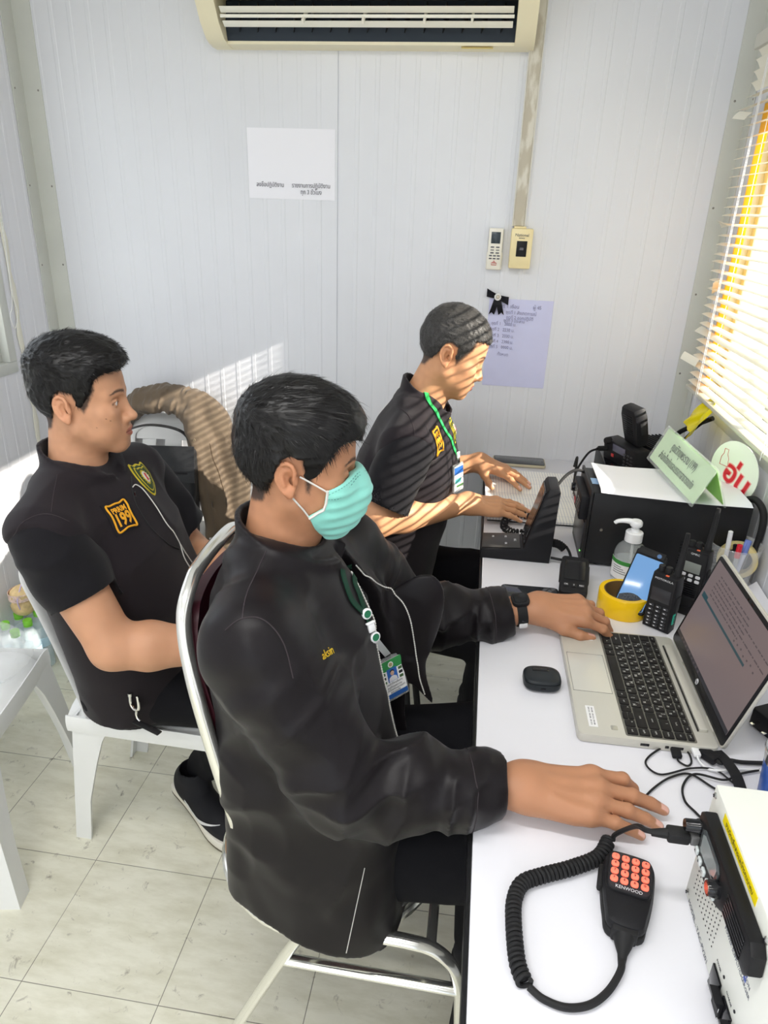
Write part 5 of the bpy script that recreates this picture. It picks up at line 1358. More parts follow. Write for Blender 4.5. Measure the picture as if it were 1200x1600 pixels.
def head_tint(q, base, kind):
    """colours of skin, lips, brows, lashes, stubble in the head frame; q local points"""
    c = np.tile(np.array(base), (len(q), 1)); ay = np.abs(q[:, 1]); x, z = q[:, 0], q[:, 2]
    def mixin(m, col, k=1.):
        m = np.clip(m, 0, 1)[:, None] * k; c[:] = c * (1 - m) + np.array(col) * m
    n = vnoise((q * 90).astype(f32)); n2 = vnoise((q * 420).astype(f32))
    c *= (0.94 + .12 * n)[:, None]
    # warm ears and nose
    mixin((ay - .074) / .008, np.array(base) * np.array([1.05, .82, .76]), .3)
    # lips
    lip = 1 - np.sqrt(((z + .0715) / .0108) ** 2 + (q[:, 1] / .0235) ** 2)
    mixin((lip * 5) * (x > .08), LIP, .75)
    ml = 1 - np.abs(z + .0716) / .0011
    mixin(ml * (ay < .021) * (x > .083), np.array(LIP) * .35, .8)
    # brows
    bz = .0175 + .004 * np.sin(np.clip((ay - .010) / .038, 0, 1) * pi) - .10 * np.clip(ay - .038, 0, 1)
    bw = np.where(ay < .034, .0042, .0042 - (ay - .034) * .16)
    brow = (1 - np.abs(z - bz) / np.maximum(bw, .0008)) * (ay > .0095) * (ay < .053) * (x > .04)
    mixin(brow * 2.2 * (.55 + .7 * n2), (.015, .012, .012), .85)
    # lash line
    if kind.get('eye', 0) > 0:
        e = np.sqrt(((ay - .0315) / .0135) ** 2 + ((z + .005) / (kind['eye'] + .0015)) ** 2)
        mixin((1 - np.abs(e - 1) / .22) * (z > -.006) * (x > .07), (.012, .01, .01), .85)
    else:
        mixin((1 - np.abs(z + .0098 + .25 * (ay - .0315) ** 2 * 0) / .0020) * (ay > .019) * (ay < .044) * (x > .065), (.02, .014, .012), .8)
    # nostrils
    mixin(1.6 * (1 - np.sqrt(((x - .0985) / .006) ** 2 + ((ay - .0065) / .0042) ** 2 + ((z + .0505) / .0045) ** 2)), (.05, .02, .015), .9)
    # stubble
    st = kind.get('stubble', 0)
    if st:
        m = np.clip(1 - np.sqrt(((z + .060) / .012) ** 2 + (q[:, 1] / .026) ** 2), 0, 1) * 1.6 + np.clip(1 - np.sqrt(((z + .100) / .022) ** 2 + (q[:, 1] / .03) ** 2), 0, 1) * 1.0
        mixin(np.clip(m, 0, 1) * (x > .06) * (.3 + .9 * n2) * (lip < 0), (.05, .04, .04), st)
    # cropped hair at the temples and neck
    fd = kind.get('fade')
    if fd is not None:
        d = poly_d(q[:, [0, 2]], fd); mixin(-d / .006 + .5 * n2, (.018, .017, .018), .9)
    for (mx, mz) in kind.get('moles', ()):
        mixin(1.8 * (1 - np.sqrt(((x - mx) / .0016) ** 2 + ((z - mz) / .0016) ** 2)) * (q[:, 1] < 0), (.05, .02, .015), .9)
    return c
def poly_d(p, P):
    """signed distance to a polygon in the plane, negative inside"""
    P = np.asarray(P, f32); n = len(P); d = np.full(len(p), 1e9, f32); ins = np.zeros(len(p), bool)
    for i in range(n):
        a, b = P[i], P[(i + 1) % n]; e = b - a; w = p - a
        t = np.clip((w @ e) / (e @ e), 0, 1); q = w - t[:, None] * e; d = np.minimum(d, (q * q).sum(1))
        c = (a[1] > p[:, 1]) != (b[1] > p[:, 1])
        xi = (b[0] - a[0]) * (p[:, 1] - a[1]) / (b[1] - a[1] + 1e-12) + a[0]
        ins ^= c & (p[:, 0] < xi)
    d = np.sqrt(d); return np.where(ins, -d, d)
FING = {'index': ((.090, .0255, .002), (.043, .025, .021), .0093), 'middle': ((.094, .0045, .004), (.047, .029, .022), .0096), 'ring': ((.089, -.0155, .002), (.043, .027, .022), .0090), 'pinky': ((.080, -.0335, -.002), (.034, .020, .019), .0080)}
def hand_sdf(pose, thumb, side=1):
    """hand in its own frame: x towards the fingers, z out of the back of the hand, thumb on +y (side=1) or -y.
    pose: finger -> (spread degrees, bend at the three joints); thumb: three points after the wrist joint"""
    def m(v): return V3(v[0], v[1] * side, v[2])
    s = SDF(); nails = []; tips = {}; K = []
    for nm, (b, L_, r) in FING.items():
        spread, b1, b2, b3 = pose[nm]; p = np.array(b, float); P = [p]; a = radians(spread); pit = 0
        for l, bend in zip(L_, (b1, b2, b3)):
            pit += radians(bend); d = np.array([cos(a) * cos(pit), sin(a) * cos(pit), -sin(pit)]); p = p + d * l; P.append(p)
        R = [r * 1.08, r, r * .88, r * .72]
        up = np.array([cos(a) * sin(pit), sin(a) * sin(pit), cos(pit)])
        f = SDF(); f.u(d_cap(m(P[0]), m(P[1]), R[0], R[1])); f.u(d_cap(m(P[1]), m(P[2]), R[1] * 1.0, R[2]), .002); f.u(d_cap(m(P[2]), m(P[3]), R[2] * 1.02, R[3]), .002)
        f.u(d_ell(m(P[1] + up * .0010), (r * 1.0, r * 1.03, r * 1.02)), .004)
        s.u(f, .0012); tips[nm] = P[3]
        nc = P[3] * .80 + P[2] * .20 + up * r * .62; nails.append((m(nc), m(d), m(up), r))
        K.append((P[0], r))
    palm = SDF()
    for nm, (b, L_, r) in FING.items():
        y0 = b[1] * .55; palm.u(d_cap(m((.0, y0, .001)), m((b[0], b[1], b[2] - .003)), .0168 if nm != 'pinky' else .0155, .0122), .016)
        palm.u(d_ell(m((b[0] - .001, b[1], b[2] + .004)), (.0105, .0088, .0085)), .010)
        palm.u(d_cap(m((.035, b[1] * .75, .0135)), m((b[0] - .012, b[1], b[2] + .0085)), .0022), .008)
    palm.u(d_cap(m((.012, -.018, -.006)), m((.062, -.029, -.007)), .0155, .0120), .012)
    T0, T1, T2, T3 = [np.array(v, float) for v in thumb]
    palm.u(d_cap(m(T0), m(T1), .0175, .0128), .018)
    s.u(palm, .010)
    th = SDF(); th.u(d_cap(m(T1), m(T2), .0120, .0104)); th.u(d_cap(m(T2), m(T3), .0106, .0085), .003); th.u(d_ell(m(T2), (.0112, .0112, .0105)), .004)
    s.u(th, .006)
    d = (T3 - T2) / np.linalg.norm(T3 - T2); up = np.array([0, 0, 1.]) - d * d[2]; up = up / np.linalg.norm(up); 
    up = up * .75 + np.cross(d, up) * (.5); up /= np.linalg.norm(up)
    nails.append((m(T3 * .86 + T2 * .14 + up * .0058), m(d), m(up), .0108))
    s.nails = nails
    return s
FLAT = {'index': (6, 6, 6, 4), 'middle': (1, 5, 7, 4), 'ring': (-4, 6, 7, 5), 'pinky': (-11, 7, 8, 6)}
def hand_tint(q, c, nails, side):
    for (nc, d, up, r) in nails:
        w = q - nc; sd = np.cross(up, d)
        a = (w @ d) / (r * .80); b = (w @ sd) / (r * .62); h = np.abs(w @ up) / (r * .55)
        m = np.clip((1 - np.maximum(np.maximum(np.abs(a), np.abs(b)) ** 1.0, h)) * 6, 0, 1)[:, None]
        c[:] = c * (1 - m) + np.array(NAIL) * m
    return c
def ik(S_, W_, l1, l2, pole):
    S_ = np.array(S_, float); W_ = np.array(W_, float); d = W_ - S_; L_ = min(np.linalg.norm(d), (l1 + l2) * .999); u = d / np.linalg.norm(d)
    a = (l1 * l1 - l2 * l2 + L_ * L_) / (2 * L_); h = sqrt(max(0, l1 * l1 - a * a))
    p = np.array(pole, float); p = p - u * (p @ u); p /= np.linalg.norm(p)
    return S_ + u * a + p * h
def wrinkle(a, b, amp, fa, fb, t0, t1, soft=.06, seed=0., power=1.):
    """cloth folds that run round a limb from a to b, between t0 and t1 metres along it"""
    a = np.asarray(a, f32); b = np.asarray(b, f32); ax = (b - a) / np.linalg.norm(b - a); u = np.cross(ax, V3(.3, .5, .81)); u /= np.linalg.norm(u); v = np.cross(ax, u); Ls = np.linalg.norm(b - a)
    def f(p):
        w = p - a; t = w @ ax
        x, y = w @ u, w @ v; rr = np.sqrt(x * x + y * y)
        m = np.clip((t - t0) / soft + .5, 0, 1) * np.clip((t1 - t) / soft + .5, 0, 1) * np.clip((.16 - rr) / .04, 0, 1)
        m = m * m * (3 - 2 * m)
        w1 = vnoise(np.stack([t * 7 + seed, x * 9, y * 9], 1).astype(f32))
        n = ridge(np.stack([t * fa + 1.6 * w1 + seed, x * fb + .9 * w1, y * fb + seed], 1).astype(f32))
        return (amp * m * (np.maximum(n, 0) ** 1.7 - .45)).astype(f32)
    return f
def cloth_noise(amp, fx, fy, fz, seed=0.):
    def f(p): return (amp * (ridge((p * V3(fx, fy, fz) + seed + .7 * vnoise((p * 6 + seed).astype(f32))[:, None]).astype(f32)) - .55)).astype(f32)
    return f
def sleeve(S_, E_, W_, r0, r1, r2, cut, hollow=True, k=.03, flat=0):
    """sleeve round shoulder, elbow, wrist; cut = distance of the hem before the last point"""
    S_, E_, W_ = [np.asarray(v, f32) for v in (S_, E_, W_)]
    s = SDF(); s.u(d_cap(S_, E_, r0, r1)); s.u(d_cap(E_, W_, r1, r2), k)
    d = (W_ - E_) / np.linalg.norm(W_ - E_); h = W_ - d * cut
    return s, h, d
def collar(N_, ax, fwd, a, b, z0, zf, zb, th=.0026, gap=.012, flare=.0, gz=0.):
    """stand up collar: a shell round the neck, open at the front; zf and zb are its heights in front and behind"""
    z = Vector(ax).normalized(); x = Vector(fwd); x = (x - z * x.dot(z)).normalized(); y = z.cross(x)
    M = Matrix((x, y, z)).transposed().to_4x4(); M.translation = Vector(N_)
    def f(p):
        q = p; zz = q[:, 2]; aa = a * (1 + flare * zz / .05); bb = b * (1 + flare * zz / .05)
        k0 = np.sqrt((q[:, 0] / aa) ** 2 + (q[:, 1] / bb) ** 2); k1 = np.sqrt((q[:, 0] / aa ** 2) ** 2 + (q[:, 1] / bb ** 2) ** 2)
        de = k0 * (k0 - 1) / np.maximum(k1, 1e-6)
        t = np.clip((q[:, 0] / a + 1) / 2, 0, 1); top = zb + (zf - zb) * t
        d = np.maximum(np.abs(de) - th, np.maximum(zz - top, z0 - zz))
        g = np.where(q[:, 0] > 0, np.abs(q[:, 1]) - (gap + gz * np.maximum(zz, 0)), -1.)
        g = np.where(q[:, 0] > 0, (gap + gz * np.maximum(zz, 0)) - np.abs(q[:, 1]), -1.)
        return np.maximum(d, g)
    return xform(f, M)
def hair_sdf(poly, th_top, th_side, quiff=.0, amp=.0022, seed=0., fringe=None, flow=(22, 150, 150)):
    """hair cap in the head frame, kept inside a side view outline"""
    s = SDF()
    def cap(p):
        a = d_ell((-.010, 0, .030), (.088, .0765, .086))(p); b = d_ell((.022, 0, .030), (.066, .064, .066))(p); c = smin(a, b, .03)
        t = np.clip((p[:, 2] - .03) / .07, 0, 1); t = t * t * (3 - 2 * t)
        th = th_side + (th_top - th_side) * t + quiff * np.clip((p[:, 0] - .02) / .06, 0, 1) * t
        sb_ = np.clip((.034 - p[:, 2]) / .02, 0, 1) * np.clip((p[:, 0] + .004) / .008, 0, 1); th = th * (1 - sb_) + .0022 * sb_
        n = ridge((p * V3(*flow) + seed + 1.2 * vnoise((p * 25 + seed).astype(f32))[:, None]).astype(f32)); n2 = vnoise((p * 60 + seed).astype(f32))
        amp_ = amp * (1 - .75 * sb_); return c - th - amp_ * (n - .5) - amp_ * 1.2 * (n2 - .5)
    s.u(cap)
    if fringe: s.u(fringe, .012)
    P = np.asarray(poly, f32)
    s.i(lambda p: poly_d(p[:, [0, 2]] + .0045 * (vnoise((p * V3(150, 150, 150)).astype(f32)) - .5)[:, None], P), .006)
    return s
def strands(v, f, n, flowf, ln, wd, seed=1, lift=.3, keep=None):
    """thin tapering hair blades rooted on a mesh; returns vertices and quads in the same space"""
    rs = np.random.RandomState(seed)
    a, b, c = v[f[:, 0]], v[f[:, 1]], v[f[:, 2]]; nr = np.cross(b - a, c - a); ar = np.linalg.norm(nr, axis=1); nr = nr / np.maximum(ar, 1e-12)[:, None]
    cen = v[f].mean(1)
    w = ar.copy()
    if keep is not None: w = w * keep(cen)
    i = rs.choice(len(f), n, p=w / w.sum()); p0 = cen[i] + (rs.rand(n, 3) - .5) * .003; N_ = nr[i]
    d = flowf(p0); d = d - N_ * (d * N_).sum(1)[:, None]; d /= np.maximum(np.linalg.norm(d, axis=1), 1e-9)[:, None]
    d = d + (rs.rand(n, 3) - .5) * .38
    L_ = ln * (.6 + .8 * rs.rand(n))[:, None]
    p0 = p0 - N_ * .002; p1 = p0 + d * L_ * .5 + N_ * (.0022 + lift * L_ * .5); p2 = p0 + d * L_ + N_ * (.0012 + lift * L_ * rs.rand(n)[:, None])
    sd = np.cross(d, N_); sd /= np.maximum(np.linalg.norm(sd, axis=1), 1e-9)[:, None]
    V = np.stack([p0 - sd * wd, p0 + sd * wd, p1 - sd * wd * .8, p1 + sd * wd * .8, p2 - sd * wd * .15, p2 + sd * wd * .15], 1).reshape(-1, 3)
    o = np.arange(n)[:, None] * 6
    F = np.concatenate([o + np.array([[0, 1, 3, 2]]), o + np.array([[2, 3, 5, 4]])])
    return V, F
def headM(o, yaw, pitch, roll=0., sc=1.):
    return T(*o) @ RZ(yaw) @ RY(pitch) @ RX(roll) @ Matrix.Scale(sc, 4)
def toloc(M, p):
    Mi = np.array(M.inverted()); return p @ Mi[:3, :3].T + Mi[:3, 3]
def toworld(M, p):
    A = np.array(M); return p @ A[:3, :3].T + A[:3, 3]
def head_op(h, M):
    sc = M.to_scale()[0]; R = M.to_3x3(); R = Matrix([R[i] / sc for i in range(3)]); Mr = R.to_4x4(); Mr.translation = M.translation
    Rn = np.array(R, dtype=f32); o = np.array(M.translation, dtype=f32)
    return lambda p: h(((p - o) @ Rn) / f32(sc)) * f32(sc)
def hit(px, py, f, z0=.4, z1=3., off=0.):
    """where the camera's ray through a pixel meets a surface (used to lay badges and seams on the cloth)"""
    d = fw + rt * ((px - 600) / FPX) - up * ((py - 800) / FPX); d = np.array(d, dtype=f32); o = V3(0, 0, 1.55)
    t = np.linspace(z0, z1, 2600).astype(f32); P = o + t[:, None] * d; v = f(P); n = np.nonzero(v < off)[0]
    if len(n) == 0: return None
    return P[n[0]].astype(float)
def grad(f, p, e=.003):
    p = np.atleast_2d(np.asarray(p, f32)); g = np.stack([f(p + V3(*[e * (i == j) for j in range(3)])) - f(p - V3(*[e * (i == j) for j in range(3)])) for i in range(3)], 1)
    return g / np.maximum(np.linalg.norm(g, axis=1), 1e-9)[:, None]
def snap(f, p, off=0., n=6):
    p = np.atleast_2d(np.asarray(p, f32)).copy()
    for _ in range(n): p = p - (f(p) - off)[:, None] * grad(f, p) * .9
    return p.astype(float)
def drape(f, v, nrm, off):
    """push points along -nrm on to the surface f, then out by off (kept per point when off is an array)"""
    v = np.asarray(v, f32); n = np.asarray(nrm, f32); t = np.linspace(-.05, .05, 200).astype(f32)
    out = v.copy(); done = np.zeros(len(v), bool)
    for tt in t[::-1]:
        q = v + n * tt; d = f(q); h = (d < 0) & ~done; out[h] = q[h]; done |= h
    return (out + n * np.asarray(off, f32).reshape(-1, 1)).astype(float)
def patch(name, f, C, nrm, right, W, H, m, parent, origin, off=.0012, th=.0014, shape=None, nu=14, nv=16):
    nrm = np.asarray(nrm, float); nrm /= np.linalg.norm(nrm); r = np.asarray(right, float); r = r - nrm * (r @ nrm); r /= np.linalg.norm(r); u = np.cross(nrm, r)
    if shape is None: poly = None
    g = []
    if shape is None:
        uu, vv = np.meshgrid(np.linspace(-.5, .5, nu + 1), np.linspace(-.5, .5, nv + 1), indexing='ij')
        P = C + uu.ravel()[:, None] * W * r + vv.ravel()[:, None] * H * u
        F = [[i * (nv + 1) + j, (i + 1) * (nv + 1) + j, (i + 1) * (nv + 1) + j + 1, i * (nv + 1) + j + 1] for i in range(nu) for j in range(nv)]
    else:
        S_ = np.array(shape, float); n = len(S_); rings = [1., .75, .5, .25]
        P = np.concatenate([C + (S_[:, :1] * W * r + S_[:, 1:] * H * u) * k for k in rings] + [C[None]])
        F = [[k * n + i, k * n + (i + 1) % n, (k + 1) * n + (i + 1) % n, (k + 1) * n + i] for k in range(3) for i in range(n)] + [[3 * n + i, 3 * n + (i + 1) % n, 4 * n, 4 * n] for i in range(n)]
    A = drape(f, P, nrm, np.full(len(P), off + th)); 
    w = MB(); vs = [tuple(p - origin) for p in A]; w.add(vs, [list(dict.fromkeys(q)) for q in F])
    bm = bmesh.new(); vv_ = [bm.verts.new(p) for p in vs]
    for q in F:
        try: bm.faces.new([vv_[i] for i in dict.fromkeys(q)])
        except ValueError: pass
    ex = bmesh.ops.extrude_face_region(bm, geom=bm.faces[:]); nv_ = Vector(nrm)
    for e in ex['geom']:
        if isinstance(e, bmesh.types.BMVert): e.co -= nv_ * (th + off)
    bmesh.ops.recalc_face_normals(bm, faces=bm.faces[:])
    w = MB(); w.bm(bm); bm.free(); o = w.build(name, m, parent, ang=50)
    return o, nrm, r, u
def cloth_text(name, body, size, f, C, nrm, r, u, dx, dy, m, parent, origin, off=.003, W=None, bold=.0):
    o = text(name, body, size, m, parent, None, .0003, bold=bold)
    n = len(o.data.vertices); a = np.empty(n * 3, f32); o.data.vertices.foreach_get('co', a); a = a.reshape(-1, 3)
    if W: a[:, 0] *= W / max(1e-6, a[:, 0].max() - a[:, 0].min())
    P = C + (a[:, :1] + dx) * r + (a[:, 1:2] + dy) * u
    Q = drape(f, P, nrm, off + a[:, 2]); o.data.vertices.foreach_set('co', (Q - origin).astype(f32).ravel()); o.data.update(); return o
def line_on(name, f, P, r, m, parent, origin, off=.001, seg=6, flat=None, stitch=0):
    """thin seam, zip or strap laid along a surface through the given points"""
    Q = snap(f, np.array([tuple(p) for p in catmull([Vector(p) for p in P], 10)]), off)
    Q = [Vector(q - origin) for q in Q]
    w = MB()
    if flat:
        nr = grad(f, np.array([tuple(q) for q in Q]) + origin); tn = [(Q[min(i + 1, len(Q) - 1)] - Q[max(i - 1, 0)]).normalized() for i in range(len(Q))]
        w.tube(Q, 1., 4, flat=(flat[0], flat[1], [tn[i].cross(Vector(nr[i])).normalized() for i in range(len(Q))]))
    else: w.tube(Q, r, seg)
    return w.build(name, m, parent)
SKIN1, SKIN2, SKIN3 = lin(196, 146, 114), lin(180, 129, 97), lin(198, 146, 108)
LIP = lin(150, 78, 74); NAIL = lin(228, 180, 164)
m_skin = mat('skin', lin(190, 130, 98), rough=.48, spec=.35, sss=.08, bump=.12, bscale=260, attr='tint')
m_hair = mat('hair_black', (.008, .0075, .0075), rough=.36, spec=.5)
MATS['hair_black'].node_tree.nodes['Principled BSDF'].inputs['Specular IOR Level'].default_value = .3
m_hairg = mat('hair_greying', (.05, .048, .046), rough=.42, var=.6, vscale=500)
m_jkt = mat('jacket_cloth', lin(19, 15, 18), rough=.40, spec=.24, sheen=.05, bump=.10, bscale=800)
m_vest = mat('vest_cloth', lin(31, 26, 30), rough=.75, spec=.18, sheen=.10, bump=.2, bscale=900)
m_tee = mat('shirt_cloth', lin(21, 20, 24), rough=.85, spec=.2, sheen=.1, bump=.2, bscale=700)
m_trs = mat('trouser_cloth', lin(18, 18, 22), rough=.85, spec=.2, bump=.2, bscale=700)
m_eye = bpy.data.materials.new('eyeball'); m_eye.use_nodes = True
def eye_nodes(nt):
    N = nt.nodes; L = nt.links; b = N['Principled BSDF']; tc = N.new('ShaderNodeTexCoord'); sp = N.new('ShaderNodeSeparateXYZ'); L.new(tc.outputs['Object'], sp.inputs[0])
    rp = N.new('ShaderNodeValToRGB'); mr = N.new('ShaderNodeMapRange'); mr.inputs['From Min'].default_value = .0; mr.inputs['From Max'].default_value = .0125
    L.new(sp.outputs[0], mr.inputs['Value']); L.new(mr.outputs['Result'], rp.inputs[0]); rp.color_ramp.interpolation = 'CONSTANT'
    e = rp.color_ramp.elements; e[0].color = (.72, .66, .62, 1); e[1].position = .875; e[1].color = (.025, .014, .010, 1); e.new(.965).color = (.003, .003, .003, 1)
    L.new(rp.outputs[0], b.inputs['Base Color']); b.inputs['Roughness'].default_value = .12
eye_nodes(m_eye.node_tree)
m_white_thread = mat('thread_white', lin(214, 212, 206), rough=.6)
m_seam = mat('seam_thread', lin(60, 54, 57), rough=.9)
m_gold = mat('gold_thread', lin(226, 160, 30), rough=.6, bump=.3, bscale=600)
HB = .0021
def body(root, o, hd, HM, tor, arms, skin, kind):
    """one continuous skin: head, neck, trunk, arms, hands.
    arms: list of dict(S, E, W, HM (hand matrix), hand (sdf), side)"""
    s = SDF()
    s.u(tor['core'])
    for a in arms:
        S_, E_, W_ = a['S'], a['E'], a['W']; x = a.get('r', 1.)
        s.u(d_cap(S_, E_, .050 * x, .040 * x), .03)
        d = (np.array(W_) - np.array(E_)); m_ = np.array(E_) + d * .28
        s.u(d_cap(E_, m_, .039 * x, .0425 * x), .02); s.u(d_cap(m_, W_, .0425 * x, .0262 * x), .015)
        Rw = np.array(a['HM'].to_3x3(), dtype=f32); Rw = Rw / np.linalg.norm(Rw, axis=0)
        s.u(d_ell(np.array(W_), (.030, .0285, .0205), Rw), .016)
        s.u(head_op(a['hand'], a['HM']), .022)
    s.u(d_cap(*tor['neck'][:2], *tor['neck'][2:]), .035)
    s.u(head_op(hd, HM), .022)
    pts = np.array([tor['lo'], tor['hi']])
    v, f = s.mesh(pts[0], pts[1], HB)
    v, f = biggest(v, f); v = relax(v, f, 2, .4)
    q = toloc(HM, v); c = np.tile(np.array(skin), (len(v), 1)) * (.95 + .1 * vnoise((v * 60).astype(f32)))[:, None]
    hm = (np.linalg.norm(q - np.array([0, 0, 0]), axis=1) < .15) & (q[:, 2] > -.125)
    c[hm] = head_tint(q[hm], skin, kind)
    for a in arms:
        ql = toloc(a['HM'], v); m_ = np.linalg.norm(ql - np.array([.08, 0, 0]), axis=1) < .14
        cc = c[m_]; hand_tint(ql[m_], cc, a['hand'].nails, a['side']); c[m_] = cc
    return npmesh('body', v, f, m_skin, root, c, o), s
def hair(root, o, HM, hs, m, n, flow, ln, wd, seed, lift, keep=None, h=.0022):
    v, f = hs.mesh((-.14, -.11, -.11), (.15, .11, .17), h); v, f = biggest(v, f)
    V, F = strands(v, f, n, flow, ln, wd, seed, lift, keep)
    A = np.concatenate([v, V]); B = np.concatenate([f, F + len(v)])
    return npmesh('hair', toworld(HM, A), B, m, root, None, o)
def garment(name, s, lo, hi, m, root, o, h=.0034, rel=1):
    v, f = s.mesh(lo, hi, h); v, f = biggest(v, f, .01); v = relax(v, f, rel, .4)
    return npmesh(name, v, f, m, root, None, o)
def eyes(root, o, HM, look=(1, 0, 0)):
    for sg in (-1, 1):
        w = MB(); w.sphere((0, 0, 0), .0122, seg=24); e = w.build('eye', m_eye, root)
        M = HM @ T(.0715, sg * .031, -.0048) @ Vector(look).to_track_quat('X', 'Z').to_matrix().to_4x4(); M.translation -= Vector(o); e.matrix_local = M
def ring_hem(f, h, d, r, name, m, root, o, off=.0012): pass
def handM(W_, tip_dir, back, sc=1.):
    return frame(W_, tip_dir, back) @ Matrix.Scale(sc, 4)
def man_mask():
    o = np.array([-.25, .94, 0.]); root = thing('person', 'person in an open black jacket and green face mask working at the laptop', 'person', tuple(o))
    HM = headM((-.252, .935, 1.212), 13, 8, 0, .885)
    hd = head_sdf(0)
    R = dict(S=(-.268, .765, 1.005), W=(.112, .790, .795), side=1); L = dict(S=(-.225, 1.105, .995), W=(.160, 1.283, .802), side=-1)
    R['E'] = ik(R['S'], R['W'], .252, .244, (0, -.25, -1)); L['E'] = ik(L['S'], L['W'], .285, .268, (-.1, .35, -1))
    R['HM'] = handM(R['W'], (.19, .004, .004), (.05, -.12, 1), 1.10); L['HM'] = handM(L['W'], (1, -.02, .03), (-.05, -.30, 1), 1.0)
    R['hand'] = hand_sdf({'index': (8, 13, 34, 18), 'middle': (2, 14, 10, 7), 'ring': (0, 15, 10, 7), 'pinky': (-2, 14, 10, 7)}, [(.018, .016, -.010), (.050, .030, -.020), (.076, .034, -.024), (.098, .028, -.026)], 1)
    L['hand'] = hand_sdf({'index': (5, 24, 28, 12), 'middle': (0, 30, 34, 14), 'ring': (-5, 30, 36, 14), 'pinky': (-10, 28, 36, 14)}, [(.018, .018, -.008), (.052, .040, -.013), (.083, .048, -.019), (.108, .044, -.027)], -1)
    core = d_loft([(-.27, .945, .56), (-.265, .945, .75), (-.28, .94, .95), (-.285, .94, 1.03)], [.15, .15, .17, .11], [.09, .09, .09, .07], (0, 1, 0), (1, 0, 0), .05)
    kind = dict(eye=0, fade=[(.030, .03), (.026, -.034), (.018, -.030), (.012, 0), (.004, .028), (-.026, .028), (-.034, -.012), (-.046, -.066), (-.074, -.082), (-.13, -.07), (-.13, .13), (.05, .13)])
    body(root, o, hd, HM, dict(core=core, neck=((-.262, .937, 1.18), (-.288, .94, 1.03), .053, .060), lo=(-.42, .56, .48), hi=(.40, 1.42, 1.36)), [R, L], SKIN2, kind)
    # hair: full, brushed forward
    poly = [(.100, .075), (.098, .050), (.086, .060), (.064, .054), (.047, .030), (.037, .000), (.030, -.036), (.018, -.034), (.012, -.004), (.008, .024), (-.010, .031), (-.026, .022), (-.033, -.012), (-.044, -.062), (-.070, -.082), (-.14, -.085), (-.15, .2), (.14, .2), (.14, .075)]
    hs = hair_sdf(poly, .0205, .0095, .004, .0030, 0., d_ell((.074, 0, .072), (.026, .050, .022)))
    def flow(p):
        d = np.zeros_like(p); t = np.clip((p[:, 2] - .02) / .09, 0, 1)
        d[:, 0] = .25 + .9 * t - .8 * np.clip(-p[:, 0] / .1, 0, 1) * (1 - t) * 0; d[:, 2] = -.9 + .8 * t; d[:, 1] = -.35 * np.sign(p[:, 1]) * t
        d[:, 2] -= .5 * np.clip(p[:, 0] / .1, 0, 1); return d
    def kp(p):
        e = np.sqrt((p[:, 0] + .004) ** 2 + ((p[:, 2] + .004) / 1.25) ** 2); return np.clip((e - .036) / .01, 0, 1) * np.clip((.085 - p[:, 0]) / .03, .25, 1)
    hair(root, o, HM, hs, m_hair, 9000, flow, .018, .0005, 3, .02, kp)
    # ---------------- jacket
    lat, fwd = (0, 1, 0), (1, 0, 0)
    C = [(-.185, .945, .44), (-.203, .945, .60), (-.236, .945, .78), (-.260, .94, .94), (-.278, .938, 1.02), (-.284, .938, 1.07)]
    Wd, Dp = [.222, .205, .192, .196, .150, .080], [.150, .146, .138, .130, .100, .072]
    J = SDF(); J.u(d_loft(C, Wd, Dp, lat, fwd, .03, 2.25))
    for sg, S_ in ((-1, R['S']), (1, L['S'])): J.u(d_cap((-.284, .938 + sg * .075, 1.045), (S_[0] - .004, S_[1] - sg * .012, S_[2] + .002), .048, .060), .05)
    def slv(a, r0, r1, r2, cut, name, amp):
        s, h, d = sleeve(a['S'], a['E'], a['W'], r0, r1, r2, cut, k=.03)
        E_, W_, S_ = [np.asarray(a[k], f32) for k in 'EWS']
        s.d(wrinkle(S_, E_, amp * 1.5, 14, 6, .03, .36, .12, 1.3)); s.d(wrinkle(S_ + V3(-.05, 0, .05), E_ + V3(.06, -.03, 0), amp * .9, 24, 3, .0, .40, .12, 6.3)); s.d(wrinkle(E_, W_, amp * 1.0, 17, 4, -.08, .18, .08, 4.1)); s.d(wrinkle(E_, W_, amp * .5, 38, 8, .10, .20, .05, 7.7))
        s.i(d_plane(h, d), .003)
        s.s(lambda p, c=d_cap(E_, W_, r1 - .004, r2 - .006), q=d_plane(h - d * .03, -d): np.maximum(c(p), q(p)), .002)
        return s, h, d
    sR, hR, dR = slv(R, .070, .058, .041, .036, 'R', .017); sL, hL, dL = slv(L, .070, .058, .043, .062, 'L', .016)
    J.u(sR, .035); J.u(sL, .035)
    J.u(d_ell((-.112, 1.045, .84), (.060, .012, .150), rotm(0, 24, 6)), .03); J.u(d_cap((-.080, 1.045, .80), (-.034, 1.030, .725), .013, .006), .02)
    J.u(d_box((-.212, .782, .60), (.118, .022, .16), .022, rotm(0, 3, -3)), .06)
    J.d(cloth_noise(.010, 6, 6, 4, 2.)); J.d(cloth_noise(.0055, 14, 14, 9, 6.)); J.d(wrinkle((-.30, .76, .92), (-.12, .74, .52), .014, 9, 4, -.05, .5, .1, 3.)); J.d(wrinkle((-.30, .76, .80), (-.10, .78, .66), .010, 14, 5, -.05, .3, .1, 8.))
    wz, ww = [.40, .75, .85, .95, 1.03, 1.08], [.045, .058, .056, .044, .020, .014]
    inner = d_loft([(c[0], c[1], c[2]) for c in C], [w - .020 for w in Wd], [d - .024 for d in Dp], lat, fwd, .03, 2.25)
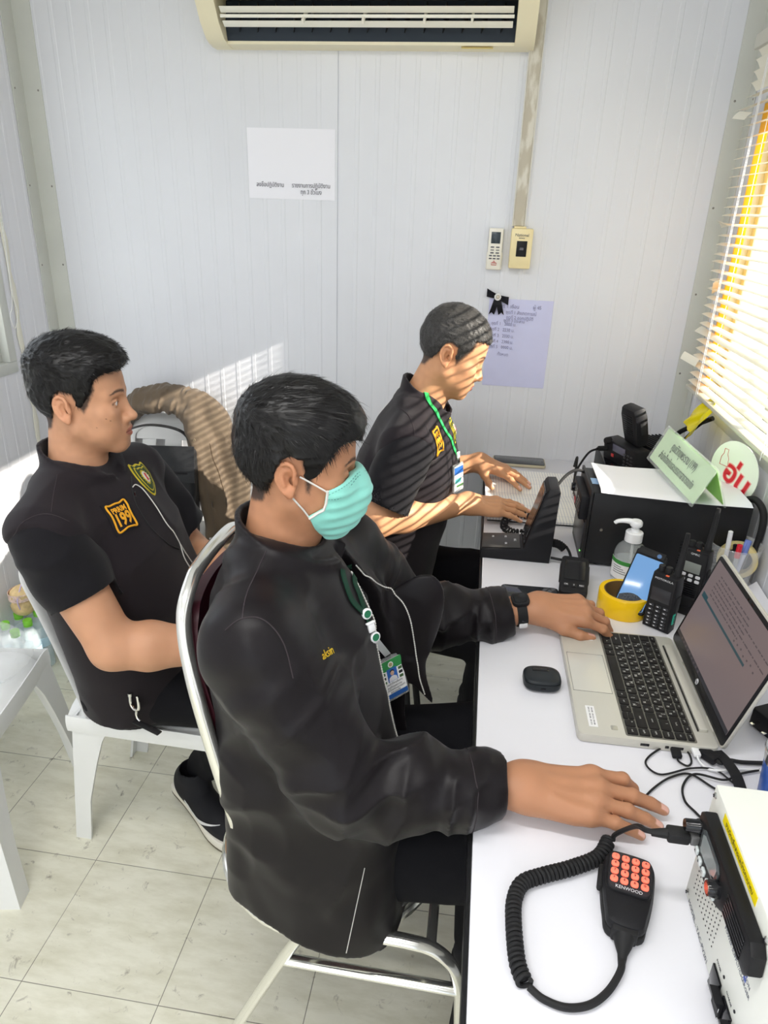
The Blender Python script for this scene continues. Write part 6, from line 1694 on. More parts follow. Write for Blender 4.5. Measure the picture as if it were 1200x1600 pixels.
    def wedge(p):
        yc = .960 + .16 * np.clip(1.0 - p[:, 2], 0, .5) * .4
        return np.maximum(np.maximum(np.abs(p[:, 1] - yc) - np.interp(p[:, 2], wz, ww), -.20 - p[:, 0]), np.maximum(-inner(p), .60 - p[:, 2])).astype(f32)
    J.s(wedge, .004)
    J.u(collar((-.266, .936, 1.055), (.16, 0, 1), (1, .1, 0), .078, .071, -.03, .022, .060, .0045, .020, .10, .25), .012)
    J.s(d_ell((-.262, .937, 1.115), (.066, .060, .045)), .004)
    J.i(d_plane((-.2, .8, .474), (-.22, 0, -1)), .004)
    jk = garment('jacket', J, (-.50, .52, .42), (.20, 1.42, 1.18), m_jkt, root, o, .0036)
    SH = SDF(); SH.u(d_loft(C, [w - .016 for w in Wd], [d - .020 for d in Dp], lat, fwd, .03, 2.25)); SH.d(cloth_noise(.004, 9, 9, 7, 5.)); SH.i(d_plane((-.2, .8, .50), (0, 0, -1)))
    SH.u(collar((-.264, .936, 1.045), (.16, 0, 1), (1, .1, 0), .066, .062, -.03, .022, .050, .003, .016, .05, .3), .008)
    garment('shirt', SH, (-.46, .70, .48), (-.04, 1.18, 1.14), m_tee, root, o, .0042)
    TR = SDF()
    TR.u(d_cap((-.25, .862, .545), (.13, .862, .56), .088, .066), .03); TR.u(d_cap((.13, .862, .56), (.10, .862, .09), .066, .050), .02)
    TR.u(d_cap((-.25, 1.045, .555), (.11, 1.105, .600), .092, .076), .03); TR.u(d_cap((.11, 1.105, .600), (.10, 1.06, .09), .072, .052), .02)
    TR.u(d_cap((-.26, .87, .545), (-.26, 1.02, .545), .10), .04); TR.d(cloth_noise(.006, 9, 12, 9, 7.)); TR.i(d_plane((0, 0, .075), (0, 0, -1)))
    garment('trousers', TR, (-.40, .72, .05), (.24, 1.22, .71), m_trs, root, o, .0048)
    for y in (.86, 1.045): shoe(root, o, (.06, y, 0), (1, 0, 0), 'plain')
    # seams, zips, lettering on the jacket
    f = J
    def H(*pts): return [q for q in (hit(x, y, f, .5, 1.5) for x, y in pts) if q is not None]
    for pts in (((416, 861), (398, 900), (386, 927), (379, 967)), ((352, 985), (375, 968), (405, 966), (430, 985), (448, 1020), (458, 1060))):
        P = H(*pts)
        if len(P) > 2: line_on('seam', f, P, .0009, m_seam , jk, o, .0004)
    for nm, h, d, W_, k in (('cuff_seam', hR, dR, R, .045), ('cuff_seam', hL, dL, L, .040)):
        c = h - d * k; u = np.cross(d, V3(0, 0, 1)); u /= np.linalg.norm(u); v = np.cross(d, u); 
        P = snap(f, np.array([c + (u * cos(a) + v * sin(a)) * .055 for a in np.linspace(0, 2 * pi, 40, endpoint=False)]), .0003)
        w = MB(); w.tube([Vector(p - o) for p in P], .0009, 5, closed=True); w.build('cuff_seam', m_seam, jk)
    zs = np.linspace(.64, .475, 12); Q = drape(f, np.array([(-.108 - .002 * k, .755, z) for k, z in enumerate(zs)]), V3(0, -1, 0), .0006)
    w = MB(); Qs = catmull([Vector(q - o) for q in Q], 12); w.tube(Qs, [.0010 if k % 2 else .0003 for k in range(len(Qs))], 5); w.build('zip', m_white_thread, jk)
    zy = lambda z, sg: .960 + .16 * min(max(1.0 - z, 0), .5) * .4 + sg * (float(np.interp(z, wz, ww)) + .003)
    Q = drape(f, np.array([(-.13, zy(z, -1), z) for z in np.linspace(1.035, .66, 16)]), V3(1, 0, 0), .001)
    P = H((556, 882), (570, 898), (585, 909), (612, 922), (630, 942), (641, 968), (647, 1000), (651, 1030), (656, 1060), (664, 1085))
    for Qz in (Q, snap(f, np.array([tuple(q) for q in catmull([Vector(q) for q in P], 3)]), .001)):
        w = MB(); Qs = catmull([Vector(q - o) for q in Qz], 12 if Qz is Q else 6)
        w.tube(Qs, [.0016 if k % 2 else .0006 for k in range(len(Qs))], 5); w.build('zip', m_white_thread, jk)
    C_ = hit(511, 1020, f)
    if C_ is not None:
        n = grad(f, C_)[0].astype(float) * .4 + np.array((.5, -.62, .4)); n /= np.linalg.norm(n); r = np.array((.86, .50, .12)); r = r - n * (r @ n); r /= np.linalg.norm(r); u = np.cross(n, r)
        cloth_text('name_embroidery', 'aksin', .017, f, C_, n, r, u, 0, 0, mat('yellow_thread', lin(224, 186, 40), rough=.6), jk, o, .0012)
    # ---------------- face mask
    hop = head_op(hd, HM); hl = hd
    mk = SDF(); mk.u(lambda p: hl(p) - .004); mk.u(d_ell((.070, 0, -.055), (.056, .044, .060)), .03); mk.u(d_ell((.098, 0, -.034), (.020, .016, .026)), .02)
    mk.d(lambda p: (.0013 * np.sin((p[:, 2] + .25 * np.abs(p[:, 1]) - .05 * p[:, 0]) * 300) * np.clip((-.018 - p[:, 2]) / .01, 0, 1) * np.clip((p[:, 0] - .045) / .02, 0, 1)).astype(f32))
    outer = mk
    MK = SDF(); MK.u(lambda p: np.maximum(outer(p) - .0013, .0010 - hl(p)))
    pm = np.array([(.14, .002), (.10, .004), (.078, -.008), (.050, -.022), (.050, -.052), (.028, -.070), (.042, -.098), (.064, -.128), (.14, -.13)], f32)
    MK.i(lambda p: poly_d(p[:, [0, 2]], pm), .002)
    v, fc = MK.mesh((.0, -.09, -.15), (.15, .09, .03), .0022); v, fc = biggest(v, fc)
    ml = npmesh('face_mask', toworld(HM, v), fc, mat('mask_green', lin(142, 218, 204), rough=.7, sheen=.2, bump=.1, bscale=900), root, None, o)
    for (a, b, sgs) in (((.006, .076, -.002), (.052, .060, -.024), (-1, 1)), ((.000, .074, -.040), (.030, .058, -.072), (-1, 1))):
        for sg in sgs:
            P = [Vector(a).lerp(Vector(b), t) for t in np.linspace(0, 1, 7)]; P = np.array([(p.x, p.y * sg, p.z) for p in P])
            Q = snap(hl, P, .0026); w = MB(); w.tube([HM @ Vector(q) - Vector(o) for q in Q], .0014, 6); w.build('ear_loop', m_white_thread, ml)
    for sg in (-1, 1):                                                # white edge binding along the sides and top
        P = np.array([(.051, .058, -.022), (.051, .058, -.038), (.050, .058, -.053), (.040, .058, -.062), (.029, .058, -.071)]) * np.array([1, sg, 1])
        Q = snap(outer, P, .0016); w = MB(); w.tube([HM @ Vector(q) - Vector(o) for q in Q], .0020, 6); w.build('side_binding', m_white_thread, ml)
    for dz in (-.005, -.0115):
        P = np.array([(.054, -.06, -.0235 + dz * .6), (.066, -.055, -.016 + dz), (.080, -.045, -.009 + dz), (.098, -.02, .002 + dz), (.115, 0, .002 + dz), (.098, .02, .002 + dz), (.080, .045, -.009 + dz), (.066, .055, -.016 + dz)])
        Q = snap(outer, P, .0014); w = MB(); Qs = [HM @ Vector(q) - Vector(o) for q in catmull([Vector(q) for q in Q], 8)]
        for k in range(0, len(Qs) - 1, 2): w.tube([Qs[k], Qs[k + 1]], .0005, 4)
        w.build('stitching', mat('mask_stitch', lin(90, 150, 142), rough=.8), ml)
    # ---------------- watch on the far wrist
    d = (np.array(L['W']) - L['E']); d /= np.linalg.norm(d); c = np.array(L['W']) - d * .040; bk = np.array((-.05, -.30, 1)); bk = bk - d * (bk @ d); bk /= np.linalg.norm(bk); sd = np.cross(bk, d)
    skin = SDF(); skin.u(d_cap(L['E'], L['W'], .036, .0262)); 
    Mw = Matrix(np.array([d, sd, bk]).T.tolist()).to_4x4(); Mw.translation = Vector(c)
    w = MB(); P = [Vector(c) + Vector(sd) * (.0335 * cos(a)) + Vector(bk) * (.0285 * sin(a)) - Vector(o) for a in np.linspace(0, 2 * pi, 40, endpoint=False)]
    w.tube(P, 1, 4, closed=True, flat=(.010, .0016, Vector(d))); wt = w.build('wrist_watch', mat('watch_strap', (.012, .012, .013), rough=.55), root)
    w = MB(); 
    for a in np.linspace(pi * .95, pi * 1.55, 7): w.box(tuple(Vector(c) + Vector(sd) * (.0345 * cos(a)) + Vector(bk) * (.0298 * sin(a)) - Vector(o)), (.007, .003, .003), .001)
    w.build('strap_holes', m_gls, wt)
    w = MB(); w.vbox((0, 0, .0315), (.036, .032, .010), .010, .002, T(*(-Vector(o))) @ Mw); w.build('watch_case', m_blk, wt)
    w = MB(); w.vbox((0, 0, .0370), (.026, .024, .002), .007, .0004, T(*(-Vector(o))) @ Mw); w.build('watch_face', m_gls, wt)
    a = pi * 1.02; w = MB(); w.box((0, 0, 0), (.018, .004, .014), .0015, T(*(Vector(c) + Vector(sd) * -.0345 - Vector(bk) * .008 - Vector(o))) @ Mw.to_3x3().to_4x4()); w.build('buckle', m_chrome, wt)
    return J, SH, root, o
def shoe(root, o, p, d, style, heel=0.):
    """a shoe whose heel stands at p and whose toe points along d; heel raises the heel"""
    M = frame(Vector(p), (d[0], d[1], 0), (0, 0, 1)) @ T(0, 0, 0); Mt = T(*p) @ M.to_3x3().to_4x4() @ T(.19, 0, 0) @ RY(heel) @ T(-.19, 0, 0)
    up_ = SDF(); up_.u(d_ell((.045, 0, .060), (.055, .038, .052))); up_.u(d_ell((.17, 0, .035), (.105, .044, .045)), .05); up_.u(d_cap((.05, 0, .075), (.06, 0, .105), .040, .042), .03); up_.i(d_plane((0, 0, .022), (0, 0, -1)), .004)
    up_.s(d_cap((.055, 0, .10), (.06, 0, .16), .033, .036), .004)
    v, f = up_.mesh((-.05, -.08, 0), (.31, .08, .16), .0042)
    sh = npmesh('shoe', toworld(Mt, v), f, mat('shoe_black', (.016, .016, .019), rough=.7, bump=.2, bscale=500), root, None, o)
    def sole(s, z0, z1, m, nm):
        out = [(-.012, -.022), (.0, -.036), (.06, -.036), (.13, -.040), (.20, -.047), (.255, -.036), (.278, -.008), (.275, .018), (.25, .040), (.19, .046), (.12, .038), (.06, .036), (.0, .036), (-.012, .022)]
        w = MB(); w.prism([(a.x, a.y * s) for a in catmull([(x, y, 0) for x, y in out], 4, True)], z1 - z0, .004, T(*(-Vector(o))) @ Mt @ T(0, 0, z0)); return w.build(nm, m, sh, ang=50)
    if style == 'sport':
        sole(1.0, .008, .034, mat('sole_white', lin(222, 218, 206), rough=.5), 'midsole'); sole(.98, 0, .010, mat('sole_dark', lin(96, 90, 76), rough=.6), 'outsole')
        c = catmull([(.080, 0, .050), (.098, 0, .034), (.125, 0, .030), (.165, 0, .043), (.222, 0, .068)], 6); hwd = np.interp(np.linspace(0, 1, len(c)), [0, .25, .5, .8, 1], [.004, .0095, .0085, .004, .0006])
        P = np.array([(q.x, -.03, q.z + k * h_) for q, h_ in zip(c, hwd) for k in (1, .33, -.33, -1)]); Q = drape(up_, P, V3(0, -1, 0), .0020)
        g = MB(); g.add([tuple(q) for q in Q], [[4 * i + j, 4 * i + 4 + j, 4 * i + 5 + j, 4 * i + 1 + j] for i in range(len(c) - 1) for j in range(3)], T(*(-Vector(o))) @ Mt); g.build('side_emblem', mat('emblem_silver', lin(214, 214, 214), rough=.4), sh)
    else: sole(1.0, 0, .024, mat('sole_black', (.02, .02, .02), rough=.6), 'sole')
    return sh
J2, SH2, root2, o2 = man_mask()
def vest_man(name, label, P):
    """a seated person in a dark sleeveless vest over a short sleeved dark shirt"""
    o = np.array(P['o'], float); root = thing(name, label, 'person', tuple(o)); HM = P['HM']; hd = head_sdf(P['kind'].get('eye', 0))
    R, L = P['R'], P['L']
    for a in (R, L):
        if 'E' not in a: a['E'] = ik(a['S'], a['W'], *a['len'], a['pole'])
        a['HM'] = handM(a['W'], a['dir'], a['back'], a.get('hs', .94)); a['hand'] = hand_sdf(a.get('pose', FLAT), a['thumb'], a['side'])
    C, Wd, Dp = P['C'], P['W'], P['D']
    core = d_loft([c for c in C[1:]], [w - .03 for w in Wd[1:]], [d - .04 for d in Dp[1:]], (0, 1, 0), (1, 0, 0), .04)
    body(root, o, hd, HM, dict(core=core, neck=P['neck'], lo=P['lo'], hi=P['hi']), [R, L], P['skin'], P['kind'])
    if P['kind'].get('eye', 0): eyes(root, o, HM, P.get('look', (1, 0, 0)))
    hair(root, o, HM, P['hair'], P['hairmat'], *P['strands'])
    # shirt with short sleeves
    SH = SDF(); SH.u(d_loft(C, [w - .012 for w in Wd], [d - .012 for d in Dp], (0, 1, 0), (1, 0, 0), .03, 2.2))
    hems = []
    for a in (R, L):
        S_, E_ = [np.asarray(a[k], f32) for k in 'SE']; d = (E_ - S_) / np.linalg.norm(E_ - S_); h = S_ + d * a['slv']
        q = SDF(); q.u(d_cap(S_, E_, .064, .070)); q.d(wrinkle(S_, E_, P.get('wr', .016), 17, 5, .02, .4, .08, 2. + a['side'])); q.d(cloth_noise(.007, 11, 11, 6, 3. + a['side'])); q.i(d_plane(h, d), .003)
        q.s(lambda p, c=d_cap(S_, E_, .060, .0655), g=d_plane(h - d * .035, -d): np.maximum(c(p), g(p)), .002)
        SH.u(q, .03); hems.append((h, d))
    SH.i(d_plane((0, 0, P['hem'] - .015), (0, 0, -1)), .003)
    sh = garment('shirt', SH, P['lo2'], P['hi2'], m_tee, root, o, .0038)
    # vest
    J = SDF(); J.u(d_loft(C, Wd, Dp, (0, 1, 0), (1, 0, 0), .03, 2.2))
    for a in (R, L):
        sg = -1 if a is R else 1; S_ = np.array(a['S']); q = SDF(); n0 = np.array(C[-1])
        q.u(d_cap(n0 + (0, sg * .05, -.012), S_ + (-.004, -sg * .008, .006), .050, .070)); q.i(d_plane(S_ + (0, sg * P.get('arm', .030), 0), (P.get('atilt', .25), sg * 1., -.35)), .006); q.i(d_plane(S_ + (0, 0, -.02), (0, sg * .4, -1)), .02)
        J.u(q, .045)
    J.d(cloth_noise(.007, 7, 7, 4, P['seed'])); J.d(cloth_noise(.0055, 14, 14, 8, P['seed'] + 3))
    if 'folds' in P:
        for w_ in P['folds']: J.d(w_)
    N_, ax = P['collar']
    J.u(collar(N_, ax, P['cf'], *P['cs'], .0042, .014, .08, .35), .010); J.s(d_ell(np.array(N_) + np.array(ax) * .055, (.062, .058, .04)), .004)
    J.i(d_plane((0, 0, P['hem']), (P.get('hx', 0), 0, -1)), .003)
    vs = garment('vest', J, P['lo2'], P['hi2'], m_vest, root, o, .0036)
    TR = SDF()
    for chain in P['legs']:
        TR.u(d_cap(chain[0], chain[1], .088, .064), .04); TR.u(d_cap(chain[1], chain[2], .066, .050), .02)
    TR.u(d_cap(P['legs'][0][0], P['legs'][1][0], .10), .04); TR.d(cloth_noise(.006, 9, 9, 9, P['seed'] + 7))
    for chain in P['legs']: TR.s(lambda p, c=np.array(chain[2], f32): np.maximum(np.linalg.norm(p - c, axis=1) - .12, p[:, 2] - (c[2] - .01)), .003)
    garment('trousers', TR, P['lo3'], P['hi3'], m_trs, root, o, .005)
    for args in P['shoes']: shoe(root, o, *args)
    return J, SH, vs, sh, root, o
def zipline(J, vs, o, pts, pull=None):
    P = [q for q in (hit(x, y, J, .6, 2.2) for x, y in pts) if q is not None]
    if len(P) > 2: line_on('zip', J, P, .0018, m_rub, vs, o, .0006); 
    if pull is not None:
        q = hit(*pull, J, .6, 2.2)
        if q is not None:
            n = grad(J, q)[0].astype(float); w = MB(); w.tube([Vector(q - o + n * .004), Vector(q - o + n * .005 - Vector((0, 0, .03)) if False else q - o + n * .005 + np.array([0, 0, -.028]))], .0022, 6); w.build('zip_pull', m_chrome, vs)
def badge199(J, vs, o, px, right, W, H, tilt=0.):
    C_ = hit(*px, J, .6, 2.4)
    if C_ is None: return
    n = grad(J, C_, .015)[0].astype(float); right = np.cross((0, 0, 1), n) if right is None else right; pt, n, r, u = patch('number_patch', J, C_, n, right, W * 1.32, H * 1.28, mat('patch_dark', lin(30, 28, 32), rough=.85), vs, o, .0008)
    fr = [(-.5, -.5), (-.28, -.52), (0, -.47), (.3, -.5), (.5, -.5), (.48, 0), (.5, .5), (.2, .48), (0, .5), (-.3, .49), (-.5, .5), (-.48, 0)]
    Q = np.array([C_ + r * a * W + u * b * H for a, b in fr]); Q = np.array([tuple(q) for q in catmull([Vector(q) for q in Q], 6, True)]); Q = drape(J, Q, n, .0034)
    w = MB(); w.tube([Vector(q - o) for q in Q], .0021, 6, closed=True); w.build('border', m_gold, pt)
    cloth_text('unit_lettering', 'PRRIM', .016, J, C_, n, r, u, 0, H * .25, m_gold, pt, o, .0030, W * .72, .0004)
    cloth_text('number_lettering', '199', .036, J, C_, n, r, u, 0, -H * .14, m_gold, pt, o, .0030, W * .74, .0012)
def emblem(J, vs, o, px, right, W, H, simple=False):
    C_ = hit(*px, J, .6, 2.4)
    if C_ is None: return
    n = grad(J, C_, .015)[0].astype(float); right = np.cross((0, 0, 1), n) if right is None else right; sh = [(-.42, .5), (-.22, .46), (0, .5), (.22, .46), (.42, .5), (.5, -.05), (.38, -.28), (.0, -.5), (-.38, -.28), (-.5, -.05)]
    sh = [(p.x, p.y) for p in catmull([(a, b, 0) for a, b in sh], 3, True)]
    m_y = mat('emblem_yellow', lin(214, 194, 52), rough=.7); m_g = mat('emblem_green', lin(52, 72, 44), rough=.8)
    pt, n, r, u = patch('emblem_patch', J, C_, n, right, W, H, m_y, vs, o, .0006, shape=sh)
    k = 0
    for sc, m_, nm, off in ((.88, m_g, 'field', .0016), (.74, m_y, 'band', .0024), (.66, m_g, 'field', .0032)):
        patch(nm, J, C_, n, r, W * sc, H * sc, m_, pt, o, off, shape=sh)
    ci = [(.5 * cos(a), .5 * sin(a)) for a in np.linspace(0, 2 * pi, 24, endpoint=False)]
    patch('sun_rays', J, C_ + u * .004, n, r, W * .50, H * .46, m_y, pt, o, .0040, shape=[((.5 if i % 2 else .36) * cos(a), (.5 if i % 2 else .36) * sin(a)) for i, a in enumerate(np.linspace(0, 2 * pi, 32, endpoint=False))])
    patch('medallion', J, C_ + u * .004, n, r, W * .30, H * .34, m_white_thread, pt, o, .0048, shape=ci)
    patch('red_figure', J, C_ + u * .004, n, r, W * .13, H * .24, mat('emblem_red', lin(196, 60, 60), rough=.7), pt, o, .0056, shape=[(-.5, -.5), (.5, -.4), (.2, .0), (.5, .4), (-.1, .5), (-.3, .1)])
REST = {'index': (6, 25, 35, 20), 'middle': (1, 28, 38, 22), 'ring': (-4, 30, 38, 22), 'pinky': (-10, 30, 36, 22)}
TH = [(.018, .018, -.008), (.052, .042, -.014), (.083, .055, -.018), (.108, .060, -.022)]
# ------------------------------------------------ person on the left
hairA = hair_sdf([(.104, .083), (.092, .066), (.068, .062), (.052, .052), (.043, .028), (.030, .004), (.022, -.010), (.012, -.004), (.008, .024), (-.012, .031), (-.030, .020), (-.036, -.014), (-.050, -.056), (-.078, -.070), (-.14, -.075), (-.15, .2), (.14, .2), (.14, .09)],
                 .0215, .0060, .006, .0032, 2., None, (60, 110, 110))
def flowA(p):
    d = np.zeros_like(p); t = np.clip((p[:, 2] - .05) / .06, 0, 1); d[:, 0] = .9 * t + .2; d[:, 2] = .25 - .9 * (1 - t); d[:, 1] = -.2 * np.sign(p[:, 1]) * t; return d
def keepA(p): return np.clip((p[:, 2] - .0) / .05, .15, 1)
J1, SH1, vs1, sh1, root1, o1 = vest_man('person', 'person in a dark vest sitting at the left on the white plastic chair', dict(
    o=(-.775, 1.26, 0), HM=headM((-.772, 1.25, 1.192), 14, 1, 0, .92), skin=SKIN1, look=(1, .25, -.02),
    kind=dict(eye=.0040, stubble=.28, moles=[(.066, -.030), (.073, -.036), (.045, -.050)], fade=[(.05, .03), (.034, -.006), (.024, -.020), (.014, -.006), (.006, .022), (-.026, .026), (-.036, -.014), (-.052, -.060), (-.078, -.075), (-.13, -.07), (-.13, .13), (.04, .13)]),
    R=dict(S=(-.775, 1.080, .965), E=(-.660, 1.060, .752), W=(-.440, 1.150, .722), dir=(.8, .5, -.25), back=(-.1, -.3, 1), side=1, thumb=TH, pose=REST, slv=.165, r=1.12),
    L=dict(S=(-.765, 1.425, .965), E=(-.675, 1.470, .755), W=(-.450, 1.345, .735), dir=(.8, -.5, -.25), back=(-.1, .3, 1), side=-1, thumb=TH, pose=REST, slv=.165, r=1.08),
    C=[(-.735, 1.325, .46), (-.732, 1.312, .60), (-.740, 1.288, .74), (-.762, 1.265, .88), (-.786, 1.252, .98), (-.797, 1.25, 1.035)], W=[.190, .190, .183, .182, .150, .082], D=[.138, .142, .146, .138, .106, .070],
    neck=((-.782, 1.25, 1.16), (-.802, 1.25, 1.01), .053, .058), lo=(-1.0, .98, .50), hi=(-.22, 1.56, 1.36),
    hair=hairA, hairmat=m_hair, strands=(6500, flowA, .011, .0005, 5, .28, keepA), hem=.475, seed=11.,
    collar=((-.790, 1.250, 1.028), (.10, 0, 1)), cf=(1, .10, 0), cs=(.074, .067, -.03, .020, .062),
    lo2=(-1.02, .96, .42), hi2=(-.50, 1.56, 1.14), legs=[((-.75, 1.24, .52), (-.40, 1.24, .50), (-.66, 1.42, .12)), ((-.75, 1.41, .52), (-.40, 1.46, .51), (-.42, 1.52, .09))], lo3=(-.95, 1.06, .03), hi3=(-.28, 1.60, .68),
    shoes=[((-.735, 1.425, .004), (.80, -.60), 'sport', 4.), ((-.45, 1.50, 0), (1, .1), 'plain')], arm=.034))
zipline(J1, vs1, o1, [(204, 745), (206, 765), (211, 785), (222, 806), (240, 830), (262, 850), (280, 858)], (208, 770))
badge199(J1, vs1, o1, (190, 806), (.35, 1, 0), .046, .054)
emblem(J1, vs1, o1, (227, 749), (.35, 1, 0), .060, .080)
for pts in (((20, 838), (42, 812), (72, 803), (108, 815)), ((75, 866), (100, 866), (140, 876), (165, 884)), ((90, 742), (84, 770), (80, 800))):
    P = [q for q in (hit(x, y, J1, .6, 2.2) for x, y in pts) if q is not None]
    if len(P) > 2: line_on('seam', J1, P, .0008, m_seam, vs1, o1, .0003)
def cord_on(name, label, f, pts_list, r, m, off=.002):
    allP = [[q for q in (hit(x, y, f, .6, 2.4) for x, y in pts) if q is not None] for pts in pts_list]
    o = allP[0][0]; t = thing(name, label, 'cord', tuple(o))
    for P in allP:
        if len(P) > 1: line_on('strand', f, P, r, m, t, o, off)
    return t
cord_on('white_cord', 'thin white cord hanging down the vest of the person at the left', J1, [[(206, 762), (212, 758), (225, 768), (243, 792), (262, 822), (280, 850)], [(280, 850), (290, 866), (304, 885), (318, 900)], [(280, 850), (287, 872), (298, 890), (309, 906)]], .0013, m_white_thread)
# ------------------------------------------------ bent person at the far end of the desk
hairC = hair_sdf([(.098, .076), (.090, .058), (.066, .060), (.046, .058), (.040, .030), (.030, .006), (.022, -.022), (.012, -.014), (.008, .022), (-.012, .030), (-.028, .020), (-.036, -.014), (-.050, -.060), (-.076, -.076), (-.14, -.08), (-.15, .2), (.14, .2), (.14, .08)],
                 .0085, .0050, .001, .0028, 4., None, (60, 120, 120))
J3, SH3, vs3, sh3, root3, o3 = vest_man('person', 'person with cropped greying hair bent over the logbook at the far end', dict(
    o=(-.20, 1.82, 0), HM=headM((-.078, 1.82, 1.222), 3, 22, 0, .92), skin=SKIN3,
    kind=dict(eye=0, stubble=.12, fade=[(.05, .03), (.032, -.006), (.022, -.026), (.012, -.006), (.006, .022), (-.026, .026), (-.036, -.014), (-.052, -.064), (-.078, -.08), (-.13, -.07), (-.13, .13), (.05, .13), (.052, .06)]),
    R=dict(S=(-.160, 1.645, 1.000), E=(-.228, 1.580, .832), W=(-.004, 1.795, .812), dir=(.17, .052, -.022), back=(0, -.15, 1), side=1, thumb=[(.018, .014, -.012), (.048, .026, -.022), (.072, .028, -.026), (.092, .022, -.028)], pose={'index': (4, 6, 6, 4), 'middle': (0, 6, 7, 4), 'ring': (-4, 7, 7, 4), 'pinky': (-9, 8, 7, 5)}, slv=.150, hs=.98, r=1.05),
    L=dict(S=(-.145, 1.995, 1.000), len=(.255, .245), pole=(-.3, .35, -1), W=(.020, 2.140, .815), dir=(.18, -.075, -.030), back=(.1, -.05, 1), side=-1, thumb=[(.018, .020, -.010), (.048, .050, -.018), (.072, .072, -.024), (.092, .088, -.030)], pose={'index': (16, 8, 8, 4), 'middle': (2, 8, 8, 4), 'ring': (-3, 8, 9, 5), 'pinky': (-9, 8, 9, 6)}, slv=.150, hs=.96),
    C=[(-.250, 1.82, .47), (-.235, 1.82, .62), (-.205, 1.82, .78), (-.172, 1.82, .92), (-.158, 1.82, 1.02), (-.155, 1.82, 1.075)], W=[.188, .184, .178, .184, .152, .080], D=[.140, .148, .148, .138, .102, .066],
    neck=((-.098, 1.82, 1.185), (-.158, 1.82, 1.05), .052, .058), lo=(-.42, 1.46, .52), hi=(.28, 2.30, 1.40),
    hair=hairC, hairmat=m_hairg, strands=(6000, flowA, .008, .0005, 9, .30, None), hem=.50, seed=23., wr=.007,
    collar=((-.140, 1.82, 1.068), (.32, 0, 1)), cf=(1, 0, 0), cs=(.072, .066, -.03, .016, .062),
    lo2=(-.46, 1.46, .44), hi2=(.06, 2.16, 1.20), legs=[((-.25, 1.70, .51), (.10, 1.56, .53), (.06, 1.56, .09)), ((-.25, 1.91, .52), (.12, 1.94, .53), (.08, 1.95, .09))], lo3=(-.42, 1.44, .03), hi3=(.22, 2.10, .68),
    shoes=[((.01, 1.56, 0), (1, 0), 'plain'), ((.03, 1.95, 0), (1, 0), 'plain')], arm=.028))
badge199(J3, vs3, o3, (683, 689), None, .050, .060)
emblem(J3, vs3, o3, (709, 672), None, .055, .075)
zipline(J3, vs3, o3, [(704, 622), (706, 640), (712, 670), (722, 705), (728, 740)])
for pts in (((585, 640), (600, 632), (620, 634), (640, 652), (648, 680)), ((663, 660), (664, 700), (669, 718), (692, 712))):
    P = [q for q in (hit(x, y, J3, .6, 2.6) for x, y in pts) if q is not None]
    if len(P) > 2: line_on('seam', J3, P, .0009, m_seam, vs3, o3, .0003)
m_pw = mat('chair_plastic', lin(232, 233, 232), rough=.3, spec=.45, var=.015, vscale=7)
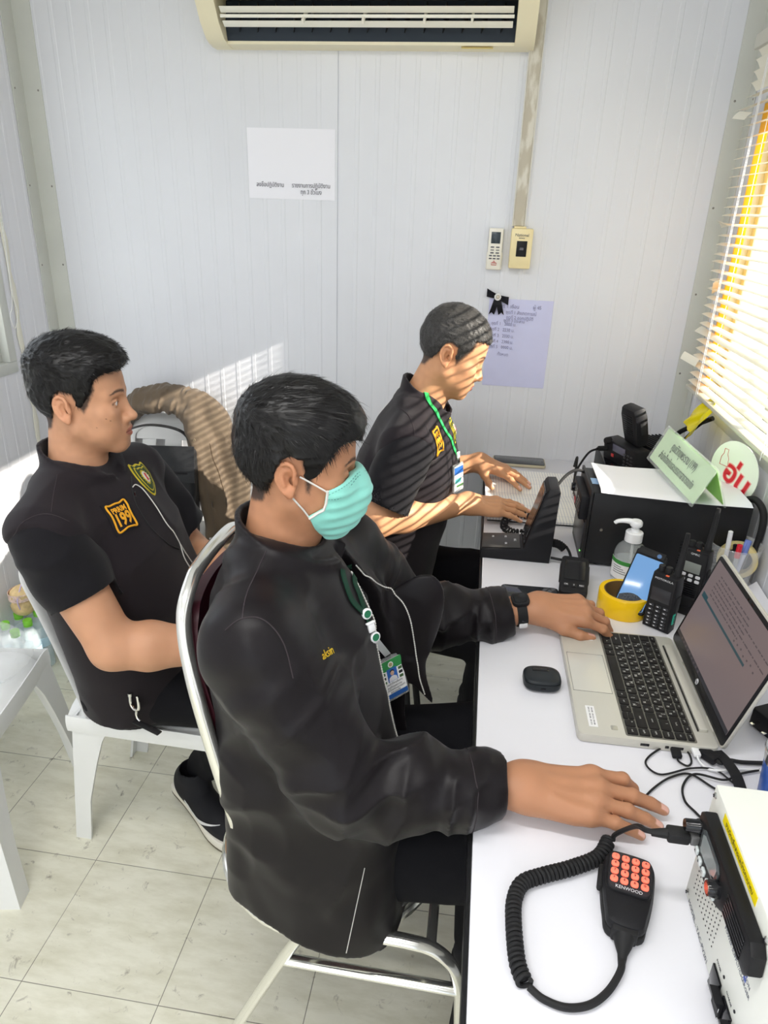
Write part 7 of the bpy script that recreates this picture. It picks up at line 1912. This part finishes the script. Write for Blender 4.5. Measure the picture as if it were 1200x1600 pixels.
def plastic_chair(label, loc, rz):
    """white moulded chair; local x points to the front"""
    t = thing('plastic_chair', label, 'chair', loc, rz, 'white plastic chairs')
    hw, z0 = .188, .435
    def seat(u, v):
        x = -.205 + .425 * u; y = (2 * v - 1) * (hw - .012 * (1 - u)); e = max(abs(2 * v - 1), 0) ** 6
        return (x, y, z0 - .012 * (1 - (2 * v - 1) ** 2) * sin(pi * min(1, u * 1.1)) - .028 * e - .035 * max(0, u - .88) ** 2 / .0144)
    w = MB(); w.surf(seat, 26, 26, .006); w.build('seat', m_pw, t, ang=60)
    w = MB(); P = catmull([(-.20, -hw, z0 - .03), (.05, -hw - .002, z0 - .034), (.195, -hw + .004, z0 - .038), (.225, -hw + .05, z0 - .045), (.228, 0, z0 - .05), (.225, hw - .05, z0 - .045), (.195, hw - .004, z0 - .038), (.05, hw + .002, z0 - .034), (-.20, hw, z0 - .03)], 8)
    w.tube(P, 1, 8, flat=(.024, .005, (0, 0, 1))); w.build('seat_skirt', m_pw, t, ang=60)
    # back: moulded hoop with three splats
    Bk = lambda s_: Vector((-.168 - .100 * s_ - .05 * s_ * s_ * .5, 0, z0 - .01 + .38 * s_))
    def hoop():
        P = []
        for s_ in np.linspace(0, .86, 10): b = Bk(s_); P.append(Vector((b.x + .018, -(hw - .02 - .015 * s_), b.z)))
        for a in np.linspace(0, pi, 13)[1:-1]: b = Bk(.86 + .14 * sin(a)); P.append(Vector((b.x + .018 * (1 - sin(a)), -cos(a) * (hw - .035), b.z)))
        return P + [Vector((p.x, -p.y, p.z)) for p in P[:10][::-1]]
    w = MB(); P = catmull(hoop(), 3); nrm = Vector((.93, 0, .36))
    w.tube(P, 1, 10, flat=(.006, .019, nrm)); w.build('back_frame', m_pw, t, ang=60)
    for y0, wd in ((-.092, .052), (0, .062), (.092, .052)):
        w = MB(); w.surf(lambda u, v: (Bk(u * .96).x - .012 * cos(y0 * 8) + .002, y0 + (v - .5) * wd * (.8 + .25 * u), Bk(u * .96).z + .0), 14, 4, .006); w.build('back_splat', m_pw, t, ang=60)
    w = MB(); w.surf(lambda u, v: (Bk(.80 + .19 * v).x + .010 * abs(2 * u - 1) ** 2 - .008, (2 * u - 1) * (hw - .05), Bk(.80 + .19 * v).z), 16, 5, .006); w.build('top_rail', m_pw, t, ang=60)
    def leg(tp, bt, wt, wb, sx, sy):
        w = MB(); th = .007; vs = []; n = 6
        for k in range(n + 1):
            s_ = k / n; c = Vector(tp).lerp(Vector(bt), s_); wi = wt + (wb - wt) * min(1, s_ * 1.5) ** .6
            L = [(0, 0), (-sx * wi, 0), (-sx * wi, -sy * th), (-sx * th, -sy * th), (-sx * th, -sy * wi * .8), (0, -sy * wi * .8)]
            vs += [(c.x + a, c.y + b, c.z) for a, b in L]
        m = 6; fs = [[k * m + i, k * m + (i + 1) % m, (k + 1) * m + (i + 1) % m, (k + 1) * m + i] for k in range(n) for i in range(m)]
        fs += [list(range(m))[::-1], [n * m + i for i in range(m)]]
        w.add(vs, fs); w.build('leg', m_pw, t, ang=30)
    for sy in (-1, 1):
        leg((-.185, sy * hw, z0 - .01), (-.250, sy * (hw - .022), .0), .10, .042, -1, sy)
        leg((.215, sy * (hw - .004), z0 - .045), (.235, sy * (hw - .020), .0), .085, .040, 1, sy)
    return t
ch1 = plastic_chair('white plastic chair carrying the person in the dark vest at the left', (-.700, 1.395, 0), 0)
ch2 = dup(ch1); ch2.location = (-1.105, 2.10, 0); ch2.rotation_euler = (0, 0, radians(-88)); ch2['label'] = 'white plastic chair under the brown jacket at the back wall'
t = thing('round_stool', 'black round stool under the person bent over the logbook', 'stool', (-.235, 1.80, 0))
w = MB(); w.lathe([(.001, .395), (.160, .395), (.168, .405), (.165, .425), (.12, .434), (.001, .436)], 36); w.build('seat', m_blk, t)
for k in range(4):
    a = pi / 4 + k * pi / 2; w = MB(); w.tube([(.11 * cos(a), .11 * sin(a), .40), (.17 * cos(a), .17 * sin(a), 0)], .011, 10); w.build('leg', m_rub, t)
# ------------------------------------------------ white plastic stool
def stool():
    t = thing('plastic_stool', 'white square plastic stool at the left edge holding a crumpled clear bag', 'stool', (-1.240, 1.205, 0), 10)
    h, a = .45, .19
    def top(u, v):
        x, y = (2 * u - 1), (2 * v - 1); e = max(abs(x), abs(y)); r = (abs(x) ** 6 + abs(y) ** 6) ** (1 / 6)
        k = 1 - .05 * (abs(x * y)) ** 3
        return (x * a * k, y * a * k, h - .004 - .006 * max(0, 1 - r) - .022 * max(0, r - .86) ** 2 / .02)
    w = MB(); w.surf(top, 28, 28, .006); w.build('top', m_pw, t, ang=60)
    P = [Vector((x, y, h - .035)) for x, y in ((a - .03, a), (-a + .03, a), (-a, a - .03), (-a, -a + .03), (-a + .03, -a), (a - .03, -a), (a, -a + .03), (a, a - .03))]
    w = MB(); w.tube(catmull(P, 5, True), 1, 8, closed=True, flat=(.028, .004, (0, 0, 1))); w.build('skirt', m_pw, t, ang=60)
    for sx in (-1, 1):
        for sy in (-1, 1):
            w = MB(); n = 6; vs = []; th = .007
            for k in range(n + 1):
                s_ = k / n; c = Vector((sx * (a + .002), sy * (a + .002), h - .04)).lerp(Vector((sx * (a + .045), sy * (a + .045), 0)), s_); wi = .10 + (.05 - .10) * min(1, s_ * 1.6) ** .5
                vs += [(c.x + p, c.y + q, c.z) for p, q in ((0, 0), (-sx * wi, 0), (-sx * wi, -sy * th), (-sx * th, -sy * th), (-sx * th, -sy * wi), (0, -sy * wi))]
            m = 6; fs = [[k * m + i, k * m + (i + 1) % m, (k + 1) * m + (i + 1) % m, (k + 1) * m + i] for k in range(n) for i in range(m)] + [list(range(m))[::-1], [n * m + i for i in range(m)]]
            w.add(vs, fs); w.build('leg', m_pw, t, ang=30)
stool()
m_film = mat('clear_film', (.93, .95, .96), rough=.12, alpha=.22, spec=.9)
cb = SDF(); cb.u(d_ell((-1.165, 1.30, .50), (.11, .10, .055))); cb.d(cloth_noise(.022, 16, 16, 16, 3.)); cb.d(cloth_noise(.010, 40, 40, 40, 9.)); cb.i(d_plane((0, 0, .4525), (0, 0, -1)))
v, f = cb.mesh((-1.33, 1.14, .44), (-.98, 1.46, .62), .0065); v, f = biggest(v, f)
tag(npmesh('plastic_bag', v, f, m_film), 'crumpled clear plastic bag lying on the white stool', 'bag')
# ------------------------------------------------ bottled water on the floor, snack bag
def water(i, x, y, label):
    t = thing('water_bottle', label, 'bottle', (x, y, 0), random.uniform(0, 360), 'water bottles on the floor by the left wall')
    pr = [(.002, .002), (.026, .002), (.0295, .006), (.030, .03), (.0285, .036), (.030, .042), (.030, .075), (.0285, .081), (.030, .087), (.030, .135), (.0285, .15), (.022, .178), (.0135, .198), (.0125, .206), (.0125, .216)]
    w = MB(); w.lathe(pr, 24, cap=False); w.build('bottle_body', mat('bottle_pet', (.84, .92, .95), rough=.05, alpha=.24, spec=.8), t)
    w = MB(); w.lathe([(.002, .004), (.0275, .007), (.0275, .14), (.020, .172), (.002, .172)], 20, cap=False); w.build('water', mat('water', (.70, .84, .90), rough=.02, alpha=.25, spec=.5), t)
    w = MB(); w.lathe([(.0142, .212), (.0148, .214), (.0148, .228), (.0138, .230), (.001, .230)], 24); w.lathe([(.0145, .207), (.0145, .2105), (.0125, .2105)], 20); w.build('cap', mat('cap_green', lin(140, 220, 70), rough=.4), t)
    w = MB(); w.lathe([(.0304, .092), (.0304, .128)], 24, cap=False); w.build('label_band', mat('bottle_label', lin(196, 224, 240), rough=.4, alpha=.75), t)
for i, (x, y, s_) in enumerate(((-1.452, 1.776, 'water bottle with green cap nearest the stool'), (-1.450, 1.842, 'water bottle with green cap second from the stool in the front row'), (-1.456, 1.908, 'water bottle with green cap third from the stool in the front row'),
        (-1.512, 1.812, 'water bottle with green cap against the left wall nearest the stool'), (-1.508, 1.878, 'water bottle with green cap against the left wall behind the stool row'), (-1.505, 1.944, 'water bottle with green cap against the left wall beside the snack bag'), (-1.425, 1.972, 'water bottle with green cap beside the plastic chair back'), (-1.375, 1.925, 'water bottle standing closest to the plastic chair back'))): water(i, x, y, s_)
SB = (-1.478, 1.878, .2305)
t = thing('snack_bag', 'printed beige snack bag tied with a lilac string lying on top of the water bottles', 'bag', SB)
sb = SDF(); sb.u(d_ell((SB[0], SB[1], .268), (.036, .042, .040))); sb.u(d_ell((SB[0], SB[1], .312), (.040, .044, .022)), .02); sb.d(cloth_noise(.008, 26, 26, 26, 5.)); sb.i(d_plane((0, 0, .231), (0, 0, -1)))
v, f = sb.mesh((-1.55, 1.80, .22), (-1.40, 1.96, .36), .004); v, f = biggest(v, f); npmesh('bag_body', v, f, mat('snack_paper', lin(222, 196, 146), rough=.6, var=.25, vscale=30), t, None, SB)
w = MB(); w.surf(lambda u, v: (.0405 * cos(2 * pi * u), .0455 * sin(2 * pi * u), .066 + .026 * v), 24, 3, .001); w.build('printed_band', mat('snack_print', lin(232, 206, 196), rough=.5, var=.3, vscale=80), t)
w = MB(); w.tube(catmull([(.012, -.036, .030), (.014, -.046, .075), (.012, -.02, .108), (.02, .01, .16), (.022, .02, .24)], 8), .0022, 6); w.build('string', mat('string_lilac', lin(206, 190, 226), rough=.7), t)
# ------------------------------------------------ chrome tube chair of the person at the laptop
def chrome_chair():
    t = thing('chrome_chair', 'chrome tube chair with bent legs under the person in the face mask', 'chair', (-.20, .945, 0))
    o = Vector((-.20, .945, 0)); m_ct = mat('chair_chrome', (.88, .88, .84), rough=.16, metal=.92)
    def P(L): return [Vector(p) - o for p in L]
    ym = .945
    half = [(-.10, .770, .452), (-.20, .768, .458), (-.255, .768, .478), (-.288, .768, .530), (-.311, .768, .645), (-.345, .772, .80), (-.372, .782, .925), (-.388, .806, 1.004), (-.392, .850, 1.040), (-.393, .90, 1.050)]
    full = half + [(x, 2 * ym - y, z) for x, y, z in half[::-1]]
    w = MB(); w.tube(catmull(P(full), 8), .0112, 12); w.build('back_hoop', m_ct, t)
    w = MB(); ring = [(-.20 + .195 * cos(a), .945 + .185 * sin(a), .448) for a in np.linspace(0, 2 * pi, 48, endpoint=False)]; w.tube(P(ring), .011, 10, closed=True); w.build('seat_ring', m_ct, t)
    w = MB(); w.tube(P([(x, y, .472) for x, y, z in ring]), .005, 8, closed=True); w.build('seat_trim', m_chrome, t)
    w = MB(); w.lathe([(.001, .445), (.185, .445), (.190, .452), (.185, .470), (.15, .478), (.001, .480)], 48); w.build('seat_cushion', mat('vinyl_maroon', lin(58, 20, 30), rough=.35), t)
    def back(u, v): 
        z = .66 + .35 * v; x = np.interp(z, [.64, .80, .925, 1.004, 1.04], [-.311, -.345, -.372, -.388, -.393])
        hw = .160 - .05 * max(0, v - .75) ** 2 / .0625
        return Vector((x + .004 - .014 * (1 - (2 * u - 1) ** 2), .945 + (2 * u - 1) * hw, z)) - o
    w = MB(); w.surf(back, 16, 14, .018); bp = w.build('back_pad', mat('vinyl_maroon', (1, 1, 1)), t, ang=60)
    w = MB(); w.surf(lambda u, v: back(.03 + .12 * u, .45 + .5 * v) + Vector((-.010, 0, 0)), 6, 8, .002); w.build('white_patch', m_white, bp)
    for s_ in (-1, 1):
        y = ym + s_ * .180
        leg = [(-.412, y + s_ * .01, 0), (-.320, y, .205), (-.228, y, .410), (-.200, y, .447), (-.160, y, .462), (-.04, y, .462), (.012, y, .448), (.045, y, .400), (.058, y, .30), (.075, y + s_ * .01, 0)]
        w = MB(); w.tube(catmull(P(leg), 8), 1, 12, flat=(.0125, .0095, (0, 1, 0))); w.build('leg_frame', m_ct, t)
        w = MB(); w.tube(P([(-.246, y, .368), (.050, y, .362)]), 1, 12, flat=(.011, .008, (0, 1, 0))); w.build('side_stretcher', m_ct, t)
        for q in ((-.412, y + s_ * .01, .008), (.075, y + s_ * .01, .008)):
            w = MB(); w.lathe([(.013, -.008), (.014, .012)], 12, T(*(Vector(q) - o))); w.build('rubber_foot', m_rub, t)
    w = MB(); w.tube(P([(-.20, ym - .18, .440), (-.20, ym + .18, .440)]), .009, 10); w.build('cross_bar', m_ct, t); w = MB(); w.tube(P([(.0, ym - .18, .455), (.0, ym + .18, .455)]), .009, 10); w.build('cross_bar', m_ct, t)
chrome_chair()
# ------------------------------------------------ black bag and brown jacket on the chair at the back
t = thing('shoulder_bag', 'black leather shoulder bag leaning on the chair back under the brown jacket', 'bag', M=T(-1.055, 2.105, .448) @ RZ(8) @ RX(-14))
m_lea = mat('black_leather', (.022, .023, .025), rough=.34, spec=.5, bump=.25, bscale=220)
w = MB(); w.box((0, 0, .165), (.235, .085, .33), .022, seg=4); w.build('bag_body', m_lea, t, ang=50)
w = MB(); w.surf(lambda u, v: (-.119 + .238 * u, -.046 - .004 * sin(pi * u), .335 - .125 * v), 8, 8, .004); w.build('flap', m_lea, t)
w = MB(); w.box((0, -.050, .245), (.19, .003, .010), .001); w.build('zip_pocket', m_blk, t)
w = MB(); w.lathe([(.006, 0), (.006, .003), (.003, .004)], 14, T(-.085, -.051, .262) @ RX(90)); w.build('stud', m_chrome, t)
w = MB(); w.tube(catmull([(-.115, 0, .30), (-.14, -.03, .36), (-.06, .01, .40), (.06, .02, .38), (.115, 0, .30)], 8), 1, 6, flat=(.012, .002, (0, 1, .3))); w.build('strap', m_lea, t)
BJ = SDF()
BJ.u(d_chain([(-1.30, 2.345, .800), (-1.22, 2.340, .875), (-1.11, 2.335, .902), (-1.00, 2.335, .885), (-.925, 2.325, .820)], [.030, .044, .046, .046, .048]))
BJ.u(d_ell((-.895, 2.318, .70), (.062, .036, .20), rotm(0, -14, 0)), .04); BJ.u(d_ell((-.862, 2.312, .50), (.060, .032, .24), rotm(0, -5, 0)), .04)
BJ.u(d_chain([(-.985, 2.235, .835), (-.955, 2.205, .73), (-.945, 2.20, .60), (-.930, 2.21, .46), (-.925, 2.225, .33)], [.014, .017, .017, .017, .015]), .02)
BJ.u(d_chain([(-1.01, 2.29, .880), (-.975, 2.25, .850), (-.935, 2.25, .76), (-.905, 2.25, .60), (-.89, 2.26, .36)], [.026, .022, .026, .028, .028]), .03)
BJ.u(d_chain([(-1.20, 2.30, .868), (-1.12, 2.285, .882), (-1.04, 2.278, .878), (-.985, 2.245, .845), (-.972, 2.225, .775)], [.018, .018, .018, .016, .012]), .015)
BJ.u(d_chain([(-1.30, 2.345, .800), (-1.325, 2.33, .66), (-1.33, 2.32, .45)], [.03, .04, .04]), .03)
BJ.d(cloth_noise(.012, 14, 14, 5, 4.)); BJ.d(cloth_noise(.005, 34, 34, 14, 8.)); BJ.d(wrinkle((-1.25, 2.28, .87), (-1.0, 2.26, .87), .010, 60, 10, 0, .25, .05, 2.)); BJ.i(lambda p: p[:, 1] - 2.412)
v, f = BJ.mesh((-1.42, 2.12, .24), (-.76, 2.44, 1.0), .0042); v, f = biggest(v, f, .05); v = relax(v, f, 1, .4)
bj = tag(npmesh('jacket', v, f, mat('jacket_brown', lin(100, 86, 70), rough=.85, sheen=.15, bump=.3, bscale=500)), 'brown cotton jacket draped over the back of a plastic chair by the wall', 'jacket')
for z in (.80, .70, .62):
    C_ = snap(BJ, [(-.955, 2.185, z)], .0)[0]; w = MB(); w.lathe([(.005, 0), (.005, .0025)], 12, T(*C_) @ RX(90)); w.build('button', mat('button_brown', lin(150, 134, 110), rough=.4), bj)
line_on('seam', BJ, [(-.90, 2.22, .78), (-.885, 2.22, .70), (-.86, 2.22, .60)], .0012, mat('brown_thread', lin(76, 60, 44), rough=.9), bj, np.zeros(3), .0005)
# ------------------------------------------------ identity badges on lanyards
UU = SDF(); UU.u(J2); UU.u(SH2)
def badge(label, f, strands_px, rng, mstrap, wid, card, knobs, body_fn, side=None):
    C_ = next(q for q in (hit(card['px'][0] - k, card['px'][1], f, *rng) for k in range(0, 80, 4)) if q is not None); n = grad(f, C_, .02)[0].astype(float); n = n * .5 + np.array(card['n']); n /= np.linalg.norm(n)
    r = np.array(card['r'], float); r = r - n * (r @ n); r /= np.linalg.norm(r); u = np.cross(n, r)
    M = Matrix(np.array([r, u, n]).T.tolist()).to_4x4(); M.translation = Vector(C_ + n * card.get('out', .009))
    t = thing('id_badge', label, 'badge', M=M); Mi = M.inverted()
    L = lambda p: Mi @ Vector(p)
    for pts in strands_px:
        P = [q for q in (hit(x, y, f, *rng) for x, y in pts) if q is not None]
        Q = snap(f, np.array([tuple(p) for p in catmull([Vector(p) for p in P], 8)]), .003)
        nr = grad(f, Q); Qs = [L(q) for q in Q]; tn = [(Qs[min(i + 1, len(Qs) - 1)] - Qs[max(i - 1, 0)]).normalized() for i in range(len(Qs))]
        w = MB(); w.tube(Qs, 1, 4, flat=(wid, .0009, [tn[i].cross(Mi.to_3x3() @ Vector(nr[i])).normalized() for i in range(len(Qs))])); w.build('lanyard', mstrap, t)
    body_fn(t, L, n, r, u, C_)
    return t
m_lg = mat('lanyard_dark_green', lin(24, 58, 44), rough=.6); m_lb = mat('lanyard_green', lin(46, 190, 96), rough=.5)
m_ac2 = mat('badge_acrylic', (.96, .98, .98), rough=.04, alpha=.2, spec=.7)
def card(t, W, H, full):
    w = MB(); w.vbox((0, 0, 0), (W + .006, H + .010, .004), .003, .0006); w.build('holder', m_ac2, t)
    w = MB(); w.box((0, 0, .0024), (W, H, .0008), 0); w.build('card', m_lblw, t)
    def r_(x, y, a, b, m, nm, k=0): q = MB(); q.box((x * W, y * H, .0030 + k * .0003), (a * W, b * H, .0003), 0); return q.build(nm, m, t, smooth=False)
    if full:
        r_(0, .37, 1, .26, mat('card_green', lin(44, 140, 70), rough=.4), 'header'); r_(0, -.44, 1, .12, mat('card_blue', lin(40, 90, 160), rough=.4), 'footer'); r_(0, .10, .42, .34, mat('card_photo', lin(40, 96, 176), rough=.4), 'portrait', 1)
        q = MB(); q.sphere((0, .15 * H, .0036), (.0042, .0054, .0004), seg=14); q.build('portrait_face', mat('portrait_skin', lin(206, 170, 146), rough=.5), t)
        q = MB(); q.sphere((0, .185 * H, .0035), (.0046, .0034, .0004), seg=14); q.build('portrait_hair', m_ink, t)
        q = MB(); q.prism([(-.009, -.06 * H), (.009, -.06 * H), (.008, .03 * H), (.003, .07 * H), (-.003, .07 * H), (-.008, .03 * H)], .0004, 0, T(0, 0, .0034)); q.build('portrait_shirt', m_prw, t)
        q = MB(); q.lathe([(.0055, 0), (.0055, .0004)], 20, T(0, .37 * H, .0033)); e = q.build('emblem', m_lblw, t); q = MB(); q.lathe([(.0038, 0), (.0038, .0004)], 20, T(0, .37 * H, .0037)); q.build('emblem_centre', mat('card_gold', lin(170, 160, 110), rough=.5), t)
        for sx in (-1, 1):
            for k in range(3): r_(sx * .36, .18 - k * .11, .16, .07, mat('card_leaf', lin(60, 96, 50), rough=.6) if k != 1 else m_ink, 'side_picture')
        for k, (s_, z) in enumerate((('เจ้าหน้าที่วิทยุสื่อสาร', -.13), ('ศูนย์วิทยุพระราม', -.21), ('สำนักป้องกันและบรรเทา', -.28), ('สาธารณภัย', -.35))):
            o = text('card_lettering', s_, .0056, m_ink, t, T(0, z * H, .0031), .0001, sx=.85)
    else:
        r_(0, .30, 1, .3, mat('card_blue', (1, 1, 1)), 'header'); r_(-.1, -.12, .7, .2, mat('card_teal', lin(90, 170, 170), rough=.4), 'picture'); r_(.1, -.34, .8, .1, mat('card_leaf', (1, 1, 1)), 'footer')
def body_a(t, L, n, r, u, C_):
    card(t, .050, .074, True)
    for (x, y) in ((569, 957), (582, 993)):
        p = hit(x, y, UU, .6, 1.5); 
        M = Matrix((t.matrix_world.inverted().to_3x3() @ Vector(r), t.matrix_world.inverted().to_3x3() @ Vector(u), Vector((0, 0, 1)))).transposed().to_4x4(); M.translation = L(p + n * .006)
        w = MB(); w.lathe([(.0085, 0), (.0085, .003), (.0062, .0042), (.0062, .003), (.0005, .003)], 28, M); b = w.build('button', m_white, t)
        w = MB(); w.lathe([(.0060, .0034), (.0060, .0040)], 24, M); f_ = w.build('button_face', mat('button_green', lin(30, 110, 76), rough=.4), b)
    p = L(hit(577, 979, UU, .6, 1.5) + n * .006); w = MB(); w.box(tuple(p), (.012, .014, .005), .0015); w.box((p.x, p.y + .008, p.z), (.015, .003, .006), .001); w.build('buckle', m_white, t)
    p = L(hit(586, 1010, UU, .6, 1.5) + n * .006); w = MB(); w.tube([p + Vector((0, .012, 0)), Vector((0, .046, .001))], 1, 4, flat=(.0058, .0008, (1, 0, 0))); w.build('clip_strap', mat('strap_clear', (.85, .88, .88), rough=.3), t)
badge('green and white identity card on a dark lanyard over the black jacket', UU, [[(533, 890), (539, 915), (549, 940), (566, 958)], [(546, 885), (552, 905), (560, 930), (569, 957), (577, 980)]], (.6, 1.5), m_lg, .0052, dict(px=(602, 1052), out=.022, n=(.55, -.62, .30), r=(.68, .62, .12)), None, body_a)
U3 = SDF(); U3.u(J3); U3.u(SH3)
def body_c(t, L, n, r, u, C_):
    card(t, .045, .066, False)
    w = MB(); w.box((0, .044, .0015), (.012, .016, .004), .001); w.build('clip', m_chrome, t); w = MB(); w.box((0, .062, .0015), (.013, .016, .003), .001); w.build('strap_end', m_lblw, t)
tb = badge('identity card on a bright green lanyard worn by the person at the logbook', U3, [[(647, 583), (655, 600), (668, 625), (684, 652), (698, 678), (708, 700), (713, 716)]], (1.2, 2.4), m_lb, .0055, dict(px=(715, 745), n=(.75, -.5, .1), r=(.55, .8, 0)), None, body_c)
kp = hit(640, 581, U3, 1.2, 2.4)
if kp is not None:
    Mi = tb.matrix_world.inverted(); q = Vector(kp); w = MB(); w.tube([Mi @ (q + Vector((.004, 0, .002))), Mi @ (q + Vector((-.012, 0, .006))), Mi @ (q + Vector((-.024, .004, .010)))], [.006, .005, .003], 8); w.build('lanyard_knot', m_lb, tb)
# ------------------------------------------------ carabiner and key strap at the hip of the person on the left
U1 = SDF(); U1.u(J1); U1.u(SH1)
p = hit(214, 1092, U1, .6, 2.)
if p is not None:
    t = thing('carabiner', 'small steel carabiner hanging at the hip over the plastic chair seat', 'carabiner', tuple(p)); 
    Mc = frame((0, -.012, 0), (.9, -.35, 0), (0, 0, 1))
    w = MB(); pts = [(-.011, 0, .012), (-.012, 0, -.004), (-.008, 0, -.015), (0, 0, -.019), (.009, 0, -.015), (.013, 0, -.003), (.013, 0, .016), (.012, 0, .022)]
    w.tube([Mc @ q for q in catmull([Vector(q) for q in pts], 6)], .0034, 10); w.build('hook', m_chrome, t)
    w = MB(); w.tube([Mc @ Vector((-.011, 0, .012)), Mc @ Vector((-.0105, 0, .020))], .0046, 10); w.build('screw_sleeve', m_chrome, t)
    w = MB(); w.tube([Mc @ q for q in catmull([Vector((.004, 0, -.018)), Vector((.001, 0, -.03)), Vector((.004, 0, -.042)), Vector((.010, 0, -.046))], 5)], .0026, 8); w.build('swivel', m_chrome, t)
    w = MB(); w.box((0, 0, 0), (.075, .014, .004), .0015, Mc @ T(.035, -.004, -.048)); w.build('key_strap', m_rub, t)
bpy.context.view_layer.update()
